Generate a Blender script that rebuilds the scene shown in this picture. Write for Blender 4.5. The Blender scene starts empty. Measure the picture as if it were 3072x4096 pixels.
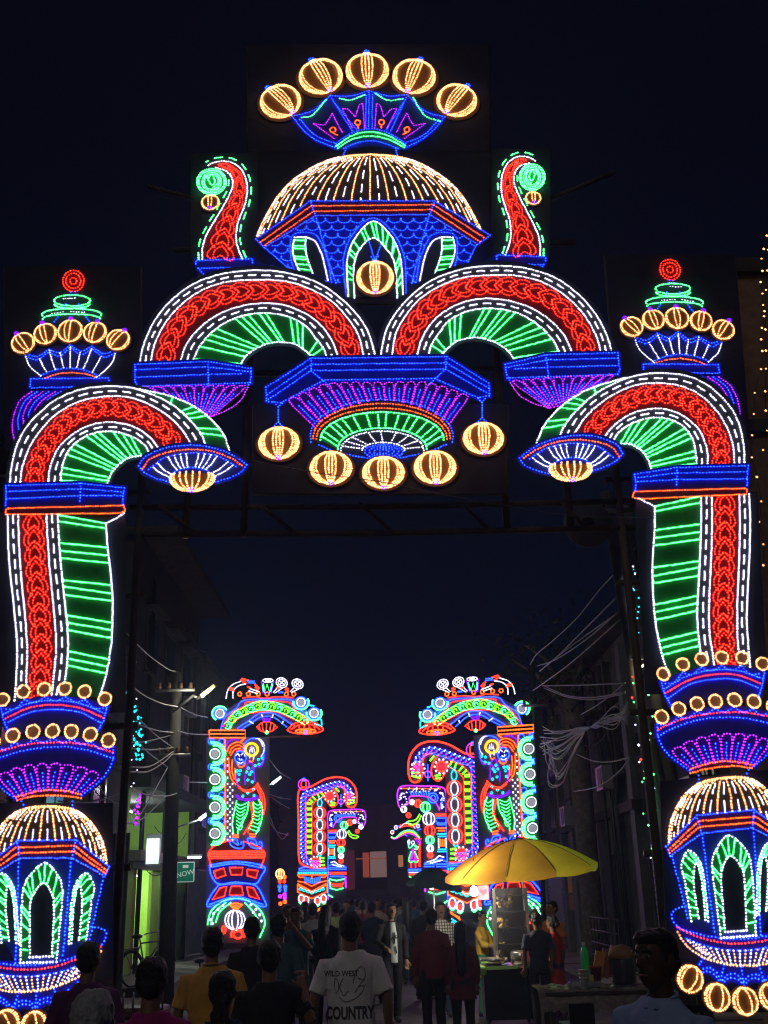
import bpy, math, random
import numpy as np
from mathutils import Vector, Matrix
random.seed(7)
R = math.radians
sc = bpy.context.scene
COL = sc.collection

# ------------------------------------------------------------------ camera, sky, added fill light, exposure
FPX, CX, CY = 4200.0, 1536.0, 2048.0            # focal length and centre in units of the 3072 x 4096 frame
CAMZ, PITCH, ROLL = 1.95, math.atan(1512 / 4200.0), R(1.5)
FW = Vector((0, math.cos(PITCH), math.sin(PITCH)))
U0 = Vector((0, -math.sin(PITCH), math.cos(PITCH)))
R0 = Vector((1, 0, 0))
CR = R0 * math.cos(ROLL) - U0 * math.sin(ROLL)
CU = R0 * math.sin(ROLL) + U0 * math.cos(ROLL)
cam = bpy.data.cameras.new('camera')
cam.sensor_fit = 'VERTICAL'; cam.sensor_height = 24.0; cam.lens = 24.0 * FPX / 4096.0
cam.clip_start = 0.05; cam.clip_end = 2000
camo = bpy.data.objects.new('camera', cam); COL.objects.link(camo)
m3 = Matrix((CR, CU, -FW)).transposed()
camo.matrix_world = Matrix.Translation((0, 0, CAMZ)) @ m3.to_4x4()
sc.camera = camo

wd = bpy.data.worlds.new('World'); sc.world = wd; wd.use_nodes = True
nt = wd.node_tree; nt.nodes.clear()
bg = nt.nodes.new('ShaderNodeBackground'); wo = nt.nodes.new('ShaderNodeOutputWorld')
bg.inputs[1].default_value = 1.0                  # night sky, a little paler towards the lit town
wt_ = nt.nodes.new('ShaderNodeTexCoord'); ws = nt.nodes.new('ShaderNodeSeparateXYZ'); wr = nt.nodes.new('ShaderNodeValToRGB')
wr.color_ramp.elements[0].color = (0.0016, 0.0030, 0.0108, 1); wr.color_ramp.elements[1].color = (0.0016, 0.0020, 0.0060, 1); wr.color_ramp.elements[1].position = 0.62
nt.links.new(wt_.outputs['Generated'], ws.inputs[0]); nt.links.new(ws.outputs['Z'], wr.inputs[0]); nt.links.new(wr.outputs[0], bg.inputs[0])
nt.links.new(bg.outputs[0], wo.inputs[0])
sun = bpy.data.lights.new('fill_sun', 'SUN'); sun.energy = 0.17; sun.angle = R(20); sun.color = (1.0, 0.93, 0.86)  # soft fill added from behind the camera for backs and house fronts
suno = bpy.data.objects.new('fill_sun', sun); COL.objects.link(suno)
suno.rotation_euler = (R(58), 0, R(-14))
vs = sc.view_settings
vs.view_transform = 'Standard'; vs.look = 'None'; vs.gamma = 1.0; vs.exposure = 0.0; vs.use_curve_mapping = False
sc.render.engine = 'CYCLES'
cy = sc.cycles
cy.use_denoising = True; cy.use_light_tree = True
cy.max_bounces = 5; cy.diffuse_bounces = 2; cy.glossy_bounces = 3; cy.transmission_bounces = 4; cy.transparent_max_bounces = 8
cy.sample_clamp_indirect = 4.0; cy.caustics_reflective = False; cy.caustics_refractive = False
cy.pixel_filter_type = 'BLACKMAN_HARRIS'; cy.filter_width = 1.15

# ------------------------------------------------------------------ helpers
def P(px, py, Y):
    d = FW + CR * ((px - CX) / FPX) + CU * ((CY - py) / FPX)
    t = Y / d.y
    return Vector((d.x * t, Y, CAMZ + d.z * t))

MATS = {}
def mat(name, col, rough=0.7, metal=0.0, noise=0.0, nscale=8.0, bump=0.0, spec=0.3, alpha=1.0, trans=0.0, emit=None, estr=1.0, wave=None):
    if name in MATS: return MATS[name]
    m = bpy.data.materials.new(name); m.use_nodes = True
    t = m.node_tree; b = t.nodes['Principled BSDF']
    b.inputs['Base Color'].default_value = (*col, 1); b.inputs['Roughness'].default_value = rough
    b.inputs['Metallic'].default_value = metal; b.inputs['Specular IOR Level'].default_value = spec
    b.inputs['Alpha'].default_value = alpha; b.inputs['Transmission Weight'].default_value = trans
    if emit is not None:
        b.inputs['Emission Color'].default_value = (*emit, 1); b.inputs['Emission Strength'].default_value = estr
    if noise > 0 or bump > 0:
        tc = t.nodes.new('ShaderNodeTexCoord'); n = t.nodes.new('ShaderNodeTexNoise')
        n.inputs['Scale'].default_value = nscale; n.inputs['Detail'].default_value = 6; n.inputs['Roughness'].default_value = 0.62
        t.links.new(tc.outputs['Object'], n.inputs['Vector'])
        if noise > 0:
            r = t.nodes.new('ShaderNodeValToRGB')
            r.color_ramp.elements[0].position = 0.3; r.color_ramp.elements[1].position = 0.7
            r.color_ramp.elements[0].color = (*[max(0, c * (1 - noise)) for c in col], 1)
            r.color_ramp.elements[1].color = (*[min(1, c * (1 + noise * 0.7)) for c in col], 1)
            t.links.new(n.outputs['Fac'], r.inputs['Fac']); t.links.new(r.outputs['Color'], b.inputs['Base Color'])
        if bump > 0:
            bp = t.nodes.new('ShaderNodeBump'); bp.inputs['Strength'].default_value = bump; bp.inputs['Distance'].default_value = 0.02
            t.links.new(n.outputs['Fac'], bp.inputs['Height']); t.links.new(bp.outputs['Normal'], b.inputs['Normal'])
    MATS[name] = m
    return m

LEDC = {  # emission colour of each lamp colour, bead radius, bead spacing
    'blue':   ((0.09, 0.40, 10.5), .0093, .0325),
    'white':  ((3.25, 3.12, 4.12), .0122, .0290),
    'red':    ((6.21, 0.149, 0.0675), .0100, .0305),
    'green':  ((0.42, 5.2, 1.15), .0122, .0285),
    'gold':   ((3.2, 1.42, 0.52), .0126, .0285),
    'orange': ((5.04, 0.408, 0.048), .0108, .0310),
    'violet': ((1.4, 0.07, 2.38), .0100, .0305),
    'purple': ((0.42, 0.02, 2.2), 0.0100, 0.0240),
    'cyan':   ((0.04, 1.6, 1.9), 0.0100, 0.0280),
    'yellow': ((3.2, 1.5, 0.05), 0.0100, 0.0280),
    'lime':   ((0.7, 3.4, 0.08), 0.0100, 0.0280),
}
def led(c, k=1.0):
    key = 'led_%s_%g' % (c, k)
    if key in MATS: return MATS[key]
    m = bpy.data.materials.new(key); m.use_nodes = True
    t = m.node_tree; t.nodes.clear()
    e = t.nodes.new('ShaderNodeEmission'); o = t.nodes.new('ShaderNodeOutputMaterial')
    e.inputs[0].default_value = (*LEDC[c][0], 1); e.inputs[1].default_value = k
    n = t.nodes.new('ShaderNodeTexNoise'); tc = t.nodes.new('ShaderNodeTexCoord'); mr = t.nodes.new('ShaderNodeMapRange')
    n.inputs['Scale'].default_value = 30; n.inputs['Detail'].default_value = 2
    mr.inputs['From Min'].default_value = 0.3; mr.inputs['From Max'].default_value = 0.7
    mr.inputs['To Min'].default_value = 0.35 * k; mr.inputs['To Max'].default_value = 1.6 * k      # lamps differ a little in brightness
    t.links.new(tc.outputs['Object'], n.inputs['Vector']); t.links.new(n.outputs['Fac'], mr.inputs['Value']); t.links.new(mr.outputs['Result'], e.inputs[1])
    t.links.new(e.outputs[0], o.inputs[0])
    MATS[key] = m
    return m

BASE = {}
def thing(name, label, cat, loc=(0, 0, 0), group=None, rotz=0):
    o = bpy.data.objects.new(name, None); COL.objects.link(o)
    o.location = loc; o.rotation_euler = (0, 0, rotz); o.empty_display_size = 0.1
    BASE[o.name] = Matrix.Translation(Vector(loc)) @ Matrix.Rotation(rotz, 4, 'Z')
    tag(o, label, cat, group)
    return o
def tag(o, label=None, cat=None, group=None, kind=None):
    if label: o['label'] = label
    if cat: o['category'] = cat
    if group: o['group'] = group
    if kind: o['kind'] = kind
    return o
def put(o, parent, local=False):
    COL.objects.link(o)
    if parent is not None:
        o.parent = parent
        if not local:
            p = parent
            while p.parent is not None: p = p.parent
            if p.name in BASE and parent.name in BASE: o.matrix_parent_inverse = BASE[parent.name].inverted()
    return o
def mk(name, V, F, m, parent=None, smooth=False, local=False):
    me = bpy.data.meshes.new(name)
    me.from_pydata([tuple(v) for v in V], [], F)
    me.materials.append(m)
    if smooth: me.polygons.foreach_set('use_smooth', [True] * len(me.polygons))
    return put(bpy.data.objects.new(name, me), parent, local)
def mktri(name, V, T, m, parent, local=False):
    me = bpy.data.meshes.new(name); n = len(T)
    me.vertices.add(len(V)); me.vertices.foreach_set('co', np.asarray(V, np.float32).ravel())
    me.loops.add(3 * n); me.loops.foreach_set('vertex_index', np.asarray(T, np.int32).ravel())
    me.polygons.add(n); me.polygons.foreach_set('loop_start', np.arange(n, dtype=np.int32) * 3)
    me.update(calc_edges=True); me.materials.append(m)
    return put(bpy.data.objects.new(name, me), parent, local)
NPR = np.random.default_rng(4)
OCTV = np.array([(1, 0, 0), (-1, 0, 0), (0, 1, 0), (0, -1, 0), (0, 0, 1), (0, 0, -1)], float)
OCTF = np.array([(0, 2, 4), (2, 1, 4), (1, 3, 4), (3, 0, 4), (2, 0, 5), (1, 2, 5), (3, 1, 5), (0, 3, 5)], int)
def beads(name, C, r, m, parent, local=False):
    C = np.asarray(C, float)
    if len(C) == 0: return None
    C = C + NPR.normal(0, .0017, C.shape)                      # hand-tied, not ruled
    V = (C[:, None, :] + OCTV[None] * r).reshape(-1, 3)
    T = (OCTF[None] + 6 * np.arange(len(C))[:, None, None]).reshape(-1, 3)
    return mktri(name, V, T, m, parent, local)
def resample(Q, step, dash=None):
    Q = np.asarray(Q, float); d = np.linalg.norm(np.diff(Q, axis=0), axis=1)
    s = np.concatenate([[0], np.cumsum(d)]); L = s[-1]
    n = max(1, int(round(L / step))); t = np.linspace(0, L, n + 1)
    if dash: t = t[(t % (dash[0] + dash[1])) < dash[0]]
    return np.stack([np.interp(t, s, Q[:, k]) for k in range(Q.shape[1])], 1)
def crom(pts, closed=False, n=10):
    p = [np.array(q, float) for q in pts]
    if len(p) < 3: return np.array(p)
    if closed: p = [p[-1]] + p + [p[0], p[1]]
    else: p = [2 * p[0] - p[1]] + p + [2 * p[-1] - p[-2]]
    out = []
    for i in range(1, len(p) - 2):
        for k in range(n):
            t = k / n
            out.append(0.5 * (2 * p[i] + (p[i + 1] - p[i - 1]) * t + (2 * p[i - 1] - 5 * p[i] + 4 * p[i + 1] - p[i + 2]) * t * t + (3 * p[i] - p[i - 1] - 3 * p[i + 1] + p[i + 2]) * t ** 3))
    out.append(p[-2])
    return np.array(out)
def samp(pts, n, smooth=True):
    q = crom(pts) if smooth else np.array(pts, float)
    d = np.linalg.norm(np.diff(q, axis=0), axis=1); s = np.concatenate([[0], np.cumsum(d)])
    t = np.linspace(0, s[-1], n)
    return np.stack([np.interp(t, s, q[:, 0]), np.interp(t, s, q[:, 1])], 1)
def ell(cx, cy_, rx, ry, a0=0, a1=360, n=40, rot=0):
    o = []
    for k in range(n + 1):
        a = R(a0 + (a1 - a0) * k / n); x, y = rx * math.cos(a), ry * math.sin(a)
        c, s = math.cos(R(rot)), math.sin(R(rot))
        o.append((cx + x * c - y * s, cy_ + x * s + y * c))
    return o
def affine(src, dst):
    A = np.array([[x, y, 1] for x, y in src], float); B_ = np.array(dst, float)
    M = np.linalg.lstsq(A, B_, rcond=None)[0]
    return M
class Bd:                                        # a light board: drawing coordinates -> the board's upright plane
    def __init__(s, fr, Y, aff=None): s.ox, s.oy, s.s = fr; s.Y = Y; s.aff = aff
    def px(s, u, v):
        x, y = s.ox + u * s.s, s.oy + v * s.s
        if s.aff is not None: x, y = np.array([x, y, 1]) @ s.aff
        return x, y
    def p(s, u, v, off=0.0):
        x, y = s.px(u, v); return P(x, y, s.Y - off)
    def m(s, u, v):
        return (s.p(u + 5, v) - s.p(u, v)).length / 5
def strand(B, th, name, pts, c, smooth=True, closed=False, off=0.016, r=None, step=None, dash=None, k=1.0, dbl=None):
    q = crom(pts, closed) if smooth and len(pts) > 2 else np.array(list(pts) + ([pts[0]] if closed else []), float)
    Q = [B.p(u, v, off) for u, v in q]
    return beads(name, resample(Q, step or LEDC[c][2], dash), r or LEDC[c][1], led(c, k), th)
def multi(B, th, name, lists, c, smooth=True, off=0.016, r=None, step=None, k=1.0, dash=None):
    C = []
    for pts in lists:
        q = crom(pts) if smooth and len(pts) > 2 else np.array(pts, float)
        C.append(resample([B.p(u, v, off) for u, v in q], step or LEDC[c][2], dash))
    return beads(name, np.concatenate(C), r or LEDC[c][1], led(c, k), th)
GROW = {'box_backing': 17, 'tier_backing': 20, 'basket_backing': 16, 'saucer_backing': 20, 'ledge_backing': 18, 'lower_bowl_backing': 16, 'skirt_backing': 12, 'eave_backing': 14, 'bulb_backing': 14, 'bowl_backing': 12}
def grow(pts, g):                                # boards widened past the lamp rows, the coloured rim stands in for glow
    p = np.array(pts, float); n = len(p)
    a = np.sign(sum(p[i][0] * p[(i + 1) % n][1] - p[(i + 1) % n][0] * p[i][1] for i in range(n)))
    e = np.roll(p, -1, 0) - p; e /= np.linalg.norm(e, axis=1)[:, None] + 1e-9
    nr = np.stack([e[:, 1], -e[:, 0]], 1) * a; v = nr + np.roll(nr, 1, 0); L = np.linalg.norm(v, axis=1)[:, None]
    v = v / (L + 1e-9) * np.minimum(1.8, 2 / (L + 1e-9))
    return [tuple(x) for x in p + v * g]
def fill(B, th, name, pts, m, off=0.0, smooth=False, thick=0.02):
    q = crom(pts) if smooth else pts
    if name in GROW: q = grow(q, GROW[name] * (.66 / B.s))
    a = [B.p(u, v, off) for u, v in q]; n = len(a)
    b = [x + Vector((0, thick, 0)) for x in a]
    F = [list(range(n)), list(range(2 * n - 1, n - 1, -1))] + [[i, i + n, (i + 1) % n + n, (i + 1) % n] for i in range(n)]
    return mk(name, a + b, F, m, th)
def band(B, th, name, A, C, m, off=0.0, n=24, thick=0.02):
    a = samp(A, n); c = samp(C, n)
    return fill(B, th, name, [tuple(x) for x in a] + [tuple(x) for x in c[::-1]], m, off, False, thick)
def tubes(name, lists, rad, m, parent, sides=5, local=False, caps=True):
    V, F = [], []
    for Q in lists:
        Q = [Vector(q) for q in Q]; n = len(Q); b0 = len(V)
        rr = rad if isinstance(rad, (list, tuple)) else [rad] * n
        for i, q in enumerate(Q):
            t = (Q[min(i + 1, n - 1)] - Q[max(i - 1, 0)])
            t = t.normalized() if t.length > 1e-9 else Vector((0, 0, 1))
            a = t.cross(Vector((0, 1, 0))) if abs(t.y) < 0.9 else t.cross(Vector((1, 0, 0)))
            a.normalize(); b = t.cross(a)
            for k in range(sides):
                w = 2 * math.pi * k / sides
                V.append(q + (a * math.cos(w) + b * math.sin(w)) * rr[min(i, len(rr) - 1)])
        for i in range(n - 1):
            for k in range(sides):
                F.append((b0 + i * sides + k, b0 + i * sides + (k + 1) % sides, b0 + (i + 1) * sides + (k + 1) % sides, b0 + (i + 1) * sides + k))
        if caps:
            F.append([b0 + k for k in range(sides)][::-1]); F.append([b0 + (n - 1) * sides + k for k in range(sides)])
    return mk(name, V, F, m, parent, True, local)
def box(name, x0, x1, y0, y1, z0, z1, m, parent=None, local=False, bev=0.0):
    V = [(x, y, z) for z in (z0, z1) for y in (y0, y1) for x in (x0, x1)]
    F = [(0, 2, 3, 1), (4, 5, 7, 6), (0, 1, 5, 4), (2, 6, 7, 3), (0, 4, 6, 2), (1, 3, 7, 5)]
    o = mk(name, V, F, m, parent, False, local)
    if bev:
        md = o.modifiers.new('bevel', 'BEVEL'); md.width = bev; md.segments = 2
    return o
def sag(a, b, drop, n=14):
    a, b = Vector(a), Vector(b)
    return [a.lerp(b, i / n) - Vector((0, 0, drop * 4 * (i / n) * (1 - i / n))) for i in range(n + 1)]
def lathe(name, prof, c, m, parent, seg=16, local=False, smooth=True):
    V, F = [], []; c = Vector(c)
    for r_, z in prof:
        for k in range(seg):
            w = 2 * math.pi * k / seg; V.append(c + Vector((r_ * math.cos(w), r_ * math.sin(w), z)))
    for i in range(len(prof) - 1):
        for k in range(seg): F.append((i * seg + k, i * seg + (k + 1) % seg, (i + 1) * seg + (k + 1) % seg, (i + 1) * seg + k))
    F.append(list(range(seg))[::-1]); F.append([(len(prof) - 1) * seg + k for k in range(seg)])
    return mk(name, V, F, m, parent, smooth, local)
def text_mesh(name, s, size, m, parent, M, extrude=0.002, bold=0.0):
    c = bpy.data.curves.new(name, 'FONT'); c.body = s; c.size = size; c.align_x = 'CENTER'; c.align_y = 'CENTER'; c.extrude = extrude; c.resolution_u = 3; c.offset = size * bold
    o = bpy.data.objects.new(name, c); COL.objects.link(o)
    dg = bpy.context.evaluated_depsgraph_get(); dg.update()
    me = bpy.data.meshes.new_from_object(o.evaluated_get(dg)); bpy.data.objects.remove(o); bpy.data.curves.remove(c)
    me.transform(M); me.materials.clear(); me.materials.append(m); me.name = name
    return put(bpy.data.objects.new(name, me), parent, True)

CLOTH = mat('black_backing_cloth', (0.028, 0.032, 0.06), 0.9, noise=0.25, nscale=3)
CBLUE = mat('blue_glow_cloth', (0.022, 0.030, 0.29), 0.85, noise=0.2, nscale=6)  # this and the coloured cloths below stand in for glow between lamp rows
CGREEN = mat('green_glow_cloth', (0.015, 0.20, 0.05), 0.85, noise=0.2, nscale=6)
CRED = mat('red_glow_cloth', (0.15, 0.012, 0.02), 0.85, noise=0.2, nscale=6)
CGREY = mat('grey_backing_cloth', (0.055, 0.06, 0.075), 0.85, noise=0.2, nscale=6)
CAMBER = mat('amber_glow_cloth', (0.24, 0.13, 0.045), 0.85, noise=0.2, nscale=6)
CPINK = mat('violet_glow_cloth', (0.06, 0.018, 0.26), 0.85, noise=0.2, nscale=6)
BAMBOO = mat('weathered_bamboo', (0.085, 0.066, 0.045), 0.6, noise=0.4, nscale=5, bump=0.2)
STEEL = mat('galvanised_steel', (0.32, 0.33, 0.35), 0.45, metal=0.7, noise=0.2)
DARKM = mat('dark_painted_metal', (0.03, 0.03, 0.035), 0.5)
# ------------------------------------------------------------------ ground, road, pavements, buildings
ASPH = mat('worn_asphalt', (0.075, 0.075, 0.08), 0.7, noise=0.35, nscale=2.2, bump=0.5, spec=0.35)
CONC = mat('dusty_concrete', (0.26, 0.25, 0.22), 0.85, noise=0.3, nscale=3, bump=0.4)
BCONC = mat('dimmed_concrete', (0.05, 0.05, 0.052), 0.9, noise=0.4, nscale=3, bump=0.4)  # concrete darkened in its colour for the unlit house fronts
EARTH = mat('dark_ground', (0.09, 0.085, 0.075), 0.95, noise=0.4, nscale=1)
PLAST = mat('grey_plaster', (0.14, 0.15, 0.15), 0.9, noise=0.3, nscale=2.0, bump=0.25)
PLAST2 = mat('mauve_plaster', (0.07, 0.06, 0.075), 0.9, noise=0.3, nscale=2.0, bump=0.25)
PLAST3 = mat('dark_stained_plaster', (0.04, 0.04, 0.048), 0.9, noise=0.4, nscale=1.6, bump=0.25)
SHUT = mat('window_wood', (0.06, 0.07, 0.06), 0.7)
GLASSD = mat('dark_glass', (0.02, 0.022, 0.03), 0.15, spec=0.6)
CORR = mat('corrugated_sheet', (0.22, 0.25, 0.27), 0.5, metal=0.3, noise=0.25, nscale=4)
LIME = mat('lime_green_paint', (0.42, 0.72, 0.10), 0.6, noise=0.12, nscale=2)
YELLP = mat('mustard_paint', (0.62, 0.45, 0.12), 0.6, noise=0.1)
def sheet(name, x0, x1, y0, y1, z, m, kind='structure'):
    o = mk(name, [(x0, y0, z), (x1, y0, z), (x1, y1, z), (x0, y1, z)], [(0, 1, 2, 3)], m); tag(o, kind=kind); return o
sheet('ground', -400, 400, -200, 900, 0.0, EARTH)
sheet('road', -4.5, 4.1, -30, 74, 0.006, ASPH)
for nm, x0, x1 in (('pavement_left', -6.02, -4.5), ('pavement_right', 4.1, 5.22)):
    o = tag(bpy.data.objects.new(nm, None), kind='structure'); COL.objects.link(o)
    for k in range(34):
        y0 = 2 + k * 2.0; z = .14 + .012 * ((k * 7) % 3)
        if nm == 'pavement_left' and 21.4 < y0 < 33: z = .30
        box('paving_slab', x0, x1, y0 + .012, y0 + 1.988, 0.0, z, CONC, o, local=True)
def corrugated(name, a, b, z0, z1, m, parent, nrm, pitch=.09, amp=.02):
    a, b = Vector(a), Vector(b); L = (b - a).length; n = int(L / pitch * 4); V, F = [], []
    for i in range(n + 1):
        p = a.lerp(b, i / n); d = amp * math.sin(i * math.pi / 2); V += [(p.x + nrm[0] * d, p.y + nrm[1] * d, z0), (p.x + nrm[0] * d, p.y + nrm[1] * d, z1)]
    for i in range(n): F.append((2 * i, 2 * i + 2, 2 * i + 3, 2 * i + 1))
    return mk(name, V, F, m, parent, True)
def window(th, x, y, z, w, h, s):     # on a facade of constant x; s = +1 faces +x
    f = box('window', x - .02 * s, x + .05 * s, y, y + w, z, z + h, SHUT, th) if s > 0 else box('window', x + .05 * s, x - .02 * s, y, y + w, z, z + h, SHUT, th)
    a, b = sorted((x + .052 * s, x + .066 * s))
    for k in (0, 1): box('pane', a, b, y + .07 + k * (w / 2 - .02), y + w / 2 - .03 + k * (w / 2 - .02), z + .08, z + h - .08, GLASSD, f)
    a, b = sorted((x, x + .18 * s)); box('sill', a, b, y - .08, y + w + .08, z - .08, z - .012, BCONC, f)
    a, b = sorted((x, x + .34 * s)); box('sunshade', a, b, y - .15, y + w + .15, z + h + .06, z + h + .13, BCONC, f)
def shutter(th, x, y0, y1, z0, z1, s, n=18):
    o = box('roller_shutter', *sorted((x, x + .03 * s)), y0, y1, z0, z1, CORR, th)
    for k in range(n):
        z = z0 + (z1 - z0) * (k + .5) / n
        box('shutter_slat', *sorted((x + .032 * s, x + .06 * s)), y0, y1, z - (z1 - z0) / n * .36, z + (z1 - z0) / n * .36, CORR, o)
def building(name, label, s, x, y0, y1, H, m, storeys=3, shop=True, depth=6, win=True):
    th = thing(name, label, 'building', (x - s * depth / 2, (y0 + y1) / 2, 0))
    box('wall', *sorted((x, x - s * depth)), y0, y1, 0, H, m, th)
    box('parapet', *sorted((x + s * .14, x - s * depth)), y0 - .05, y1 + .05, H + .004, H + .30, BCONC, th)
    hs = H / storeys
    for k in range(1, storeys):
        box('floor_band', *sorted((x + .004 * s, x + .10 * s)), y0, y1, k * hs - .1, k * hs + .08, BCONC, th)
    n = max(1, int((y1 - y0) / 2.6))
    for k in range(0 if not shop else 1, storeys):
        for j in range(n):
            if win: window(th, x, y0 + .5 + j * (y1 - y0 - .6) / n, k * hs + .9, 1.1, 1.3, s)
    if shop:
        for j in range(max(1, int((y1 - y0) / 3.2))):
            w = (y1 - y0) / max(1, int((y1 - y0) / 3.2)); shutter(th, x, y0 + j * w + .3, y0 + (j + 1) * w - .3, .32, 2.7, s)
    return th
b1 = building('shop_house', 'dark shop house with grey rolling shutter behind the left pedestal', 1, -6.02, 12.2, 24.6, 7.0, PLAST3)
corrugated('tin_fence', (-5.0, 20.9, 0), (-5.9, 21.1, 0), .3, 3.1, CORR, b1, (.2, -1))
# lime green shop, open to the street
g = thing('green_shop', 'lime green painted shop with lit open front beside the left pole', 'building', (-8, 29, 0))
X = -6.02
box('back_wall', X - 3.2, X - 3.0, 25.0, 33.0, .3, 4.3, LIME, g)
box('side_wall', X - 3.0, X, 32.6, 32.8, .3, 4.3, LIME, g)
box('side_wall', X - 3.0, X, 24.8, 25.0, .3, 4.3, LIME, g)
box('floor_slab', X - 3.0, X + .3, 25.02, 32.58, 2.72, 2.95, CONC, g)
box('ceiling_slab', X - 3.2, X + .5, 24.8, 33.0, 4.32, 4.6, BCONC, g)
box('shop_floor', X - 3.0, X, 25.02, 32.58, 0, .30, CONC, g)
box('upper_wall', X - 3.2, X, 24.8, 33.0, 4.61, 10.4, PLAST3, g)
for k in range(3): window(g, X, 25.6 + k * 2.3, 7.2, 1.2, 1.5, 1)
box('roof_overhang', X - 3.4, X + .9, 24.6, 33.2, 10.42, 10.6, BCONC, g)
for y, m_, w in ((25.1, LIME, .5), (25.62, YELLP, .3), (27.6, LIME, .9), (29.6, LIME, 2.9)):
    box('front_panel', X - .06, X + .02, y, y + w, .31, 2.7, m_, g)
for y in (26.0, 26.7): box('door_leaf', X - .5, X - .42, y, y + .6, .31, 2.5, SHUT, g)
box('beam', X - .1, X + .16, 24.9, 32.9, 2.55, 2.71, SHUT, g)
for y in (28.6, 32.5): box('post', X + .0, X + .12, y, y + .12, .31, 4.3, SHUT, g)
for k in range(3): box('banner', X - 2.98, X - 2.95, 26.2 + k * 2.0, 27.3 + k * 2.0, 3.2, 4.1, mat('pale_banner', (.75, .8, .55), .7), g)
text_mesh('wall_lettering', 'TED', .30, mat('white_lettering', (.8, .85, .7), .6), g, BASE[g.name].inverted() @ Matrix.Translation((X + .027, 31.6, 1.9)) @ Matrix(((0, 0, 1, 0), (1, 0, 0, 0), (0, 1, 0, 0), (0, 0, 0, 1))))
def lamp_light(name, parent, loc, power, col, rad=.06):
    l = bpy.data.lights.new(name, 'POINT'); l.energy = power; l.color = col; l.shadow_soft_size = rad
    o = bpy.data.objects.new(name, l); put(o, parent); o.location = loc; return o
TUBE = mat('lit_tube', (.9, .95, 1), .5, emit=(.85, 1.0, .95), estr=14)
def tube_lamp(label, a, b, power, col=(.9, 1.0, .92), m=None, r=.02):
    a, b = Vector(a), Vector(b); t = thing('tube_lamp', label, 'lamp', (a + b) / 2)
    tubes('tube', [[a, b]], r, m or TUBE, t, 8)
    d = (b - a); box('fitting', min(a.x, b.x) - .03, max(a.x, b.x) + .03, min(a.y, b.y) - .03, max(a.y, b.y) + .03, max(a.z, b.z) + .035, max(a.z, b.z) + .075, STEEL, t)
    lamp_light('tube_glow', t, (a + b) / 2 - Vector((0, 0, .06)), power, col, .15)
tube_lamp('white tube lamp under the ceiling inside the ground floor of the green shop', (X - 1.5, 26.4, 2.5), (X - 1.5, 27.6, 2.5), 130)
tube_lamp('white tube lamp lighting the far room of the green shop floor', (X - 1.2, 30.2, 2.5), (X - 1.2, 31.4, 2.5), 130)
tube_lamp('white tube lamp in the upper open room of the green shop', (X - 1.0, 28.2, 4.1), (X - 1.0, 29.4, 4.1), 110)
tube_lamp('short white tube lamp above the green hanging sign', (X + .75, 28.3, 2.86), (X + 1.1, 28.3, 2.86), 8)
# green hanging sign
s = thing('hanging_sign', 'green square hanging sign with white lettering NOW and white border', 'sign', P(742, 3488, 27.5), None)
sp = P(742, 3488, 27.5); SG = mat('sign_green', (.01, .22, .13), .5, emit=(.01, .22, .13), estr=.25); SWH = mat('sign_white', (.8, .85, .8), .5, emit=(.7, .8, .75), estr=.35)
box('border', sp.x - .22, sp.x + .22, 27.5, 27.55, sp.z - .24, sp.z + .24, SWH, s, bev=.02); box('face', sp.x - .20, sp.x + .20, 27.485, 27.499, sp.z - .22, sp.z + .22, SG, s)
FACE = Matrix(((1, 0, 0, 0), (0, 0, 1, 0), (0, 1, 0, 0), (0, 0, 0, 1)))
text_mesh('lettering', 'NOW', .17, SWH, s, Matrix.Translation((0, -.022, -.04)) @ Matrix.Rotation(R(-12), 4, 'Y') @ FACE, .003)
mk('box_mark', [Vector((sp.x + a * .07, 27.478, sp.z + .13 + b * .035)) for a, b in ((-1, -1), (1, -1), (1, 1), (-1, 1))], [(0, 1, 2, 3)], SWH, s)
tubes('bracket', [[(X, 27.53, sp.z + .3), (sp.x + .2, 27.53, sp.z + .3)]], .015, DARKM, s)
# lit signboard
q0 = P(612, 3392, 24.0)
t = thing('lit_signboard', 'bright white lit signboard on the wall left of the pole', 'sign', q0)
box('frame', q0.x - .16, q0.x + .16, 24.0, 24.12, q0.z - .36, q0.z + .30, STEEL, t)
for k in range(3): box('lit_face', q0.x - .14 + k * .095, q0.x - .055 + k * .095, 23.985, 23.999, q0.z - .33, q0.z + .2, mat('lit_white_face', (.8, .9, .85), .5, emit=(.75, 1, .9), estr=.8), t)
lamp_light('signboard_glow', t, (q0.x, 23.7, q0.z), 6, (.8, 1, .9), .15)
building('tenement', 'tall dim mauve tenement beyond the green shop', 1, -6.02, 33.6, 44.0, 9.0, PLAST2, 3)
building('tenement', 'low dark tenement at the far left end of the street', 1, -6.02, 44.4, 58.0, 6.2, PLAST3, 2)
building('tenement', 'tallest dim block standing back behind the green shop', 1, -9.6, 23.5, 34.5, 12.6, PLAST2, 4, shop=False)
corrugated('tin_fence', (-5.6, 30.2, 0), (-5.5, 33.4, 0), .3, 2.6, CORR, g, (1, .1))
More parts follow.
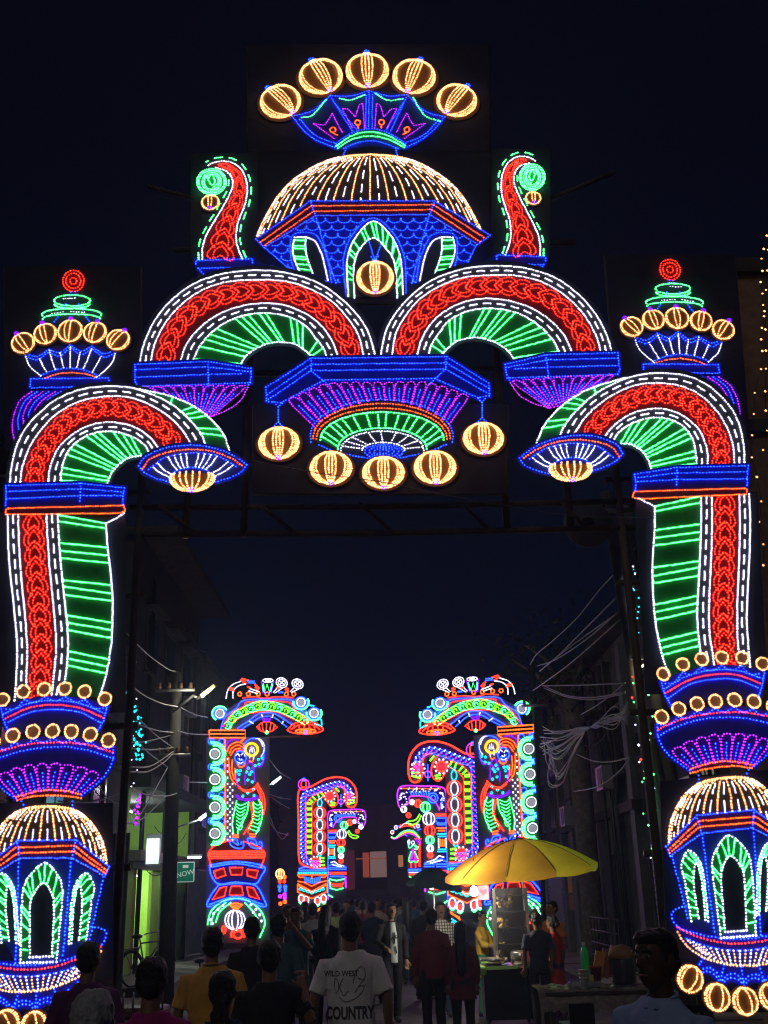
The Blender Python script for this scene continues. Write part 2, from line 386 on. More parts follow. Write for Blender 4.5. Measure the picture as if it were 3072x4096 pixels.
# right side
r1 = building('shop_house', 'dark shop house behind the right pedestal with grilled window', -1, 5.22, 11.5, 22.4, 7.5, PLAST2)
r2 = thing('pilaster_house', 'pale grey house with pilasters behind the yellow umbrella', 'building', (8, 27.5, 0))
box('wall', 5.22, 11, 22.6, 33.4, 0, 7.2, PLAST, r2)
for y in (22.7, 24.6, 26.6, 28.6, 30.8, 32.8): box('pilaster', 5.04, 5.216, y, y + .42, 0, 6.9, PLAST, r2)
box('cornice', 4.86, 11.1, 22.5, 33.5, 7.21, 7.5, BCONC, r2); box('floor_band', 4.98, 5.214, 22.6, 33.4, 3.4, 3.6, BCONC, r2)
for y in (25.2, 29.2): box('doorway', 5.16, 5.218, y, y + 1.2, .15, 2.6, mat('black_doorway', (.012, .012, .018), .8), r2)
for k in range(4): window(r2, 5.22, 23.4 + k * 2.4, 4.3, 1.1, 1.5, -1)
for k in range(9):
    y = 24.0 + random.uniform(0, .8)
    tubes('wall_cable', [[(5.0 - .03 * (k % 3), y + .14 * math.sin(z * 2.1 + k) + random.uniform(-.05, .05), .4 + z) for z in np.linspace(0, 4.6, 14)]], .014, DARKM, r2, 4)
rl = thing('railing', 'low black iron railing in front of the pale house', 'railing', (4.7, 24.5, .15))
for z in (.45, .72, .98, 1.25): tubes('rail', [[(4.55, 23.0, z), (4.55, 26.2, z)]], .018, DARKM, rl)
for k in range(9): tubes('upright', [[(4.55, 23.0 + k * .4, .15), (4.55, 23.0 + k * .4, 1.27)]], .014, DARKM, rl)
tr = thing('tree', 'bare grey tree trunk beside the pale house on the right', 'tree', (4.75, 26.8, 0))
tubes('trunk', [[(4.75, 26.8, .1), (4.72, 26.8, 2.0), (4.68, 26.75, 4.2), (4.6, 26.7, 6.4)]], [.30, .25, .23, .19], mat('bark', (.16, .14, .12), .95, noise=.5, nscale=7, bump=.8), tr, 10)
for k in range(5): tubes('branch', [[(4.62, 26.7, 5.6 + .2 * k), (4.62 + .9 * math.cos(k * 1.3), 26.7 + .7 * math.sin(k * 1.3), 6.6 + .25 * k), (4.6 + 1.6 * math.cos(k * 1.3), 26.7 + 1.3 * math.sin(k * 1.3), 7.6)]], [.09, .05, .02], MATS['bark'], tr, 6)
rr = random.Random(3); V, F = [], []
for k in range(900):
    c = Vector((4.6 + rr.gauss(0, .95), 26.7 + rr.gauss(0, .8), 7.2 + rr.gauss(0, .65))); a = Vector((rr.gauss(0, 1), rr.gauss(0, 1), rr.gauss(0, 1))).normalized() * .09; b = a.orthogonal().normalized() * .045
    n = len(V); V += [c - a, c + b, c + a, c - b]; F.append((n, n + 1, n + 2, n + 3))
tag(mk('crown', V, F, mat('dark_leaves', (.045, .075, .03), .7, noise=.3), tr), kind='stuff')
po = thing('wall_poster', 'orange lit paper posters pasted beside the dark door on the right', 'poster', (5.0, 31.3, 2))
for z, h, c in ((2.35, .42, (.55, .22, .08)), (1.75, .5, (.60, .35, .10)), (1.3, .4, (.35, .2, .12))): box('sheet', 4.985, 5.0, 31.25, 31.95, z, z + h, mat('poster_%g' % z, c, .8, noise=.3, nscale=12), po)
building('tenement', 'dim plastered tenement beyond the pale pilaster house', -1, 5.22, 34.0, 45.0, 8.2, PLAST3, 3)
building('tenement', 'low dim tenement at the far right end of the street', -1, 5.22, 45.4, 58.0, 6.0, PLAST2, 2)
# building whose corner shows at the right edge
e1 = thing('corner_house', 'house corner at the right edge hung with warm string lights', 'building', (6.3, 12.6, 0))
box('wall', 4.28, 9.0, 11.6, 13.6, 0, 9.2, mat('brown_plaster', (.22, .15, .10), .9, noise=.3), e1); box('ledge', 3.9, 9.0, 11.5, 13.7, 7.0, 7.15, BCONC, e1); box('cornice', 4.1, 9.0, 11.5, 13.7, 9.204, 9.4, BCONC, e1)
# house that closes the street
cb = thing('end_house', 'dim house closing the far end of the street with red curtain front', 'building', (0, 76, 0))
box('wall', -9, 9, 75, 80, 0, 7.5, mat('dark_red_plaster', (.10, .06, .065), .9, noise=.4, nscale=1.2), cb)
def onend(px0, px1, py0, py1, Y=74.9): a, b = P(px0, py1, Y), P(px1, py0, Y); return a.x, b.x, a.z, b.z
for nm, r_, m_ in (('doorway', (1420, 1545, 3400, 3560), mat('end_door_dark', (.05, .02, .02), .8)), ('curtain', (1452, 1476, 3410, 3510), mat('orange_curtain', (.55, .12, .06), .8, emit=(.55, .10, .05), estr=.4)), ('hoarding', (1482, 1545, 3405, 3510), mat('pale_hoarding', (.5, .42, .4), .8, emit=(.35, .2, .18), estr=.4)), ('lintel', (1425, 1545, 3430, 3438), mat('orange_lintel', (.6, .2, .06), .7, emit=(.6, .16, .04), estr=.3)), ('side_panel', (1385, 1418, 3400, 3560), mat('maroon_panel', (.16, .05, .06), .8, emit=(.2, .03, .05), estr=.25))):  # curtain, hoarding, lintel and panel glow in place of light on them
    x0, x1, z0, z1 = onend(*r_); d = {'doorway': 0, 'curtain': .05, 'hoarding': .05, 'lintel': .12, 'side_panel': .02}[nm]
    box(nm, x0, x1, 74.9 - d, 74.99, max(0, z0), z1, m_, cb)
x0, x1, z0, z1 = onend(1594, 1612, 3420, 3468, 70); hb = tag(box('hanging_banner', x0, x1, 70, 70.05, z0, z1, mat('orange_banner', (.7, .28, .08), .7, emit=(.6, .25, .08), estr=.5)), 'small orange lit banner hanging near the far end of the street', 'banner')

def clutter(th, x, y0, y1, H, s, seed):
    rr = random.Random(seed)
    for k in range(4):
        y = rr.uniform(y0, y1); tubes('drain_pipe', [[(x + .07 * s, y, .1), (x + .07 * s, y, H - .2)]], .035, DARKM, th, 6)
    for k in range(3):
        y = rr.uniform(y0 + .5, y1 - 1.2); z = rr.uniform(2.9, H - 1.5)
        u = box('cooling_unit', *sorted((x + .01 * s, x + .34 * s)), y, y + .75, z, z + .52, STEEL, th, bev=.01)
        box('unit_grille', *sorted((x + .342 * s, x + .35 * s)), y + .06, y + .5, z + .05, z + .47, DARKM, u)
    for k in range(6):
        y = rr.uniform(y0, y1 - 2); z = rr.uniform(2.6, H); tubes('wall_cable', [sag((x + .12 * s, y, z), (x + .12 * s, y + rr.uniform(2, 4), z + rr.uniform(-.6, .6)), rr.uniform(.1, .5))], .012, DARKM, th, 4)
clutter(b1, -6.02, 13, 24, 7, 1, 1); clutter(g, -6.02, 25.5, 32.5, 9.8, 1, 2); clutter(r1, 5.22, 12, 22, 7.2, -1, 3); clutter(r2, 5.04, 23, 33, 7, -1, 4)
# ------------------------------------------------------------------ the great gate of lights
FA, FB, FC, FD, FE, FF = (950, 150, .66305), (500, 1000, .66305), (0, 1050, .60277), (0, 1900, .45215), (0, 2650, .65371), (700, 560, .27118)
FG, FJ, FK, FL = (950, 1350, .69319), (2472, 2650, .65371), (780, 2650, .49716), (1550, 2650, .49716)
YG = 10.7
CBACK = mat('halo_amber_cloth', (.10, .055, .03), .9)
def px(fr, u, v): return (fr[0] + u * fr[2], fr[1] + v * fr[2])
def lantern(B, cu, cv, ru, rv, ang, label, top='blue', bot='purple', col='gold', lons=(-90, -80, -69, -57, -15, -5, 5, 15, 57, 69, 80, 90), half=False, group=None, name='lantern', k=1.0, string=None):
    C = B.p(cu, cv, 0.012); s = B.m(cu, cv); ru *= s; rv *= s
    th = thing(name, label, 'lantern', C, group)
    ca, sa = math.cos(R(ang)), math.sin(R(ang))
    def pt(x, z, d): return Vector((C.x + x * ca + z * sa, C.y - d, C.z - x * sa + z * ca))
    lo = -84; hi = 84 if not half else 15
    for lam in lons:
        Q = [pt(ru * math.cos(R(f)) * math.sin(R(lam)), rv * math.sin(R(f)), 0.012 + 0.5 * ru * math.cos(R(f)) * math.cos(R(lam))) for f in np.linspace(lo, hi, 24)]
        beads('lantern_rib', resample(Q, LEDC[col][2] * (0.9 if ru > .2 else 0.8)), LEDC[col][1] * (1.12 if ru > .2 else .9), led(col, k), th)
    V, F = [], []                                 # bulging cloth skin behind the ribs
    for i in range(9):
        f = R(-86 + i * ((hi + 2) + 86) / 8)
        for j in range(13):
            l = R(-90 + j * 15); V.append(pt(.94 * ru * math.cos(f) * math.sin(l), .94 * rv * math.sin(f), 0.38 * ru * math.cos(f) * math.cos(l)))
    for i in range(8):
        for j in range(12): F.append((i * 13 + j, i * 13 + j + 1, (i + 1) * 13 + j + 1, (i + 1) * 13 + j))
    mk('cloth_skin', V, F, CAMBER, th, True)
    if not half:
        dd = [pt(1.2 * ru * math.cos(a), 1.2 * rv * math.sin(a), -.002) for a in np.linspace(0, 2 * math.pi, 29)[:-1]]; d2 = [v_ + Vector((0, .006, 0)) for v_ in dd]
        mk('halo_disc', dd + d2, [list(range(28))[::-1], list(range(28, 56))] + [[i, (i + 1) % 28, (i + 1) % 28 + 28, i + 28] for i in range(28)], CBACK, th)  # cloth disc added wider than the lantern to give an orange halo
    kr = max(.022, .13 * ru)
    for nm, col2, z in (('top_knob', top, rv), ('bottom_knob', bot, -rv)):
        if col2 and not (half and z > 0):
            beads(nm, [pt(kr * f_ * math.cos(a), z + kr * f_ * math.sin(a), .05) for f_ in (.45, 1) for a in np.linspace(0, 2 * math.pi, 9 if f_ == 1 else 5)[:-1]], .010, led(col2), th)
    if string:
        for Q in string: strand(B, th, 'hanging_string', Q, 'blue', False)
    return th
LINK_OUT = [(-.55, -.2), (-.95, .15), (-.92, .55), (-.5, .98), (0, 1.24), (.5, .98), (.92, .55), (.95, .15), (.55, -.2)]
LINK_IN = [(0, .98), (-.36, .72), (-.54, .38), (-.42, .06), (0, .30), (.42, .06), (.54, .38), (.36, .72), (0, .98)]
def chain(B, th, cen, hw, n, off=0.022):
    q = samp(cen, 200); d = np.linalg.norm(np.diff(q, axis=0), axis=1); s = np.concatenate([[0], np.cumsum(d)]); L = s[-1]
    def at(t):
        a = np.array([np.interp(t, s, q[:, k]) for k in (0, 1)]); b = np.array([np.interp(min(t + 4, L), s, q[:, k]) for k in (0, 1)]); c = np.array([np.interp(max(t - 4, 0), s, q[:, k]) for k in (0, 1)])
        tg = (b - c) / (np.linalg.norm(b - c) + 1e-9); return a, np.array([-tg[1], tg[0]])
    for i in range(n):
        C = []
        for shp in (LINK_OUT, LINK_IN):
            o = []
            for a, t in crom(shp, False, 6):
                tt = min(max((i + t) * L / n, 0), L); c, nn = at(tt)
                w = hw if not isinstance(hw, (list, tuple)) else np.interp(tt / L, np.linspace(0, 1, len(hw)), hw)
                o.append(B.p(*(c + nn * a * w), off))
            C.append(resample(o, LEDC['red'][2]))
        beads('chain_link', np.concatenate(C), LEDC['red'][1], led('red'), th)
def dashes(B, th, name, pts, c, dash, r=None):
    Q = resample([B.p(u, v, .018) for u, v in crom(pts)], .004)
    n0, n1 = int(dash[0] / .004), int(sum(dash) / .004)
    for i in range(0, len(Q), n1):
        if len(Q[i:i + n0]) > 4: beads(name, resample(Q[i:i + n0], .021), r or LEDC[c][1], led(c), th)
def rope_band(B, th, a, b, dash=(.085, .075), fillit=True, off=0.018):
    strand(B, th, 'white_light_rope', a, 'white', off=off); strand(B, th, 'white_light_rope', b, 'white', off=off)
    n = 40; A, C = samp(a, n), samp(b, n)
    dashes(B, th, 'white_dash', [tuple(x) for x in (A + C) / 2], 'white', dash, .0115)
    if fillit: band(B, th, 'backing_strip', a, b, CGREY, 0.006)
def petals(B, th, top, bot, n, push=16, ctr=True, c1='violet', c2='blue', fillm=CPINK):
    T, Bo = samp(top, n + 1), samp(bot, n + 1)
    for i in range(n):
        a, b, c, d = Bo[i], T[i], T[i + 1], Bo[i + 1]
        a2, d2 = a + (d - a) * .06, d - (d - a) * .06
        m_ = (b + c) / 2; ax = m_ - (a + d) / 2; ax = ax / (np.linalg.norm(ax) + 1e-9)
        Q = [a2, a2 + (b - a) * .5, a2 + (b - a) * .82, b + (c - b) * .18 + ax * push * .6, m_ + ax * push, c - (c - b) * .18 + ax * push * .6, d2 + (c - d) * .82, d2 + (c - d) * .5, d2]
        C = [resample([B.p(*x, .018) for x in crom(Q, False, 6)], LEDC[c1][2])]
        pt_ = beads('petal', C[0], LEDC[c1][1], led(c1), th)
        if ctr:
            e0, e1 = (a + d) / 2, m_
            beads('petal_vein', resample([B.p(*(e0 + (e1 - e0) * .12), .018), B.p(*(e0 + (e1 - e0) * .74), .018)], LEDC[c2][2]), LEDC[c2][1], led(c2), pt_)
    if fillm: band(B, th, 'petal_backing', top, bot, fillm, 0.004)
def scallops(B, th, tips, drop, c='blue', dbl=0, name='scallop'):
    for i in range(len(tips) - 1):
        a, b = np.array(tips[i], float), np.array(tips[i + 1], float); m_ = (a + b) / 2 + np.array([0, drop])
        strand(B, th, name, [tuple(a), tuple(m_ * .62 + a * .38 + np.array([0, drop * .1])), tuple(m_), tuple(m_ * .62 + b * .38 + np.array([0, drop * .1])), tuple(b)], c)
        if dbl:
            strand(B, th, name, [(a[0] + dbl * .4, a[1] + dbl), (m_[0], m_[1] + dbl), (b[0] - dbl * .4, b[1] + dbl)], c)
def bounds_panel(B, th, u0, v0, u1, v1, off=-.04):
    off = max(off, -.006)
    a = [B.p(u, v, off) for u, v in ((u0, v0), (u1, v0), (u1, v1), (u0, v1))]
    fill(B, th, 'backing_panel', [(u0, v0), (u1, v0), (u1, v1), (u0, v1)], CLOTH, off, thick=.015)
    tubes('panel_frame', [[a[i] + Vector((0, .03, 0)), a[(i + 1) % 4] + Vector((0, .03, 0))] for i in range(4)], .016, BAMBOO, th)
def mirror_u(pts, c): return [(2 * c - u, v) for u, v in pts]

# --- crown basket
B = Bd(FA, YG)
th = thing('crown_board', 'topmost blue LED lotus basket board above the golden dome', 'light board', B.p(800, 720))
bounds_panel(B, th, 60, 40, 1520, 690, -.10)
tips = [(330, 475), (560, 350), (795, 320), (1022, 345), (1250, 480)]
ctl = [(455, 440), (680, 352), (905, 352), (1128, 442)]
low = [(330, 475), (400, 560), (480, 620), (600, 668)]; lowr = [(1250, 480), (1180, 560), (1100, 620), (1010, 665)]
edge = []
for i in range(4): edge += [tips[i], ctl[i]]
edge.append(tips[4])
fill(B, th, 'basket_backing', edge + lowr[1:] + [(800, 640)] + low[1:][::-1], CBLUE, 0.0)
for i in range(4):
    strand(B, th, 'scalloped_rim', [tips[i], ctl[i], tips[i + 1]], 'blue')
    strand(B, th, 'green_rim', [(tips[i][0] * .8 + tips[i + 1][0] * .2 - (8 if i > 1 else -10), tips[i][1] + (18 if i != 0 else 8)), (ctl[i][0], ctl[i][1] + 26), (tips[i + 1][0] * .88 + tips[i][0] * .12, tips[i + 1][1] + 26)], 'green', off=.035)
for q in (low, lowr): strand(B, th, 'basket_side', q, 'blue')
strand(B, th, 'basket_side', [(375, 492), (470, 590), (610, 645)], 'blue'); strand(B, th, 'basket_side', [(1215, 495), (1120, 590), (1000, 640)], 'blue')
for q in ([(567, 365), (690, 560)], [(590, 400), (716, 552)], [(795, 330), (790, 550)], [(776, 350), (772, 545)], [(815, 345), (812, 548)], [(1018, 362), (925, 560)], [(996, 400), (900, 552)]):
    strand(B, th, 'basket_rib', q, 'blue', False)
for c, q in (('blue', [(590, 640), (690, 575), (800, 550), (910, 575), (1015, 640)]), ('green', [(592, 657), (690, 592), (800, 569), (910, 592), (1012, 652)]), ('green', [(604, 667), (690, 615), (800, 594), (910, 615), (1006, 662)]), ('blue', [(640, 668), (720, 636), (800, 622), (880, 636), (970, 668)])):
    strand(B, th, 'collar_arc', q, c)
band(B, th, 'collar_backing', [(590, 650), (690, 580), (800, 558), (910, 580), (1015, 650)], [(610, 675), (690, 620), (800, 602), (910, 620), (1000, 672)], CGREEN, .004)
for q in ([(655, 670), (635, 718)], [(955, 670), (966, 718)]): strand(B, th, 'neck', q, 'blue', False)
M2 = [(692, 546), (632, 428), (668, 432), (712, 480), (732, 408), (755, 396), (766, 545)]; M1 = [(582, 608), (455, 518), (525, 530), (548, 500), (570, 456), (630, 570)]
for q in (M1, M2, mirror_u(M2, 797), mirror_u(M1, 795)): strand(B, th, 'tulip_outline', q, 'violet', False)
for (x, y), e in (((725, 513), (730, 546)), ((575, 557), (602, 588)), ((869, 511), (868, 544)), ((1022, 555), (1000, 584))):
    multi(B, th, 'key_ornament', [ell(x, y, 16, 16, n=14), [(x, y + 16), e]], 'orange', False, step=.02)
for cu, cv, r_, a, lb in ((260, 392, 120, -40, 'leftmost of the five golden lanterns on the crown basket'), (503, 242, 128, -26, 'second from left of the five golden lanterns on the crown'), (783, 205, 126, -1, 'tallest golden lantern at the very top of the gate'), (1065, 242, 126, 20, 'fourth from left of the five golden lanterns on the crown'), (1322, 386, 118, 36, 'rightmost of the five golden lanterns on the crown basket')):
    lantern(B, cu, cv, r_, r_ * .98, a, lb, group='lanterns of the crown')

# --- dome pavilion
B = Bd(FA, YG - .02)
th = thing('dome_board', 'golden ribbed dome board with blue netting and pointed archways', 'light board', B.p(800, 1500))
bounds_panel(B, th, 60, 692, 1560, 1600, -.09)
prof = [(0, 705), (130, 712), (260, 742), (380, 800), (480, 872), (560, 960), (620, 1060), (660, 1140), (684, 1195)]
py_ = np.array(samp(prof, 60))
eav = lambda u: np.interp(u, [110, 440, 1190, 1525], [1215, 985, 985, 1195])
dome_pts = [(800 - x, y) for x, y in py_[::-1]] + [(800 + x, y) for x, y in py_[1:]]
fill(B, th, 'dome_backing', [p_ for p_ in dome_pts] + [(1190, 985), (440, 985)], CAMBER if False else mat('brown_backing_cloth', (.05, .035, .03), .9), 0.0)
NR = 17
for i in range(2 * NR - 1):
    t = math.sin((i / (2 * NR - 2) - .5) * math.pi)
    q = [(800 + t * x, y) for x, y in py_ if y < eav(800 + t * x) - 3 and (y > 712 or i % 2 == 0)]
    if len(q) > 3:
        if i % 2 == 0: strand(B, th, 'golden_rib', q, 'gold', False)
        else: dashes(B, th, 'white_dash', q[4 + i % 3:], 'white', (.11 + .03 * (i % 3), .09), .0105)
E1 = [(112, 1215), (440, 985), (1190, 985), (1524, 1193)]; E4 = [(162, 1266), (470, 1075), (1160, 1067), (1448, 1248)]
fill(B, th, 'eave_backing', E1 + E4[::-1], mat('eave_dark_cloth', (.05, .02, .10), .9), .004)
strand(B, th, 'eave_edge', E1, 'blue', False); strand(B, th, 'eave_edge', E4, 'blue', False)
strand(B, th, 'eave_light_row', [(140, 1233), (444, 1016), (1182, 1008), (1486, 1206)], 'orange', False); strand(B, th, 'eave_light_row', [(165, 1252), (457, 1049), (1170, 1038), (1462, 1231)], 'orange', False)
for q in ([(112, 1215), (162, 1266)], [(1524, 1193), (1448, 1248)], [(440, 985), (470, 1075)], [(1190, 985), (1160, 1067)]): strand(B, th, 'eave_edge', q, 'blue', False)
body = [(170, 1272), (310, 1395), (330, 1480), (1330, 1480), (1370, 1390), (1442, 1252), (1160, 1067), (470, 1075)]
fill(B, th, 'pavilion_backing', body, CBLUE, 0.0)
for q in ([(170, 1272), (310, 1395)], [(1442, 1252), (1372, 1390)], [(472, 1078), (530, 1280), (592, 1480)], [(1158, 1070), (1100, 1280), (1052, 1480)]): strand(B, th, 'pavilion_edge', q, 'blue')
arO = [(655, 1560), (640, 1330), (700, 1180), (820, 1088), (940, 1180), (1007, 1330), (1017, 1540)]
arM = [(668, 1560), (662, 1340), (717, 1200), (820, 1108), (928, 1200), (985, 1340), (998, 1550)]
arI = [(706, 1570), (702, 1380), (742, 1270), (820, 1208), (896, 1272), (948, 1362), (964, 1570)]
siB = [(352, 1440), (322, 1330), (326, 1205), (395, 1175), (480, 1200), (540, 1330), (567, 1475)]
from math import hypot
def inside(p_, poly):
    x, y = p_; c = False; j = len(poly) - 1
    for i in range(len(poly)):
        if (poly[i][1] > y) != (poly[j][1] > y) and x < (poly[j][0] - poly[i][0]) * (y - poly[i][1]) / (poly[j][1] - poly[i][1] + 1e-9) + poly[i][0]: c = not c
        j = i
    return c
cut = [[tuple(x) for x in crom(arO)], [tuple(x) for x in crom(siB)], mirror_u([tuple(x) for x in crom(siB)], 822)]
row = 0
for v in range(1092, 1480, 46):
    for u in range(150 + (38 if row % 2 else 0), 1500, 76):
        C = []
        for k_ in range(9):
            a = math.pi * k_ / 8; q = (u + 38 - 38 * math.cos(a), v + 26 * math.sin(a))
            if inside(q, body) and not any(inside(q, c) for c in cut): C.append(B.p(*q, .018))
        if C: beads('net_scallop', C, .0085, led('blue'), th)
    row += 1
strand(B, th, 'arch_outline', arO, 'blue'); strand(B, th, 'arch_white_rope', arM, 'white'); strand(B, th, 'arch_white_rope', arI, 'white')
band(B, th, 'archway_backing', arM, arI, CGREEN, .006)
fill(B, th, 'archway_dark', [tuple(x) for x in crom(arI)], CLOTH, .005)
A, C_ = samp(arM, 40), samp(arI, 40)
for i in (4, 6, 7, 10, 11, 13, 16, 17, 19, 20, 22, 24, 26, 27, 30, 31, 34, 36):
    strand(B, th, 'green_cross_bar', [tuple(A[i]), tuple(C_[(i + (1 if i % 3 else 0)) % 40])], 'green', False, step=.02)
for sgn in (0, 1):
    f = (lambda q: q) if sgn == 0 else (lambda q: mirror_u(q, 822))
    strand(B, th, 'side_arch_outline', f(siB), 'blue')
    a, b = [(345, 1207), (334, 1260), (338, 1320), (372, 1410)], [(411, 1207), (410, 1270), (420, 1330), (452, 1420)]
    strand(B, th, 'side_arch_white_rope', f(a), 'white'); strand(B, th, 'side_arch_white_rope', f(b), 'white'); strand(B, th, 'side_arch_white_rope', f([(345, 1205), (411, 1203)]), 'white')
    strand(B, th, 'side_arch_white_rope', f([(411, 1203), (468, 1232), (512, 1320), (545, 1465)]), 'white')
    band(B, th, 'side_arch_backing', f(a), f(b), CGREEN, .006)
    fill(B, th, 'side_arch_dark', f([(415, 1208), (468, 1235), (512, 1322), (543, 1465), (452, 1420), (418, 1330)]), CLOTH, .005)
    A2, C2 = samp(a, 14), samp(b, 14)
    for i in (1, 3, 4, 7, 8, 10, 12): strand(B, th, 'green_cross_bar', f([tuple(A2[i]), tuple(C2[i])]), 'green', False, step=.02)
lantern(Bd(FA, YG - .04), 830, 1452, 108, 108, 0, 'golden lantern hanging inside the central pointed archway', string=[[(795, 1235), (826, 1338)], [(868, 1235), (836, 1338)], [(808, 1322), (850, 1322)]])

# --- horn scrolls
def horn(aff, label):
    B = Bd(FF, YG - .03, aff)
    th = thing('horn_scroll_board', label, 'light board', B.p(700, 1900), 'horn scrolls beside the dome')
    o = [(990, 1745), (930, 1600), (900, 1450), (920, 1250), (980, 1080), (1040, 920), (1065, 750), (1050, 600), (1000, 470), (920, 380), (820, 325), (700, 310), (580, 330), (490, 372)]
    i_ = [(405, 1755), (405, 1600), (450, 1430), (530, 1280), (620, 1130), (700, 1000), (780, 850), (840, 720), (850, 600), (800, 500), (720, 440), (600, 410)]
    fill(B, th, 'backing_panel', [(230, 200), (1230, 200), (1230, 1800), (230, 1800)], CLOTH, -.005)
    band(B, th, 'horn_backing', o, i_, CRED, 0.0, 40)
    strand(B, th, 'white_light_rope', o, 'white'); strand(B, th, 'white_light_rope', i_, 'white')
    for q, sg in ((o, 1), (i_[:9], -1)):
        S = samp(q, 60); T = np.gradient(S, axis=0); T /= np.linalg.norm(T, axis=1)[:, None]
        dashes(B, th, 'green_dash', [tuple(x) for x in S + np.stack([-T[:, 1], T[:, 0]], 1) * 58 * sg], 'green', (.095, .09))
    chain(B, th, [(665, 1760), (690, 1560), (735, 1330), (810, 1130), (890, 950), (945, 780), (945, 620), (880, 470), (760, 385), (640, 365)], [205, 185, 150, 125, 110, 95, 85, 70, 45, 25], 8)
    fill(B, th, 'scroll_backing', ell(540, 615, 215, 190, n=28)[:-1], CGREEN, .012)
    for rx, ry in ((215, 190), (190, 166), (140, 140), (112, 112)): strand(B, th, 'scroll_ring', ell(540, 615, rx, ry, n=36), 'green', False, off=.04, step=.021)
    multi(B, th, 'scroll_curl', [[(460, 520), (500, 600), (540, 665), (590, 610), (540, 500), (500, 560)], [(620, 520), (640, 620), (560, 700)]], 'green', off=.04, step=.02)
    fill(B, th, 'ledge_backing', [(310, 1775), (1140, 1752), (1145, 1800), (1300, 1865), (1300, 2060), (500, 2060), (345, 1890)], CBLUE, .004)
    for q in ([(310, 1830), (310, 1775), (1140, 1752), (1142, 1805)], [(350, 1892), (900, 1880), (1447, 1862)], [(340, 1890), (500, 2060)]): strand(B, th, 'ledge_light_row', q, 'blue', False)
    return B
hornL = horn(None, 'red horn scroll board left of the golden dome')
AFH = affine([(784, 1037), (1009, 1037), (784, 727)], [(2183, 1022), (1987, 1022), (2183, 709)])
hornR = horn(AFH, 'red horn scroll board right of the golden dome')
for Bq, lb in ((hornL, 'small golden lantern hanging from the scroll of the left horn'), (hornR, 'small golden lantern hanging from the scroll of the right horn')):
    lantern(Bd(FF, Bq.Y - .012, Bq.aff), 525, 928, 128, 122, 0, lb, top=None, lons=(-90, -70, -12, 12, 70, 90), group='lanterns of the horns')

# --- upper arches
def outer_board(B, th, o, i_, w=30):
    S = samp(o, 50); T = np.gradient(S, axis=0); T /= np.linalg.norm(T, axis=1)[:, None]
    U_ = S + np.stack([T[:, 1], -T[:, 0]], 1) * w
    S2 = samp(i_, 30); T2 = np.gradient(S2, axis=0); T2 /= np.linalg.norm(T2, axis=1)[:, None]
    V_ = S2 - np.stack([T2[:, 1], -T2[:, 0]], 1) * w * .8
    fill(B, th, 'backing_board', [tuple(x) for x in U_] + [tuple(x) for x in V_[::-1]], CLOTH, -.005)
def greens(B, th, outer, inner, pairs, n=100):
    a, b = samp(outer, n), samp(inner, n)
    for t0, t1 in pairs: strand(B, th, 'green_fan_ray', [tuple(a[int(t0 * (n - 1))]), tuple(b[int(t1 * (n - 1))])], 'green', False, step=.022)
def upper_arch(aff, affp, label):
    B = Bd(FB, YG - .16, aff)
    th = thing('upper_arch_board', label, 'light board', B.p(300, 690), 'upper arches')
    o1 = [(88, 680), (110, 580), (165, 450), (262, 320), (400, 212), (560, 150), (720, 125), (880, 125), (1030, 150), (1180, 205), (1300, 290), (1400, 390), (1470, 500), (1510, 640)]
    o2 = [(155, 672), (182, 560), (250, 430), (350, 320), (480, 235), (620, 192), (780, 180), (960, 187), (1110, 232), (1250, 312), (1350, 420), (1410, 520), (1440, 640)]
    i1 = [(335, 670), (370, 570), (450, 470), (560, 390), (700, 338), (850, 320), (980, 338), (1090, 385), (1180, 452), (1250, 550), (1285, 640)]
    i2 = [(410, 668), (450, 580), (520, 500), (620, 430), (740, 390), (860, 380), (980, 400), (1080, 450), (1150, 530), (1200, 600), (1215, 650)]
    sm = [(695, 692), (740, 630), (830, 575), (930, 555), (1030, 570), (1090, 610), (1140, 655)]
    outer_board(B, th, o1, sm)
    rope_band(B, th, o1, o2); rope_band(B, th, i1, i2)
    band(B, th, 'chain_backing', o2, i1, CRED, 0.002, 40)
    chain(B, th, [(240, 668), (272, 545), (342, 430), (450, 332), (585, 275), (730, 246), (870, 240), (1000, 258), (1122, 312), (1228, 392), (1308, 490), (1350, 572), (1376, 645)], 56, 17)
    band(B, th, 'fan_backing', i2, sm, CGREEN, 0.004)
    strand(B, th, 'white_light_rope', sm, 'white')
    greens(B, th, i2, sm, [(.02, .02), (.10, .12), (.15, .19), (.19, .26), (.24, .31), (.36, .38), (.40, .43), (.44, .47), (.50, .56), (.54, .60), (.68, .72), (.72, .78), (.76, .83), (.89, .92), (.94, .96)])
    B = Bd(FB, YG - .2, affp)
    th = thing('arch_foot_board', 'blue box bracket board with violet petals under the %s upper arch' % label.split(' of the')[0].split()[-1], 'light board', B.p(400, 1000), 'brackets under the upper arches')
    T = [(60, 690), (500, 672), (760, 715)]; Bo = [(75, 822), (500, 810), (758, 800)]
    fill(B, th, 'box_backing', T + [(760, 770)] + Bo[::-1] + [(60, 790)], CBLUE, 0)
    for q in (T, [(65, 722), (500, 705), (758, 735)], [(65, 768), (500, 750), (700, 746)], Bo, [(60, 690), (60, 790), (75, 822)], [(760, 715), (760, 770), (740, 830)], [(502, 675), (502, 820)]): strand(B, th, 'blue_light_row', q, 'blue', False)
    petals(B, th, [(95, 832), (300, 828), (520, 826), (735, 826)], [(330, 945), (420, 980), (480, 998), (530, 1000)], 10, push=10)
    strand(B, th, 'bowl_edge', [(740, 830), (695, 910), (610, 968), (520, 1003)], 'violet')
c_ = lambda u, v: px(FB, u, v)
upper_arch(None, None, 'white and red upper arch board springing to the left of the centre')
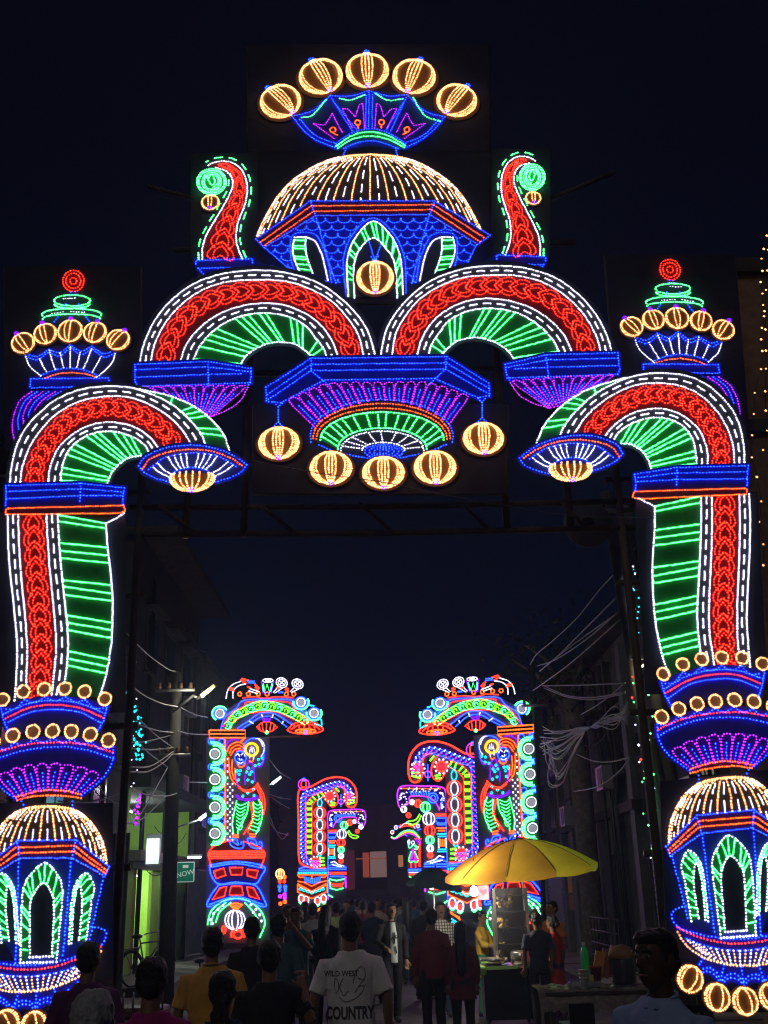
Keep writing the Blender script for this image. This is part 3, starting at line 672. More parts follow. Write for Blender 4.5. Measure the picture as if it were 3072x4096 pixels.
FBR = (1500, 1000, .66305); d_ = lambda u, v: px(FBR, u, v)
upper_arch(affine([c_(88, 680), c_(1510, 640), c_(800, 122)], [d_(1430, 620), d_(35, 635), d_(690, 95)]),
           affine([c_(60, 690), c_(760, 715), c_(520, 1000)], [d_(1465, 620), d_(785, 690), d_(1050, 950)]), 'white and red upper arch board springing to the right of the centre')

# --- central medallion
B = Bd(FG, YG - .26)
th = thing('medallion_board', 'central blue and violet basin board with green and orange rings', 'light board', B.p(835, 690))
bounds_panel(B, th, 90, 385, 1560, 900, -.20)
L1 = [(165, 287), (425, 120), (1205, 110), (1450, 263)]; L4 = [(250, 376), (500, 245), (1140, 236), (1385, 347)]
fill(B, th, 'box_backing', L1 + [(1455, 335), (1385, 347), (1140, 236), (500, 245), (250, 376), (168, 368)], CBLUE, 0)
for q in (L1, [(172, 328), (425, 155), (1205, 146), (1450, 292)], [(178, 357), (425, 190), (1200, 182), (1450, 325)], L4, [(425, 120), (425, 192), (522, 272)], [(1205, 110), (1203, 182), (1105, 270)], [(165, 287), (168, 368), (250, 376)], [(1450, 263), (1455, 335), (1385, 347)]):
    strand(B, th, 'blue_light_row', q, 'blue', False)
petals(B, th, [(292, 372), (395, 325), (500, 282), (600, 272), (840, 272), (1060, 270), (1160, 288), (1250, 320), (1335, 352)], [(438, 515), (540, 435), (690, 380), (840, 358), (990, 380), (1130, 432), (1225, 500)], 17, push=14)
bo = ell(832, 572, 412, 214, 172, 368, 40)
strand(B, th, 'basin_rim', bo, 'blue', False); strand(B, th, 'basin_orange_ring', ell(832, 575, 395, 194, 178, 362, 40), 'orange', False); strand(B, th, 'basin_orange_ring', ell(832, 578, 376, 170, 178, 362, 40), 'orange', False)
fill(B, th, 'basin_backing', ell(832, 578, 408, 210, 175, 365, 40) + [(1060, 672), (840, 702), (610, 672)], CLOTH, .003)
g1 = ell(835, 585, 355, 155, 178, 362, 36); g2 = ell(835, 640, 256, 118, 178, 362, 36)
band(B, th, 'green_ring_backing', g1, g2, CGREEN, .008)
strand(B, th, 'green_ring', g1, 'green', False); strand(B, th, 'green_ring', g2, 'green', False)
for a in (186, 197, 211, 219, 229, 241, 255, 266, 274, 286, 297, 306, 318, 330, 341, 352):
    strand(B, th, 'green_spoke', [(835 + 352 * math.cos(R(a)), 585 + 153 * math.sin(R(a))), (835 + 258 * math.cos(R(a)), 640 + 120 * math.sin(R(a)))], 'green', False)
strand(B, th, 'white_ring', ell(835, 650, 240, 110, 172, 368, 36), 'white', False, r=.0095); strand(B, th, 'white_ring', ell(842, 650, 122, 44, 180, 360, 24), 'white', False, r=.0095)
for a in (192, 208, 224, 250, 268, 290, 310, 330, 350):
    strand(B, th, 'white_spoke', [(835 + 232 * math.cos(R(a)), 650 + 106 * math.sin(R(a))), (842 + 126 * math.cos(R(a)), 650 + 46 * math.sin(R(a)))], 'white', False, r=.0095)
fill(B, th, 'whorl_backing', ell(845, 655, 118, 42, n=24)[:-1], CBLUE, .01)
for s_ in (112, 86, 58, 28): strand(B, th, 'blue_whorl', ell(845, 658, s_, s_ * .36, n=28), 'blue', False)
strand(B, th, 'basin_bottom', [(470, 620), (600, 668), (840, 702), (1060, 670), (1205, 618)], 'blue')
Bl = Bd(FG, YG - .275)
for cu, cv, rx, ry, lb, st in ((240, 612, 114, 96, 'golden lantern hanging by a blue string from the left corner of the central basin', [[(210, 372), (236, 402), (258, 378)], [(236, 402), (236, 488)], [(236, 488), (205, 518)], [(236, 488), (266, 518)]]),
                               (540, 755, 117, 98, 'golden lantern under the basin, left of the lowest one', None), (842, 782, 117, 94, 'lowest golden lantern, right under the middle of the central basin', None), (1140, 752, 117, 98, 'golden lantern under the basin, right of the lowest one', None),
                               (1418, 585, 113, 94, 'golden lantern hanging by a blue string from the right corner of the central basin', [[(1390, 350), (1410, 376), (1428, 352)], [(1412, 376), (1412, 462)], [(1412, 462), (1380, 494)], [(1412, 462), (1446, 494)]])):
    lantern(Bl, cu, cv, rx, ry, 0, lb, top=None, string=st, group='lanterns under the central basin', lons=(-90, -80, -69, -58, -46, -15, -5, 5, 15, 46, 58, 69, 80, 90))

# --- lower arches with bell lamps
def lower_arch(aff, side):
    B = Bd(FC, YG - .36, aff)
    th = thing('lower_arch_board', 'white and red lower arch board curving over the %s column' % side, 'light board', B.p(300, 1480), 'lower arches')
    o1 = [(65, 1470), (75, 1360), (110, 1220), (170, 1100), (260, 1000), (370, 912), (500, 852), (640, 826), (780, 822), (900, 838), (1020, 880), (1130, 935), (1220, 1005), (1300, 1090), (1345, 1160), (1362, 1215)]
    o2 = [(135, 1470), (150, 1350), (200, 1220), (280, 1100), (380, 1002), (500, 932), (640, 896), (780, 886), (900, 906), (1020, 956), (1130, 1030), (1210, 1112), (1272, 1212)]
    gg = [(930, 842), (1110, 880), (1270, 945), (1395, 1035), (1480, 1135), (1522, 1245)]
    i1 = [(320, 1468), (332, 1360), (382, 1240), (470, 1150), (570, 1090), (700, 1060), (830, 1072), (930, 1112), (1005, 1172), (1055, 1235)]
    i2 = [(400, 1462), (410, 1370), (442, 1270), (510, 1190), (600, 1140), (700, 1120), (800, 1130), (890, 1162), (960, 1212), (990, 1262)]
    sm = [(708, 1482), (740, 1400), (800, 1330), (870, 1292), (990, 1275)]
    outer_board(B, th, o1, sm)
    rope_band(B, th, o1, o2); rope_band(B, th, i1, i2)
    band(B, th, 'chain_backing', o2, i1, CRED, 0.002, 40)
    chain(B, th, [(228, 1468), (240, 1345), (300, 1222), (380, 1112), (482, 1022), (600, 977), (725, 957), (848, 978), (955, 1020), (1052, 1082), (1125, 1160), (1160, 1225)], 60, 16)
    band(B, th, 'fan_backing', i2, sm, CGREEN, 0.004); strand(B, th, 'white_light_rope', sm, 'white')
    greens(B, th, i2, sm, [(.03, .04), (.08, .10), (.13, .16), (.24, .28), (.29, .34), (.34, .40), (.45, .50), (.50, .56), (.55, .62), (.66, .70), (.73, .78), (.80, .86)])
    ob = [(930, 846), (1130, 940), (1222, 1010), (1300, 1092), (1345, 1160), (1362, 1215)]
    strand(B, th, 'white_light_rope', gg, 'white'); band(B, th, 'side_backing', gg, ob, CGREEN, 0.0)
    greens(B, th, gg, ob, [(.30, .38), (.50, .52), (.57, .58), (.64, .64), (.80, .78), (.87, .85)])
    B = Bd(FC, YG - .40, aff)
    th = thing('capital_board', 'blue capital board with orange lower edge on top of the %s column' % side, 'light board', B.p(300, 1680), 'column capitals')
    T = [(40, 1480), (540, 1466), (826, 1496)]
    fill(B, th, 'box_backing', T + [(816, 1605), (540, 1610), (40, 1622)], CBLUE, 0)
    for q in (T, [(45, 1520), (540, 1502), (822, 1522)], [(45, 1568), (540, 1547), (800, 1546)], [(40, 1480), (38, 1612)], [(826, 1496), (816, 1550), (815, 1605)], [(535, 1466), (530, 1582)]): strand(B, th, 'blue_light_row', q, 'blue', False)
    strand(B, th, 'orange_light_frame', [(55, 1632), (820, 1612), (833, 1648), (800, 1664), (38, 1672), (38, 1642)], 'orange', False, closed=True, step=.026)
    fill(B, th, 'frame_backing', [(45, 1634), (820, 1616), (830, 1650), (45, 1670)], mat('eave_dark_cloth', (.05, .02, .10), .9), .002)
    B = Bd(FC, YG - .46, aff)
    th = thing('bell_lamp_board', 'blue saucer lamp board at the inner end of the %s arch' % side, 'light board', B.p(1280, 1450), 'saucer lamps')
    up = [(920, 1350), (960, 1292), (1060, 1242), (1180, 1216), (1330, 1215), (1480, 1250), (1580, 1300), (1636, 1342)]
    fill(B, th, 'saucer_backing', up + [(1600, 1390), (1520, 1430), (1430, 1455), (1120, 1455), (1030, 1430), (950, 1388)], mat('saucer_cloth', (.03, .05, .22), .85), 0)
    for q in (up, [(920, 1350), (950, 1388), (1030, 1430), (1122, 1456)], [(1636, 1342), (1600, 1390), (1520, 1430), (1430, 1456)], [(985, 1372), (1100, 1292), (1280, 1262), (1450, 1286), (1565, 1352)], [(1122, 1432), (1170, 1382), (1270, 1360), (1370, 1376), (1430, 1430)]):
        strand(B, th, 'saucer_rim', q, 'blue')
    strand(B, th, 'saucer_orange_ring', [(945, 1370), (1000, 1302), (1130, 1256), (1280, 1240), (1420, 1256), (1540, 1302), (1606, 1346)], 'orange')
    a, b = samp([(985, 1385), (1100, 1298), (1280, 1270), (1450, 1292), (1575, 1372)], 17), samp([(1100, 1438), (1170, 1378), (1270, 1354), (1370, 1372), (1440, 1436)], 17)
    for i in (1, 2, 4, 5, 6, 7, 9, 10, 11, 12, 14, 15): strand(B, th, 'white_spoke', [tuple(a[i]), tuple((a[i] + b[i]) / 2 + np.array([0, 8])), tuple(b[i])], 'white', r=.0095, step=.022)
    lantern(Bd(FC, YG - .52, aff), 1278, 1438, 146, 88, 0, 'golden lantern half hidden in the saucer lamp of the %s arch' % side, top=None, half=True, group='lanterns in the saucer lamps', lons=(-90, -78, -66, -52, -30, -12, 6, 24, 52, 66, 78, 90))
FH = (2000, 1000, .64617); c_ = lambda u, v: px(FC, u, v); d_ = lambda u, v: px(FH, u, v)
AFL = affine([c_(40, 1480), c_(826, 1496), c_(1280, 1525), c_(760, 822)], [d_(1535, 1335), d_(835, 1388), d_(428, 1438), d_(930, 765)])
lower_arch(None, 'left'); lower_arch(AFL, 'right')

# --- finial towers
def finial(aff, side):
    B = Bd(FC, YG - .10, aff)
    th = thing('finial_board', 'vase shaped finial board with red disc above the %s column' % side, 'light board', B.p(450, 900), 'finials')
    bounds_panel(B, th, 30, 20, 930, 1250, -.12)
    fill(B, th, 'disc_backing', ell(487, 122, 68, 68, n=24)[:-1], CRED, 0)
    for r_ in (70, 50, 22): strand(B, th, 'red_ring', ell(487, 122, r_, r_, n=28), 'red', False)
    multi(B, th, 'neck', [[(470, 195), (466, 212)], [(500, 195), (504, 212)], [(435, 275), (420, 302)], [(522, 275), (540, 302)], [(382, 362), (350, 410)], [(572, 362), (605, 402)]], 'blue', False)
    for q in (ell(478, 252, 120, 36, n=36), ell(478, 276, 118, 28, 5, 175, 24), ell(475, 345, 198, 40, 170, 370, 36), ell(475, 372, 190, 30, 180, 360, 30)): strand(B, th, 'green_ring', q, 'green', False, step=.024)
    multi(B, th, 'white_glint', [[(420, 240), (495, 236)], [(345, 338), (420, 328)], [(470, 326), (560, 330)]], 'white', False, r=.008)
    tp = [(165, 600), (325, 577), (465, 547), (610, 557), (768, 582)]
    fill(B, th, 'bowl_backing', tp + [(640, 755), (460, 720), (270, 750)], mat('bowl_cloth', (.02, .03, .16), .85), 0)
    scallops(B, th, tp, 36, dbl=22, name='blue_scallop')
    for q in ([(165, 612), (200, 690), (270, 752)], [(262, 638), (282, 680), (306, 722)], [(326, 585), (345, 650), (366, 706)], [(398, 602), (420, 696)], [(466, 562), (466, 692)], [(532, 596), (510, 696)], [(606, 572), (582, 640), (555, 702)], [(672, 622), (640, 680), (614, 726)], [(768, 592), (740, 670), (645, 760)]):
        strand(B, th, 'white_bowl_rib', q, 'white', r=.0095, step=.028)
    strand(B, th, 'collar_arc', [(272, 748), (360, 714), (460, 702), (560, 714), (642, 746)], 'blue'); strand(B, th, 'collar_arc', [(300, 766), (380, 740), (460, 731), (550, 738), (630, 756)], 'orange')
    fill(B, th, 'box_backing', [(205, 772), (720, 766), (726, 810), (700, 820), (200, 830)], CBLUE, 0)
    strand(B, th, 'blue_light_frame', [(205, 772), (720, 766), (726, 810), (700, 822), (200, 832)], 'blue', False, closed=True)
    fill(B, th, 'bulb_backing', [(220, 850), (110, 930), (80, 1060), (110, 1210), (420, 1000), (640, 860)], CPINK, 0, False)
    cs = [[(210, 858), (130, 920), (86, 1040), (86, 1140), (114, 1205)], [(245, 858), (165, 920), (120, 1030), (128, 1120), (150, 1150)], [(285, 858), (200, 920), (155, 1010), (158, 1100)], [(320, 858), (236, 920), (192, 1000), (196, 1060)], [(365, 858), (280, 915), (232, 980), (236, 1020)], [(405, 856), (330, 900), (285, 960)], [(450, 856), (385, 885), (330, 930)], [(500, 852), (440, 872), (385, 905)]]
    for i, q in enumerate(cs): strand(B, th, 'bulb_rib', q, 'violet' if i % 2 == 0 else 'blue')
    Bl = Bd(FC, YG - .115, aff)
    for j, (cu, cv, r_, ang) in enumerate(((155, 537, 74, -35), (303, 476, 74, -15), (468, 457, 80, 3), (632, 467, 74, 14), (785, 516, 74, 38))):
        lantern(Bl, cu, cv, r_, r_, ang if aff is None else -ang, '%s small golden lantern around the %s finial' % (('outermost', 'second', 'middle', 'fourth', 'innermost')[j] + (' from the outside,' if j in (1, 3) else ''), side), top='purple', bot=None, lons=(-90, -68, -20, 6, 68, 90), group='lanterns around the finials')
finial(None, 'left')
c_ = lambda u, v: px(FC, u, v)
AFF_ = affine([c_(487, 122), c_(200, 800), c_(725, 800)], [d_(1053, 122), d_(1358, 735), d_(888, 735)])
finial(AFF_, 'right')

# --- columns
def column(aff, side):
    B = Bd(FD, YG - .34, aff)
    th = thing('column_board', 'tall %s column board with red chain and green rungs' % side, 'light board', B.p(500, 2000), 'columns')
    w1 = [(70, 352), (70, 560), (85, 800), (110, 1050), (135, 1300), (150, 1500), (145, 1750), (130, 1990)]
    w2 = [(160, 352), (165, 560), (180, 800), (202, 1050), (226, 1300), (240, 1550), (236, 1720), (228, 1960)]
    w3 = [(410, 347), (420, 560), (440, 830), (465, 1090), (490, 1350), (495, 1560), (475, 1780), (455, 1960)]
    w4 = [(510, 347), (522, 600), (546, 870), (572, 1120), (600, 1400), (596, 1620), (572, 1830), (540, 1960)]
    w5 = [(940, 430), (950, 620), (985, 920), (997, 1150), (990, 1420), (965, 1640), (922, 1830), (878, 1965)]
    fill(B, th, 'backing_panel', [(-10, 330), (1110, 330), (1110, 2100), (-10, 2100)], CLOTH, -.005)
    rope_band(B, th, w1, w2, dash=(.095, .075)); rope_band(B, th, w3, w4, dash=(.095, .075))
    band(B, th, 'chain_backing', w2, w3, CRED, .002, 30)
    chain(B, th, [(316, 1985), (350, 1830), (366, 1600), (360, 1350), (340, 1100), (320, 850), (302, 600), (293, 352)], 92, 12)
    band(B, th, 'rung_backing', w4, w5, CGREEN, .004, 30)
    strand(B, th, 'white_light_rope', w5, 'white'); strand(B, th, 'white_light_rope', [(1095, 342), (1020, 386), (940, 430)], 'white', False)
    for (a, b, c, d) in ((525, 355, 922, 425), (525, 410, 925, 470), (528, 600, 930, 640), (533, 670, 938, 710), (540, 735, 945, 776), (555, 930, 970, 972), (562, 987, 974, 1047), (570, 1060, 978, 1112), (583, 1240, 982, 1305), (588, 1305, 980, 1370), (594, 1370, 976, 1440), (606, 1560, 958, 1630), (605, 1625, 944, 1692), (600, 1685, 926, 1752)):
        strand(B, th, 'green_rung', [(a, b), (c, d)], 'green', False, step=.021, r=.012)
column(None, 'left')
c_ = lambda u, v: px(FD, u, v); FI = (2472, 1900, .45215); d_ = lambda u, v: px(FI, u, v)
column(affine([c_(70, 350), c_(1095, 340), c_(130, 1990), c_(880, 1960)], [d_(1165, 182), d_(165, 182), d_(1175, 1780), d_(468, 1810)]), 'right')

# --- pedestals
c_ = lambda u, v: px(FE, u, v); d_ = lambda u, v: px(FJ, u, v)
SE = [(645, 225), (668, 1245), (445, 890), (465, 1085), (275, 1225), (550, 1690)]; SJ = [(275, 90), (290, 1090), (500, 715), (480, 940), (672, 1055), (430, 1590)]
AEJ = affine([c_(*x) for x in SE], [d_(*x) for x in SJ]); AJE = affine([d_(*x) for x in SJ], [c_(*x) for x in SE])
def ring(B, u, v, r_, label):
    C = B.p(u, v, .03); s = B.m(u, v) * r_
    t = thing('ring_lamp', label, 'ring lamp', C, 'ring lamps on the pedestals')
    beads('bead_ring', [C + Vector((s * math.cos(a), -.03, s * math.sin(a))) for a in np.linspace(0, 2 * math.pi, 19)[:-1]], .0135, led('gold', .9), t)
    lathe_disc = [C + Vector((s * .82 * math.cos(a), -.012, s * .82 * math.sin(a))) for a in np.linspace(0, 2 * math.pi, 17)[:-1]]
    V = lathe_disc + [v_ + Vector((0, .015, 0)) for v_ in lathe_disc]
    mk('disc', V, [list(range(16)), list(range(31, 15, -1))] + [[i, i + 16, (i + 1) % 16 + 16, (i + 1) % 16] for i in range(16)], mat('grey_brown_disc', (.24, .17, .13), .8), t)
def pedestal(side):
    aff = None if side == 'left' else AEJ
    B = Bd(FE, YG - .46, aff); BJ = Bd(FJ, YG - .46, AJE if side == 'left' else None)
    th = thing('bowl_tier_board', 'two tiered blue bowl board with violet petals under the %s column' % side, 'light board', B.p(320, 850), 'bowl tiers')
    t1 = [(15, 275), (80, 255), (210, 215), (340, 205), (470, 215), (590, 240), (655, 270)]
    fill(B, th, 'tier_backing', [(5, 285), (200, 235), (340, 222), (500, 235), (655, 275), (600, 410), (330, 385), (50, 425)], CBLUE, 0)
    scallops(B, th, [(40, 285), (148, 228), (275, 212), (402, 210), (522, 228), (630, 280)], 26, name='blue_scallop')
    for c, q in (('blue', [(20, 315), (180, 250), (335, 232), (490, 250), (640, 312)]), ('red', [(35, 342), (180, 277), (332, 259), (485, 277), (632, 338)]), ('blue', [(50, 366), (180, 306), (332, 287), (485, 304), (612, 368)]), ('blue', [(5, 270), (22, 350), (52, 425)]), ('blue', [(656, 262), (635, 350), (600, 412)])):
        strand(B, th, 'bowl_arc', q, c, step=.026)
    fill(B, th, 'tier_backing', [(-70, 560), (80, 505), (200, 475), (330, 465), (450, 475), (560, 492), (692, 530), (690, 590), (660, 660), (610, 720), (500, 810), (300, 780), (90, 830), (-50, 690)], CBLUE, 0.001)
    scallops(B, th, [(-10, 525), (85, 493), (207, 468), (327, 464), (442, 468), (558, 488), (668, 522)], 24, name='blue_scallop')
    for c, q in (('red', [(-80, 570), (0, 542), (180, 499), (380, 490), (550, 506), (688, 550)]), ('blue', [(-80, 612), (0, 581), (180, 532), (380, 516), (550, 540), (692, 588)]), ('blue', [(692, 515), (692, 590), (662, 662), (612, 722), (500, 812)]), ('blue', [(-85, 560), (-70, 640), (0, 760), (95, 830)])):
        strand(B, th, 'bowl_arc', q, c)
    petals(B, th, [(-10, 712), (75, 668), (150, 650), (230, 638), (310, 634), (390, 638), (470, 650), (550, 672), (608, 705)], [(98, 832), (190, 800), (290, 783), (390, 788), (492, 806)], 8, push=18)
    for q in ([(100, 824), (190, 796), (292, 781), (395, 786), (492, 806)], [(108, 842), (200, 820), (300, 814), (400, 816), (494, 830)]): strand(B, th, 'orange_collar', q, 'orange', step=.024)
    fill(B, th, 'collar_backing', [(100, 828), (190, 800), (292, 785), (395, 790), (492, 810), (494, 828), (300, 812), (108, 840)], mat('eave_dark_cloth', (.05, .02, .10), .9), .004)
    for q in ([(130, 850), (152, 892)], [(442, 850), (446, 892)]): strand(B, th, 'neck', q, 'blue', False)
    names = ('outermost', 'second', 'third', 'fourth', 'fifth', 'innermost')
    for j, (u, v) in enumerate(((22, 230), (148, 181), (275, 166), (402, 163), (522, 181), (646, 226))): ring(B, u, v, 38, '%s golden ring lamp on the top tier under the %s column' % (names[j], side))
    for j, (u, v) in enumerate(((-35, 490), (85, 449), (207, 426), (327, 422), (442, 425), (558, 443), (668, 479))): ring(B, u, v, 40, '%s golden ring lamp on the second tier under the %s column' % (('outermost', 'second', 'third', 'fourth', 'fifth', 'sixth', 'innermost')[j], side))
    # lantern pavilion
    th = thing('pavilion_board', 'lantern pavilion board with golden dome and three arched windows, %s pedestal' % side, 'light board', B.p(280, 2000), 'lantern pavilions')
    fill(B, th, 'backing_panel', [(-140, 860), (690, 860), (690, 2160), (-140, 2160)], CLOTH, -.005)
    pr = np.array(samp([(0, 880), (90, 884), (170, 904), (240, 950), (295, 1015), (335, 1090), (352, 1150), (362, 1225)], 40))
    ev = lambda u: np.interp(u, [-70, 105, 465, 668], [1245, 1090, 1086, 1250])
    fill(B, th, 'dome_backing', [(290 - x, y) for x, y in pr[::-1]] + [(290 + x, y) for x, y in pr[1:]] + [(465, 1090), (105, 1092)], MATS['brown_backing_cloth'], 0)
    for i in range(23):
        t = math.sin((i / 22 - .5) * math.pi)
        q = [(290 + t * x, y) for x, y in pr if y < ev(290 + t * x) - 3 and (y > 893 or i % 2 == 0)]
        if len(q) > 3:
            if i % 2 == 0: strand(B, th, 'golden_rib', q, 'gold', False)
            else: dashes(B, th, 'white_dash', q[3:], 'white', (.10, .07), .0095)
    E1 = [(-90, 1250), (105, 1090), (465, 1086), (668, 1250)]; E4 = [(-62, 1310), (120, 1197), (440, 1196), (642, 1308)]
    fill(B, th, 'eave_backing', E1 + E4[::-1], MATS['eave_dark_cloth'], .004)
    for c, q in (('blue', E1), ('orange', [(-78, 1272), (97, 1132), (457, 1121), (652, 1272)]), ('orange', [(-68, 1292), (106, 1166), (456, 1156), (646, 1292)]), ('blue', E4), ('blue', [(668, 1250), (642, 1310)]), ('blue', [(105, 1090), (118, 1197)]), ('blue', [(465, 1086), (440, 1196)])):
        strand(B, th, 'eave_light_row', q, c, False, step=.026)
    fill(B, th, 'wall_backing', [(-60, 1310), (120, 1198), (440, 1197), (640, 1308), (550, 1690), (385, 1830), (95, 1835), (20, 1690)], mat('pavilion_blue_cloth', (.02, .05, .28), .85), 0)
    for q in ([(115, 1205), (95, 1840)], [(435, 1205), (410, 1520), (385, 1790)], [(632, 1312), (550, 1692)], [(-62, 1312), (10, 1692)]): strand(B, th, 'wall_edge', q, 'blue', False)
    o = [(125, 1838), (132, 1500), (150, 1360), (200, 1282), (275, 1226), (340, 1282), (380, 1372), (376, 1500), (345, 1830)]
    i_ = [(182, 1800), (184, 1490), (214, 1402), (265, 1348), (312, 1402), (330, 1500), (318, 1796)]
    o2 = [(420, 1722), (438, 1460), (468, 1345), (530, 1290), (576, 1372), (560, 1460), (526, 1712)]
    i2 = [(438, 1716), (452, 1480), (478, 1368), (496, 1400), (502, 1500), (482, 1700)]
    for k_, (oo, ii) in enumerate(((o, i_), (o2, i2), (mirror_u(o2, 268), mirror_u(i2, 268)))):
        w_ = strand(B, th, 'window_arch', oo, 'white', r=.0105); strand(B, th, 'window_arch', ii, 'white', r=.0105)
        band(B, th, 'window_green_surround', oo, ii, CGREEN, .006); fill(B, th, 'window_dark', [tuple(x) for x in crom(ii)], CLOTH, .008)
        a, b = samp(oo, 50), samp(ii, 50)
        for t in (3, 5, 9, 12, 13, 17, 19, 21, 23, 25, 27, 29, 33, 34, 38, 41, 44, 47):
            strand(B, th, 'green_cross_bar', [tuple(a[t]), tuple(b[min(49, t + (t % 3) - 1)])], 'green', False, step=.02, r=.0105)
    strand(B, th, 'window_sill_lights', [(125, 1838), (345, 1832)], 'white', False); strand(B, th, 'window_sill_lights', [(182, 1802), (320, 1798)], 'white', False)
    # lower bowl, traced on the other side of the gate
    fill(BJ, th, 'lower_bowl_backing', [(330, 1540), (360, 1620), (420, 1730), (520, 1805), (660, 1848), (780, 1856), (918, 1842), (1040, 1790), (1120, 1690), (1150, 1600), (1060, 1640), (760, 1690), (560, 1670)], CBLUE, .002)
    for c, q in (('blue', [(415, 1490), (365, 1504), (328, 1540), (350, 1600), (420, 1642), (600, 1682), (760, 1692), (918, 1672), (1060, 1625), (1130, 1560)]), ('red', [(365, 1622), (500, 1682), (700, 1720), (918, 1697), (1110, 1620)]), ('blue', [(420, 1690), (560, 1742), (740, 1762), (918, 1742), (1070, 1690)]), ('gold', [(365, 1650), (420, 1732), (520, 1802), (660, 1846), (780, 1856), (918, 1842), (1040, 1790), (1110, 1690)])):
        strand(BJ, th, 'lower_bowl_arc', q, c)
    a, b = samp([(430, 1700), (560, 1748), (740, 1766), (918, 1746), (1060, 1696)], 19), samp([(480, 1775), (600, 1826), (760, 1848), (900, 1836), (1020, 1790)], 19)
    for i in range(19): strand(BJ, th, 'lower_bowl_rib', [tuple(a[i]), tuple((a[i] + b[i]) / 2 + np.array([(i - 9) * -1.6, 0])), tuple(b[i] + np.array([(9 - i) * 3.5, 0]))], 'gold' if i % 2 == 0 else 'white', r=.0105)
    fill(BJ, th, 'skirt_backing', [(520, 1812), (450, 1900), (560, 1900), (630, 1975), (700, 1940), (770, 1985), (840, 1945), (905, 1975), (1000, 1890), (1080, 1880), (1010, 1810), (780, 1862)], CBLUE, .001)
    for q in ([(522, 1812), (470, 1882)], [(652, 1852), (622, 1965)], [(757, 1862), (768, 1982)], [(862, 1852), (902, 1965)], [(980, 1822), (1050, 1880)]): strand(BJ, th, 'skirt_spoke', q, 'blue', False)
    for q in ([(488, 1925), (520, 1898), (560, 1892), (600, 1920), (630, 1965)], [(640, 1968), (670, 1938), (702, 1930), (740, 1942), (768, 1978)], [(770, 1978), (800, 1942), (836, 1932), (872, 1940), (902, 1968)], [(906, 1966), (940, 1925), (980, 1895), (1040, 1900)]):
        strand(BJ, th, 'skirt_scallop', q, 'blue'); strand(BJ, th, 'skirt_scallop', [(x, y - 24) for x, y in q], 'blue')
    Bl = Bd(FJ, YG - .475, AJE if side == 'left' else None)
    for j, (u, v) in enumerate(((440, 1935), (605, 2048), (776, 2072), (940, 2042))):
        lantern(Bl, u, v, 76, 76, 30 - 20 * j, '%s golden lantern hanging under the %s pavilion' % (('innermost', 'second', 'third', 'outermost')[j], side), top=None, bot=None, lons=(-90, -66, -45, 20, 66, 90), group='lanterns under the pavilions')
pedestal('left'); pedestal('right')

# --- bamboo scaffold that carries the gate
th = thing('bamboo_scaffold', 'dark bamboo scaffold standing behind the light boards of the gate', 'scaffold', (0, YG + .25, 0))
def zof(px_, py): return P(px_, py, YG + .25)
for xa, xb, zt in ((-3.85, -3.85, 8.0), (-2.72, -2.72, 8.0), (3.62, 3.62, 8.0), (2.6, 2.6, 8.0), (-1.55, -1.55, 11.4), (1.35, 1.35, 11.4), (-2.2, -2.1, 9.4), (2.05, 2.0, 9.4)):
    z0 = 0 if abs(xa) > 2.5 else zof(1536, 2130).z
    tubes('bamboo_pole', [[(xa, YG + .25, z0), ((xa + xb) / 2 + .02, YG + .25, (z0 + zt) / 2), (xb, YG + .25, zt)]], .045, BAMBOO, th, 8)
for q0, q1 in (((2190, 800), (2455, 690)), ((800, 800), (590, 745))):
    tubes('bamboo_stay', [[zof(*q0), zof(*q1)]], .03, BAMBOO, th, 8)
for py in (2030, 2135):
    a, b = zof(520, py), zof(2540, py - 25)
    tubes('bamboo_beam', [[a, (a + b) / 2 - Vector((0, 0, .03)), b]], .038, BAMBOO, th, 8)
for k_ in range(5):
    a, b = zof(640 + k_ * 400, 2030 - k_ * 5), zof(780 + k_ * 390, 2135 - k_ * 5)
    tubes('bamboo_brace', [[a + Vector((0, -.05, 0)), b + Vector((0, -.05, 0))]], .024, BAMBOO, th, 6)
for py in (1000, 1500):
    a, b = zof(700, py), zof(2300, py - 30)
    tubes('bamboo_beam', [[a, b]], .04, BAMBOO, th, 8)
for sgn, x0, x1 in ((-1, -3.85, -2.72), (1, 3.62, 2.6)):
    for z in (.8, 2.2, 3.6, 5.0, 6.2): tubes('bamboo_beam', [[(x0 - .1 * -sgn, YG + .32, z), (x1 + .1 * -sgn, YG + .32, z + .03)]], .036, BAMBOO, th, 8)
# ------------------------------------------------------------------ the smaller gates of lights down the street
def far(B, th, name, lists, c, r=.018, smooth=True, off=.022, k=1.0, sides=4):
    L = []
    for pts in lists:
        q = crom(pts, False, 6) if smooth and len(pts) > 2 else np.array(pts, float)
        L.append([B.p(u, v, off) for u, v in q])
    return tubes(name, L, r * min(.85, max(.66, B.Y / 40)), led(c, k * (.55 if c == 'white' else .85)), th, sides, caps=False)
def ringf(B, th, name, u, v, rx, c, r=.018, ry=None, fillc=None):
    o = far(B, th, name, [ell(u, v, rx, ry or rx, n=20)], c, r, False)
    if fillc is not None: fill(B, th, name.replace('_ring', '') + '_disc', ell(u, v, rx * .72, (ry or rx) * .72, n=14)[:-1], fillc, .01)
    return o
FB1 = mat('far_board_cloth', (.15, .15, .20), .9)
CORNG = mat('orange_glow_cloth', (.30, .07, .015), .85)  # cloth colour stands in for orange lamp glow
PALE = mat('pale_disc_glow', (.75, .75, .78), .5, emit=(.8, .82, .9), estr=.22)  # faint glow put into the disc colour
HOTR = mat('glowing_red_disc', (.6, .02, .05), .5, emit=(1, .02, .05), estr=1.6)
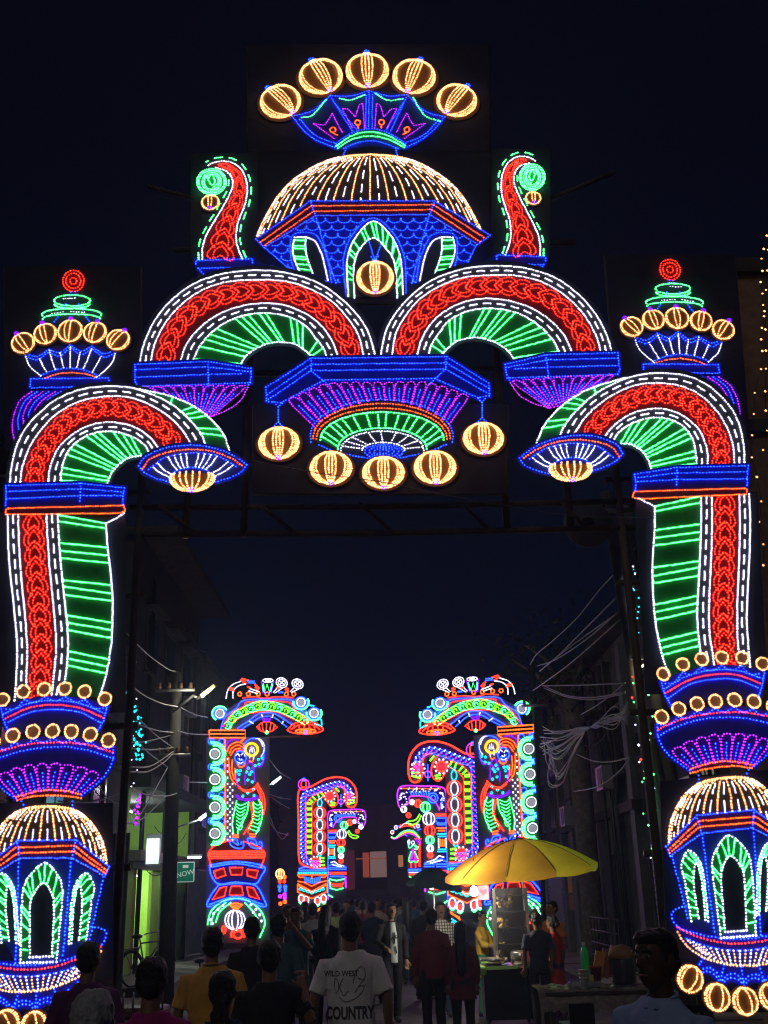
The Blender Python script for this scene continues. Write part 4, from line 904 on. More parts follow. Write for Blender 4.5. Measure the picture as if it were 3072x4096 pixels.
def poles_to_ground(B, th, pts):
    for u, v in pts:
        p = B.p(u, v, -.08); tubes('support_pole', [[p, (p.x, p.y, 0)]], .04, BAMBOO, th, 6)
def drummer_gate(B, side):
    th = thing('drummer_gate', 'LED gate post with a turbaned drummer on the %s side of the street' % side, 'light gate', Vector((B.p(330, 2200).x, B.Y, 0)), 'drummer gate posts')
    fill(B, th, 'backing_board', [(90, 600), (600, 600), (600, 2260), (90, 2260)], FB1, -.01); fill(B, th, 'arch_backing', [(200, 540), (250, 380), (400, 290), (800, 280), (960, 440), (1030, 540), (900, 580), (640, 420), (420, 500), (340, 545)], FB1, -.012)
    poles_to_ground(B, th, [(140, 2200), (560, 2200)])
    for nm, poly, m_ in (('scroll_backing', [(100, 625), (238, 625), (238, 1440), (100, 1440)], CGREEN), ('trouser_backing', [(335, 1112), (430, 1120), (470, 1120), (512, 1100), (542, 1190), (520, 1310), (490, 1380), (440, 1350), (440, 1250), (350, 1345), (345, 1385), (305, 1370), (312, 1220)], CGREEN), ('turban_backing', [(258, 720), (290, 660), (345, 640), (395, 665), (395, 700), (320, 720), (300, 800), (325, 975), (285, 930), (268, 800)], CORNG), ('sash_backing', [(345, 990), (400, 1028), (500, 970), (550, 1060), (562, 1150), (545, 1220), (500, 1060), (470, 1040), (400, 1050)], CRED), ('cushion_backing', [(108, 1540), (150, 1478), (240, 1442), (450, 1442), (530, 1500), (560, 1545), (535, 1610), (125, 1610)], CRED), ('vase_backing', [(115, 1632), (330, 1602), (552, 1640), (532, 1720), (482, 1786), (552, 1900), (555, 1960), (330, 1900), (108, 1960), (125, 1880), (190, 1786), (132, 1712)], CBLUE), ('face_backing', ell(365, 765, 44, 50, n=14)[:-1], CBLUE), ('arch_band_backing', [(235, 530), (300, 420), (420, 350), (600, 318), (740, 330), (900, 470), (840, 500), (700, 410), (560, 390), (420, 420), (320, 500)], CGREEN), ('bowl_backing_cloth', [(745, 545), (800, 494), (900, 478), (990, 502), (1028, 540), (890, 572)], CRED)):
        fill(B, th, nm, poly, m_, .004)
    # instruments on top
    far(B, th, 'curved_horn', [[(250, 290), (262, 230), (300, 180), (370, 150)], [(305, 290), (310, 225), (355, 185), (410, 172)], [(440, 210), (520, 236)], [(430, 228), (505, 250)]], 'white', .02)
    far(B, th, 'horn_band', [[(270, 215), (320, 225)], [(268, 205), (318, 212)], [(365, 140), (415, 170)], [(375, 130), (430, 145)], [(480, 175), (520, 210)], [(485, 195), (510, 225)], [(420, 195), (450, 205)]], 'red', .03)
    far(B, th, 'horn_band', [[(420, 150), (480, 150)], [(425, 162), (485, 165)]], 'blue', .022)
    far(B, th, 'drum', [[(535, 150), (545, 245), (612, 245), (634, 150)]], 'purple', .022, False); far(B, th, 'drum_skin', [ell(587, 145, 42, 15, n=16), ell(587, 145, 20, 6, n=10)], 'white', .018, False)
    far(B, th, 'drum_lacing', [[(550, 170), (560, 240), (580, 175), (600, 240), (620, 170)], [(545, 180), (552, 235)], [(610, 235), (622, 180)]], 'green', .018, False)
    for cu, cv, tail in ((698, 162, [(630, 242), (672, 190)]), (825, 172, [(765, 236), (796, 205)])):
        far(B, th, 'trumpet_bell', [ell(cu, cv, 46, 38, n=18, rot=25), ell(cu, cv, 30, 24, n=14, rot=25), [(cu - 25, cv - 20), (cu + 25, cv + 20)], [(cu + 22, cv - 22), (cu - 20, cv + 20)]], 'white', .017, False)
        far(B, th, 'trumpet_tube', [tail, [(tail[0][0] + 10, tail[0][1] + 6), (cu + 10, cv + 40)]], 'white', .017, False)
    far(B, th, 'red_tassel', [[(655, 200), (680, 215)], [(725, 215), (755, 235)], [(735, 205), (755, 215)]], 'red', .03); far(B, th, 'blue_tassel', [[(670, 240), (710, 240)]], 'blue', .03)
    for u in (360, 428, 510, 580, 735, 795): ringf(B, th, 'orange_ring', u, 254, 15, 'orange', .02)
    far(B, th, 'arch_red_line', [[(380, 285), (480, 275), (560, 288), (660, 275), (790, 282)], [(225, 515), (300, 405), (400, 352), (432, 318), (740, 318), (800, 380), (880, 440), (915, 482)], [(300, 482), (400, 422), (500, 400), (650, 396), (760, 440), (860, 482)]], 'red', .018)
    far(B, th, 'arch_blue_line', [[(205, 540), (240, 440), (330, 370), (392, 305), (580, 298), (765, 300), (792, 350), (870, 400), (950, 470)], [(340, 530), (430, 470), (520, 412), (640, 412), (780, 500)], [(370, 540), (450, 490), (530, 440), (630, 440), (740, 520)]], 'blue', .02)
    far(B, th, 'arch_white_bar', [[(435, 470), (470, 492)], [(535, 415), (545, 440)], [(630, 415), (620, 445)], [(710, 470), (700, 495)]], 'white', .02)
    cen = samp([(265, 505), (330, 425), (420, 382), (510, 348), (600, 350), (700, 372), (800, 420), (885, 468)], 13)
    for i, (u, v) in enumerate(cen):
        far(B, th, 'scroll_curl', [ell(u, v, 30, 28, 200, 500, 12), ell(u + 4, v + 3, 14, 13, 150, 420, 8)], 'lime' if i % 2 else 'green', .017, False)
    for off_ in (-36, 36): far(B, th, 'scroll_edge', [[(u, v + off_) for u, v in cen]], 'green', .016)
    for u, v in ((200, 410), (853, 320), (958, 408)):
        ringf(B, th, 'white_ring', u, v, 34, 'white', .02, fillc=PALE); far(B, th, 'green_curl', [ell(u, v, 62, 58, -30 if u > 500 else 120, 190 if u > 500 else 330, 12)], 'green', .03, False); far(B, th, 'blue_curl', [ell(u, v, 48, 44, 0, 360, 12)], 'blue', .02, False)
    far(B, th, 'green_tip', [[(900, 300), (920, 340), (960, 350)], [(985, 440), (1015, 460), (1020, 500)], [(960, 490), (1025, 515)]], 'cyan', .028)
    far(B, th, 'pendant_lamp', [[(495, 520), (535, 485), (575, 475), (620, 485), (662, 520), (620, 553), (575, 562), (532, 553), (495, 520)], [(575, 478), (575, 560)], [(540, 490), (548, 555)], [(610, 490), (602, 555)], [(515, 505), (525, 548)], [(638, 505), (628, 548)]], 'red', .018, False)
    far(B, th, 'pendant_cap', [[(545, 440), (555, 470), (595, 470), (610, 440)], [(550, 455), (602, 455)]], 'purple', .03); ringf(B, th, 'pendant_tip', 577, 562, 10, 'green', .025)
    far(B, th, 'end_bowl', [[(740, 545), (800, 492), (900, 476), (990, 500), (1032, 540), (980, 566), (890, 576), (790, 566), (740, 545)], [(770, 540), (830, 505), (900, 495), (970, 512), (1005, 540)]] + [[(800 + 40 * j, 500), (795 + 42 * j, 530)] for j in range(5)], 'red', .022)
    far(B, th, 'end_bowl_ring', [ell(890, 552, 82, 18, n=18), ell(890, 552, 50, 10, n=14)], 'orange', .022, False); ringf(B, th, 'end_bowl_tip', 890, 562, 14, 'blue', .025)
    far(B, th, 'capital_line', [[(115, 545), (405, 545), (405, 605), (115, 605), (115, 545)], [(120, 575), (400, 575)], [(405, 605), (365, 640)]], 'orange', .026, False)
    # scrolled post
    for v in (735, 940, 1165, 1375):
        ringf(B, th, 'white_ring', 160, v, 40, 'white', .02, fillc=PALE)
        far(B, th, 'green_scroll', [ell(165, v, 78, 90, -100, 100, 14), ell(165, v, 60, 70, -110, 110, 12), [(130, v + 95), (165, v + 80)], [(125, v - 95), (165, v - 85)]], 'green', .036, False)
        far(B, th, 'lime_edge', [ell(165, v, 70, 80, -80, 80, 12)], 'lime', .016, False)
        far(B, th, 'blue_knot', [ell(130, v - 100, 24, 24, n=12), ell(215, v - 100, 22, 22, n=12), ell(130, v - 100, 10, 10, n=8)], 'blue', .02, False)
    far(B, th, 'post_edge', [[(243, 620), (243, 1440)]], 'orange', .024, False)
    ch = []
    for i in range(3):
        for j in range(27):
            if (i + j) % 2 == 0 and not (j < 8 and i > 0): u, v = 262 + i * 20, 770 + j * 25; ch.append([(u, v), (u, v + 15)])
    for q in ch: far(B, th, 'chequer_lamp', [q], 'white', .024, False)
    # drummer
    far(B, th, 'turban', [[(258, 720), (280, 670), (340, 640), (392, 660), (400, 700)], [(275, 735), (300, 685), (350, 665), (395, 690)], [(285, 750), (320, 700), (370, 690)], [(270, 760), (275, 850), (290, 930), (330, 985)], [(300, 780), (298, 870), (315, 940)], [(320, 850), (325, 920), (340, 970)]], 'orange', .02)
    far(B, th, 'turban_back', [[(245, 700), (262, 650), (310, 620), (350, 625)], [(250, 660), (300, 610)]], 'purple', .02)
    far(B, th, 'face', [ell(365, 765, 46, 52, n=18), [(340, 770), (360, 790), (390, 785)], [(330, 790), (345, 810)]], 'blue', .022, False)
    far(B, th, 'face_paint', [[(325, 750), (345, 735), (360, 755)], [(370, 745), (395, 725), (402, 755)], [(355, 770), (365, 790), (378, 775)], [(340, 800), (365, 812), (388, 800)]], 'white', .018); far(B, th, 'forehead_band', [[(335, 715), (365, 700), (392, 712)]], 'red', .02)
    far(B, th, 'necklace', [[(340, 815), (360, 840), (390, 835), (405, 810)], [(435, 790), (455, 800), (470, 785)]], 'orange', .024)
    far(B, th, 'drum_hoop', [ell(455, 700, 55, 55, n=20), ell(455, 700, 45, 45, n=18)], 'yellow', .02, False); far(B, th, 'drum_shell', [ell(475, 695, 85, 85, 150, 400, 20), [(555, 740), (548, 800), (510, 830)]], 'blue', .02, False)
    far(B, th, 'drum_far_rim', [ell(500, 690, 58, 78, -90, 60, 14), ell(488, 690, 58, 78, -90, -10, 10)], 'white', .02, False)
    far(B, th, 'hand', [[(440, 720), (445, 680), (452, 720), (458, 672), (464, 722), (472, 680), (480, 720)], [(440, 725), (440, 770)], [(478, 725), (470, 780)]], 'white', .017, False)
    far(B, th, 'jacket_edge', [[(430, 800), (415, 850), (400, 920), (405, 985)], [(470, 830), (478, 900), (480, 960)], [(330, 900), (335, 960), (348, 1000)], [(440, 800), (468, 830), (430, 890)], [(480, 830), (530, 835), (560, 770)], [(325, 1070), (360, 1100), (440, 1112), (512, 1086)], [(330, 1060), (370, 1088), (440, 1098), (508, 1072)]], 'purple', .02)
    dots = [(340, 870), (355, 900), (415, 880), (430, 850), (455, 880), (350, 945), (425, 945), (462, 960), (385, 1075), (425, 1050), (470, 1020), (475, 1070), (365, 870), (330, 880), (510, 780), (540, 770), (515, 820), (485, 830), (440, 900)]
    for u, v in dots: far(B, th, 'jacket_spot', [ell(u, v, 8, 8, n=8)], 'cyan', .02, False)
    far(B, th, 'sash', [[(345, 990), (400, 1028), (460, 1015), (510, 970)], [(350, 1005), (405, 1040), (470, 1030), (515, 985)], [(500, 970), (550, 1060), (562, 1150), (550, 1225)], [(510, 1000), (535, 1070), (545, 1150), (535, 1210)], [(490, 1000), (520, 1060), (530, 1120)], [(440, 1125), (460, 1250), (400, 1372)], [(455, 1120), (470, 1240), (425, 1370)], [(470, 1270), (430, 1330), (390, 1385)]], 'red', .022)
    far(B, th, 'trouser_edge', [[(335, 1110), (315, 1210), (300, 1300), (310, 1375)], [(430, 1120), (415, 1220), (350, 1340), (345, 1380)], [(510, 1100), (542, 1180), (530, 1290), (490, 1380)], [(470, 1120), (468, 1250), (430, 1340)]], 'green', .02)
    far(B, th, 'trouser_stripe', [[(332, 1130 + k * 28), (365, 1150 + k * 28), (418 - k * 5, 1130 + k * 26)] for k in range(8)] + [[(475 - k * 4, 1130 + k * 30), (505, 1148 + k * 30), (536 - k * 3, 1130 + k * 30)] for k in range(8)], 'green', .015)
    for q in ([(300, 1385), (350, 1390)], [(302, 1402), (352, 1406)], [(435, 1380), (490, 1385)], [(438, 1400), (485, 1402)]): far(B, th, 'anklet', [q], 'orange', .024)
    for u in (0, 148): far(B, th, 'shoe', [[(272 + u, 1415), (290 + u, 1470), (340 + u, 1495), (385 + u, 1490), (388 + u, 1450), (372 + u, 1445), (370 + u, 1465)], [(275 + u, 1412), (330 + u, 1425), (355 + u, 1470)], [(300 + u, 1440), (345 + u, 1470)]], 'blue', .024)
    # pedestal
    far(B, th, 'cushion', [[(105, 1540), (150, 1480), (240, 1442), (300, 1430)], [(390, 1440), (480, 1470), (530, 1500), (562, 1545), (530, 1650)], [(105, 1540), (130, 1640)]] + [[(110, v), (556, v - 4)] for v in (1520, 1534, 1548, 1562, 1576)], 'red', .022)
    far(B, th, 'vase_outline', [[(115, 1632), (330, 1602), (552, 1640), (532, 1720), (482, 1782), (330, 1768), (190, 1782), (132, 1712), (115, 1632)], [(190, 1790), (330, 1778), (482, 1792), (552, 1900), (555, 1965), (330, 1902), (108, 1965), (125, 1880), (190, 1790)], [(115, 1648), (330, 1618), (550, 1655)], [(112, 1948), (330, 1885), (550, 1948)]], 'blue', .026)
    for q in ([(150, 1680), (232, 1655), (248, 1712), (170, 1738)], [(278, 1650), (386, 1650), (376, 1708), (290, 1708)], [(420, 1665), (508, 1675), (490, 1735), (420, 1715)], [(200, 1815), (255, 1802), (238, 1880), (140, 1908)], [(290, 1800), (375, 1800), (390, 1872), (275, 1872)], [(415, 1805), (470, 1815), (520, 1905), (435, 1880)]):
        far(B, th, 'vase_panel', [q + [q[0]]], 'red', .022, False); fill(B, th, 'vase_panel_backing', q, mat('vase_red_cloth', (.35, .02, .05), .8), .01)
    far(B, th, 'green_arch', [[(100, 2112), (130, 2000), (220, 1925), (330, 1900), (440, 1925), (530, 2000), (562, 2100), (520, 2215)], [(165, 2095), (200, 2005), (290, 1930)], [(400, 1930), (480, 2022), (512, 2100), (500, 2180)], [(125, 2110), (160, 2010), (250, 1930)]], 'green', .022)
    for u, v in ((125, 2070), (150, 2020), (185, 1985), (225, 1955), (140, 2100), (450, 1950), (490, 1985), (520, 2030), (535, 2080), (500, 2060), (470, 2010)): far(B, th, 'arch_dot', [ell(u, v, 6, 6, n=6)], 'white', .026, False)
    far(B, th, 'orange_fan', [[(330, 1998), (330 + d * 55, 1945)] for d in (-1, -.7, -.35, 0, .35, .7, 1)] + [[(275, 1950), (330, 1935), (385, 1950)]], 'orange', .02)
    far(B, th, 'white_globe', [ell(322, 2072, 80, 80, n=22), ell(322, 2072, 55, 80, n=20), ell(322, 2072, 25, 80, n=18)], 'white', .022, False)
    far(B, th, 'red_stand', [ell(345, 2190, 55, 45, 150, 390, 14), ell(345, 2190, 35, 30, n=12), ell(232, 2150, 14, 28, n=12)], 'red', .032, False)
c_ = lambda u, v: px(FK, u, v); d_ = lambda u, v: px(FL, u, v)
drummer_gate(Bd(FK, 25.0), 'left')
ABR = affine([c_(115, 545), c_(405, 545), c_(243, 1440), c_(455, 700), c_(470, 1470), c_(890, 552)], [d_(1172, 508), d_(878, 503), d_(1097, 1408), d_(842, 682), d_(852, 1442), d_(400, 565)])
drummer_gate(Bd(FK, 24.0, ABR), 'right')
def serpent_gate(B, side):
    th = thing('serpent_gate', 'LED gate post shaped as a red edged twin hooded serpent, %s side' % side, 'light gate', Vector((B.p(940, 1900).x, B.Y, 0)), 'serpent gate posts')
    rr = random.Random(5)
    outer = [(1050, 1652), (940, 1650), (862, 1622), (835, 1560), (833, 1300), (835, 1035), (930, 1000), (1040, 942), (1140, 922), (1230, 942), (1290, 1010), (1302, 1100), (1282, 1158), (1235, 1160), (1208, 1112)]
    fill(B, th, 'backing_board', [(830, 1030), (930, 1000), (1040, 942), (1140, 922), (1230, 942), (1290, 1010), (1300, 1160), (1210, 1160), (1170, 1010), (1110, 1160), (1060, 1100), (1060, 1960), (830, 1960)], FB1, -.01)
    poles_to_ground(B, th, [(850, 1900), (1040, 1900)])
    far(B, th, 'red_outline', [outer], 'red', .034)
    band(B, th, 'body_backing', outer[:13], [(1010, 1600), (950, 1596), (905, 1570), (890, 1500), (888, 1300), (892, 1110), (960, 1055), (1060, 1010), (1150, 985), (1210, 1010), (1235, 1080)], CPINK, .004, 40)
    fill(B, th, 'belly_backing', [(897, 1550), (897, 1130), (950, 1072), (1030, 1042), (1035, 1080), (975, 1112), (942, 1150), (942, 1550)], CGREEN, .006)
    fill(B, th, 'plinth_backing', [(828, 1705), (1060, 1705), (1060, 1850), (940, 1900), (828, 1850)], CORNG, .004)
    far(B, th, 'hood_outline', [[(1040, 1050), (1060, 1110), (1100, 1160), (1140, 1140), (1150, 1080), (1110, 1010)], [(1150, 1000), (1190, 1000), (1210, 1050)]], 'red', .026)
    spine = samp([(1010, 1625), (930, 1620), (868, 1560), (865, 1300), (868, 1080), (960, 1030), (1080, 985), (1170, 970), (1240, 1020), (1262, 1100)], 70)
    T = np.gradient(spine, axis=0); T /= np.linalg.norm(T, axis=1)[:, None]; N = np.stack([-T[:, 1], T[:, 0]], 1)
    for nm, c, o_, ph in (('white_scale', 'white', -16, 0), ('violet_scale', 'violet', 4, 1), ('blue_scale', 'blue', 16, 0), ('blue_scale', 'blue', -4, 1)):
        tag(far(B, th, nm, [[tuple(spine[i] + N[i] * o_), tuple(spine[i] + N[i] * (o_ + 13) + T[i] * 9)] for i in range(ph, 70, 2)], c, .026, False), kind='stuff')
    far(B, th, 'blue_scale_line', [[tuple(spine[i] + N[i] * 28) for i in range(70)], [tuple(spine[i] - N[i] * 10) for i in range(70)]], 'blue', .014)
    far(B, th, 'orange_scale', [[tuple(spine[i] + N[i] * 22), tuple(spine[i] + N[i] * 32 + T[i] * 6)] for i in range(0, 70, 3)], 'orange', .016, False)
    for q in ([[(900, v), (938, v)] for v in range(1130, 1560, 22) if (v // 22) % 2] + [[(902, v + 9), (936, v + 9)] for v in range(1130, 1560, 22) if (v // 22) % 2] + [[(920, 1100), (950, 1125)], [(945, 1078), (970, 1105)], [(985, 1055), (1000, 1085)], [(1015, 1045), (1030, 1070)], [(1090, 1125), (1130, 1130)], [(1085, 1145), (1125, 1145)], [(1225, 1140), (1285, 1125)], [(1230, 1110), (1285, 1105)], [(1130, 1010), (1160, 1040)], [(1000, 1600), (1040, 1600)], [(1000, 1630), (1045, 1630)], [(1000, 1570), (1040, 1575)]]): far(B, th, 'green_belly', [q], 'lime', .034, False)
    far(B, th, 'belly_edge', [[(895, 1550), (895, 1130), (950, 1070), (1030, 1040)], [(942, 1550), (942, 1150), (975, 1110), (1035, 1080)]], 'red', .018, False)
    for u, v, r_ in ((1085, 1075, 30), (1240, 1085, 30), (970, 1605, 34)):
        ringf(B, th, 'red_eye', u, v, r_, 'red', .028, fillc=HOTR)
        far(B, th, 'white_eye_dots', [ell(u + 44 * math.cos(a), v + 44 * math.sin(a), 4, 4, n=6) for a in np.linspace(0, 6.28, 11)], 'white', .02, False)
    for v in (1210, 1305, 1400, 1495):
        ringf(B, th, 'pink_ring', 1004, v, 46, 'red', .026); far(B, th, 'white_hoop', [ell(1004, v, 24, 40, n=16)], 'white', .022, False)
        far(B, th, 'cyan_knot', [ell(1004, v + 50, 14, 12, n=10)], 'cyan', .026, False)
    far(B, th, 'cyan_knot', [ell(1004, 1130, 18, 30, n=12), [(990, 1080), (1004, 1100), (1025, 1080)]], 'cyan', .024, False)
    ringf(B, th, 'globe_outline', 875, 982, 44, 'violet', .024); far(B, th, 'globe_rib', [ell(875, 982, 20, 44, n=16)], 'red', .022, False); ringf(B, th, 'globe_knob', 876, 942, 10, 'blue', .026)
    ringf(B, th, 'pendant_ring', 1175, 1120, 20, 'violet', .022); far(B, th, 'pendant_drop', [[(1175, 1060), (1175, 1160)]], 'blue', .024)
    far(B, th, 'blue_plinth', [[(835, 1672), (1060, 1672)], [(835, 1660), (900, 1645), (1000, 1660), (1060, 1660)]], 'blue', .03); far(B, th, 'cyan_plinth', [[(830 + k * 14, 1684), (830 + k * 14, 1700)] for k in range(17)], 'cyan', .026, False)
    far(B, th, 'orange_chevron', [[(825, 1708), (1062, 1708)], [(825, 1708), (840, 1728), (870, 1728)], [(1062, 1708), (1045, 1728), (1015, 1728)], [(940, 1705), (940, 1740)], [(825, 1760), (880, 1770), (940, 1800), (1000, 1770), (1062, 1755)], [(825, 1790), (940, 1852), (1062, 1788)], [(825, 1780), (940, 1840), (1062, 1776)], [(825, 1845), (940, 1900), (1062, 1845)], [(825, 1785), (825, 1850)], [(1062, 1785), (1062, 1850)]], 'orange', .022, False)
    far(B, th, 'blue_leaf', [[(880 + k * 16, 1738 + abs(k - 4) * -4), (890 + k * 14, 1780 - abs(k - 4) * 3)] for k in range(9)], 'blue', .03, False)
    far(B, th, 'cyan_zigzag', [ell(850 + k * 30, 1822 + 10 * min(k, 6 - k), 14, 9, n=8) for k in range(7)], 'cyan', .022, False)
    for u, v in ((855, 1900), (893, 1912), (985, 1918), (1035, 1898)):
        far(B, th, 'drop_outline', [ell(u, v, 22, 32, n=14)], 'white', .026, False); far(B, th, 'drop_base', [[(u - 18, v + 28), (u, v + 42), (u + 18, v + 28)]], 'green', .026); far(B, th, 'drop_heart', [ell(u, v + 4, 8, 12, n=8)], 'red', .03, False)
    far(B, th, 'lower_chevron', [[(985, 2000), (1050, 1950)], [(990, 1985), (1045, 1960)]], 'orange', .026); far(B, th, 'lower_wave', [[(1000, 2020), (1045, 1990)], [(1010, 2045), (1040, 2010), (1030, 2080)]], 'cyan', .03)
serpent_gate(Bd(FK, 40.0), 'left')
ACR = affine([c_(835, 1035), c_(835, 1560), c_(1300, 1100), c_(1004, 1305)], [d_(738, 775), d_(752, 1480), d_(166, 880), d_(552, 1135)])
serpent_gate(Bd(FK, 31.0, ACR), 'right')
def vase_gate(B, side):
    th = thing('vase_gate', 'LED gate post with hooked violet arm and string of globes, %s side' % side, 'light gate', Vector((B.p(1130, 1800).x, B.Y, 0)), 'vase gate posts')
    fill(B, th, 'backing_board', [(1066, 1195), (1370, 1190), (1370, 1300), (1220, 1300), (1215, 1900), (1066, 1900)], FB1, -.01); poles_to_ground(B, th, [(1085, 1800), (1195, 1800)])
    a = [(1070, 1340), (1068, 1230), (1100, 1190), (1220, 1184), (1340, 1184), (1372, 1225), (1366, 1300), (1340, 1320)]
    far(B, th, 'violet_outline', [a, [(1110, 1330), (1130, 1290), (1180, 1250), (1290, 1245), (1300, 1280), (1330, 1300)]], 'violet', .03)
    fill(B, th, 'arm_backing', [(1072, 1335), (1072, 1230), (1100, 1192), (1340, 1188), (1368, 1225), (1362, 1298), (1300, 1285), (1290, 1248), (1180, 1252), (1130, 1292), (1110, 1330)], CPINK, .004); fill(B, th, 'shaft_backing', [(1068, 1350), (1138, 1350), (1130, 1640), (1216, 1650), (1216, 1720), (1068, 1720)], CBLUE, .004)
    rr = random.Random(9)
    far(B, th, 'white_fleck', [[(u, v), (u + 8, v + rr.uniform(-7, 7))] for u, v in [(1085 + rr.uniform(-6, 20), 1215 + rr.uniform(0, 110)) for _ in range(24)] + [(rr.uniform(1110, 1345), rr.uniform(1196, 1216)) for _ in range(26)] + [(rr.uniform(1310, 1358), rr.uniform(1220, 1295)) for _ in range(18)]], 'white', .022, False)
    far(B, th, 'orange_edge', [[(1100, 1200), (1340, 1198)]], 'orange', .02); far(B, th, 'blue_coil', [[(1180 + k * 16, 1215), (1172 + k * 16, 1240)] for k in range(8)] + [ell(1150, 1255, 30, 30, n=12), ell(1150, 1255, 16, 16, n=10), [(1085, 1250), (1110, 1320)]], 'blue', .03, False)
    for u, v, r_, c in ((1200, 1310, 30, 'green'), (1180, 1380, 37, 'white'), (1175, 1450, 32, 'red'), (1175, 1506, 25, 'green'), (1175, 1556, 20, 'white'), (1176, 1596, 16, 'red'), (1245, 1288, 22, 'red'), (1282, 1280, 14, 'white'), (1335, 1322, 18, 'white'), (1306, 1358, 14, 'red')):
        o = far(B, th, 'globe', [ell(u, v, r_, r_, n=16), ell(u, v, r_ * .45, r_, n=12)], c, .026, False)
    far(B, th, 'green_plume', [[(1225, 1360), (1250, 1400), (1290, 1415), (1320, 1400)], [(1235, 1350), (1262, 1385), (1312, 1395)]], 'lime', .028)
    for c, q in (('red', [[(1068, 1352), (1140, 1352)], [(1068, 1362), (1135, 1362)], [(1068, 1690), (1220, 1690)], [(1070, 1702), (1218, 1702)], [(1090, 1770), (1110, 1800), (1180, 1800), (1195, 1770)], [(1095, 1785), (1190, 1785)]]), ('blue', [[(1068, 1375), (1135, 1375)], [(1072, 1390), (1080, 1415), (1125, 1415), (1135, 1390)], [(1075, 1405), (1130, 1405)], [(1068, 1650), (1218, 1650)], [(1068, 1664), (1218, 1664)], [(1066, 1640), (1110, 1620), (1215, 1645)], [(1085, 1720), (1200, 1720)], [(1070, 1380), (1070, 1900)]]), ('orange', [[(1070, 1435), (1135, 1435)], [(1080, 1450), (1125, 1450)], [(1085, 1500), (1085, 1545)], [(1097, 1500), (1097, 1545)], [(1109, 1500), (1109, 1545)]]), ('cyan', [[(1068, 1470), (1132, 1470)], [(1075, 1485), (1128, 1485)], [(1070, 1575), (1132, 1575)], [(1075, 1562), (1128, 1562)]]), ('white', [[(1074, 1495), (1074, 1555)], [(1122, 1495), (1122, 1555)], [(1090, 1610), (1120, 1600), (1150, 1625), (1200, 1640)], [(1100, 1625), (1180, 1645)]]), ('green', [[(1080, 1742), (1140, 1755), (1200, 1742)], [(1085, 1815), (1140, 1830), (1195, 1815)], [(1075, 1870), (1110, 1890)], [(1080, 1750), (1090, 1810)]])):
        far(B, th, c + '_tier', q, c, .03, False)
    far(B, th, 'violet_side', [[(1205, 1720), (1212, 1815)], [(1214, 1720), (1216, 1815)], [(1066, 1720), (1072, 1910)]], 'violet', .026)
vase_gate(Bd(FK, 50.0), 'left')
vase_gate(Bd(FK, 40.0, affine([c_(1070, 1200), c_(1372, 1225), c_(1070, 1650)], [d_(468, 1015), d_(80, 1050), d_(482, 1622)])), 'right')
B = Bd(FL, 52.0)
th = thing('dancer_gate', 'small LED gate post with dancing girl under a rainbow arch at the street end', 'light gate', Vector((B.p(200, 1700).x, 52, 0)))
fill(B, th, 'backing_board', [(160, 1340), (275, 1330), (275, 1730), (160, 1730)], FB1, -.01); poles_to_ground(B, th, [(180, 1700), (265, 1700)])
for c, d in (('green', 0), ('lime', 9), ('orange', 18), ('violet', 27)): far(B, th, 'rainbow_band', [[(28, 1400 + d * .4), (60, 1412 + d * .3), (110, 1370 + d), (160, 1350 + d), (215, 1362 + d), (258, 1410 + d * .6)]], c, .026)
far(B, th, 'crest_ball', [ell(105 + k * 18, 1318 - 12 * math.sin(k * .52), 9, 11, n=8) for k in range(7)], 'red', .022, False); far(B, th, 'crest_edge', [[(95, 1330), (130, 1300), (160, 1292), (195, 1302), (222, 1335)]], 'white', .022)
for u, v in ((38, 1365), (68, 1327), (245, 1315)): far(B, th, 'white_disc_ring', [ell(u, v, 13, 15, n=10)], 'white', .024, False); far(B, th, 'red_disc', [ell(u, v, 5, 6, n=6)], 'red', .03, False)
far(B, th, 'blue_crest', [[(55, 1350), (90, 1310)], [(150, 1290), (155, 1278)], [(230, 1330), (260, 1300)], [(240, 1350), (270, 1340)], [(130, 1385), (160, 1395)]], 'blue', .026)
far(B, th, 'dancer_arms', [[(168, 1440), (172, 1490), (200, 1480)], [(205, 1460), (240, 1500), (215, 1500)], [(190, 1480), (220, 1470), (250, 1490)]], 'green', .026); far(B, th, 'dancer_head', [ell(205, 1450, 12, 15, n=10), ell(172, 1445, 9, 18, n=10)], 'white', .02, False)
far(B, th, 'dancer_dress', [[(200, 1500), (215, 1500), (210, 1535), (235, 1590), (180, 1590), (200, 1540), (200, 1500)], [(205, 1510), (195, 1580)], [(210, 1520), (220, 1585)]], 'violet', .034, False); far(B, th, 'dress_hem', [[(168, 1590), (185, 1608), (210, 1600), (235, 1608), (246, 1590)], [(190, 1520), (170, 1585)], [(220, 1520), (245, 1580)]], 'green', .024)
far(B, th, 'dancer_legs', [[(192, 1612), (190, 1650)], [(225, 1612), (226, 1650)]], 'red', .03); far(B, th, 'red_post', [[(262, 1430 + k * 15), (250, 1440 + k * 15), (268, 1445 + k * 15)] for k in range(14)] + [[(218, 1418), (275, 1418)]], 'red', .02, False)
far(B, th, 'violet_post', [[(225, 1425), (262, 1470)], [(240, 1430), (270, 1450)]], 'purple', .03); far(B, th, 'plinth_line', [[(165, 1665), (270, 1665)], [(165, 1675), (272, 1675)]], 'blue', .034, False); far(B, th, 'plinth_line', [[(170, 1690), (270, 1690)]], 'white', .026, False); far(B, th, 'plinth_line', [[(172, 1705), (268, 1705)]], 'red', .026, False); far(B, th, 'plinth_foot', [[(175, 1720), (200, 1735), (215, 1715)]], 'green', .03)
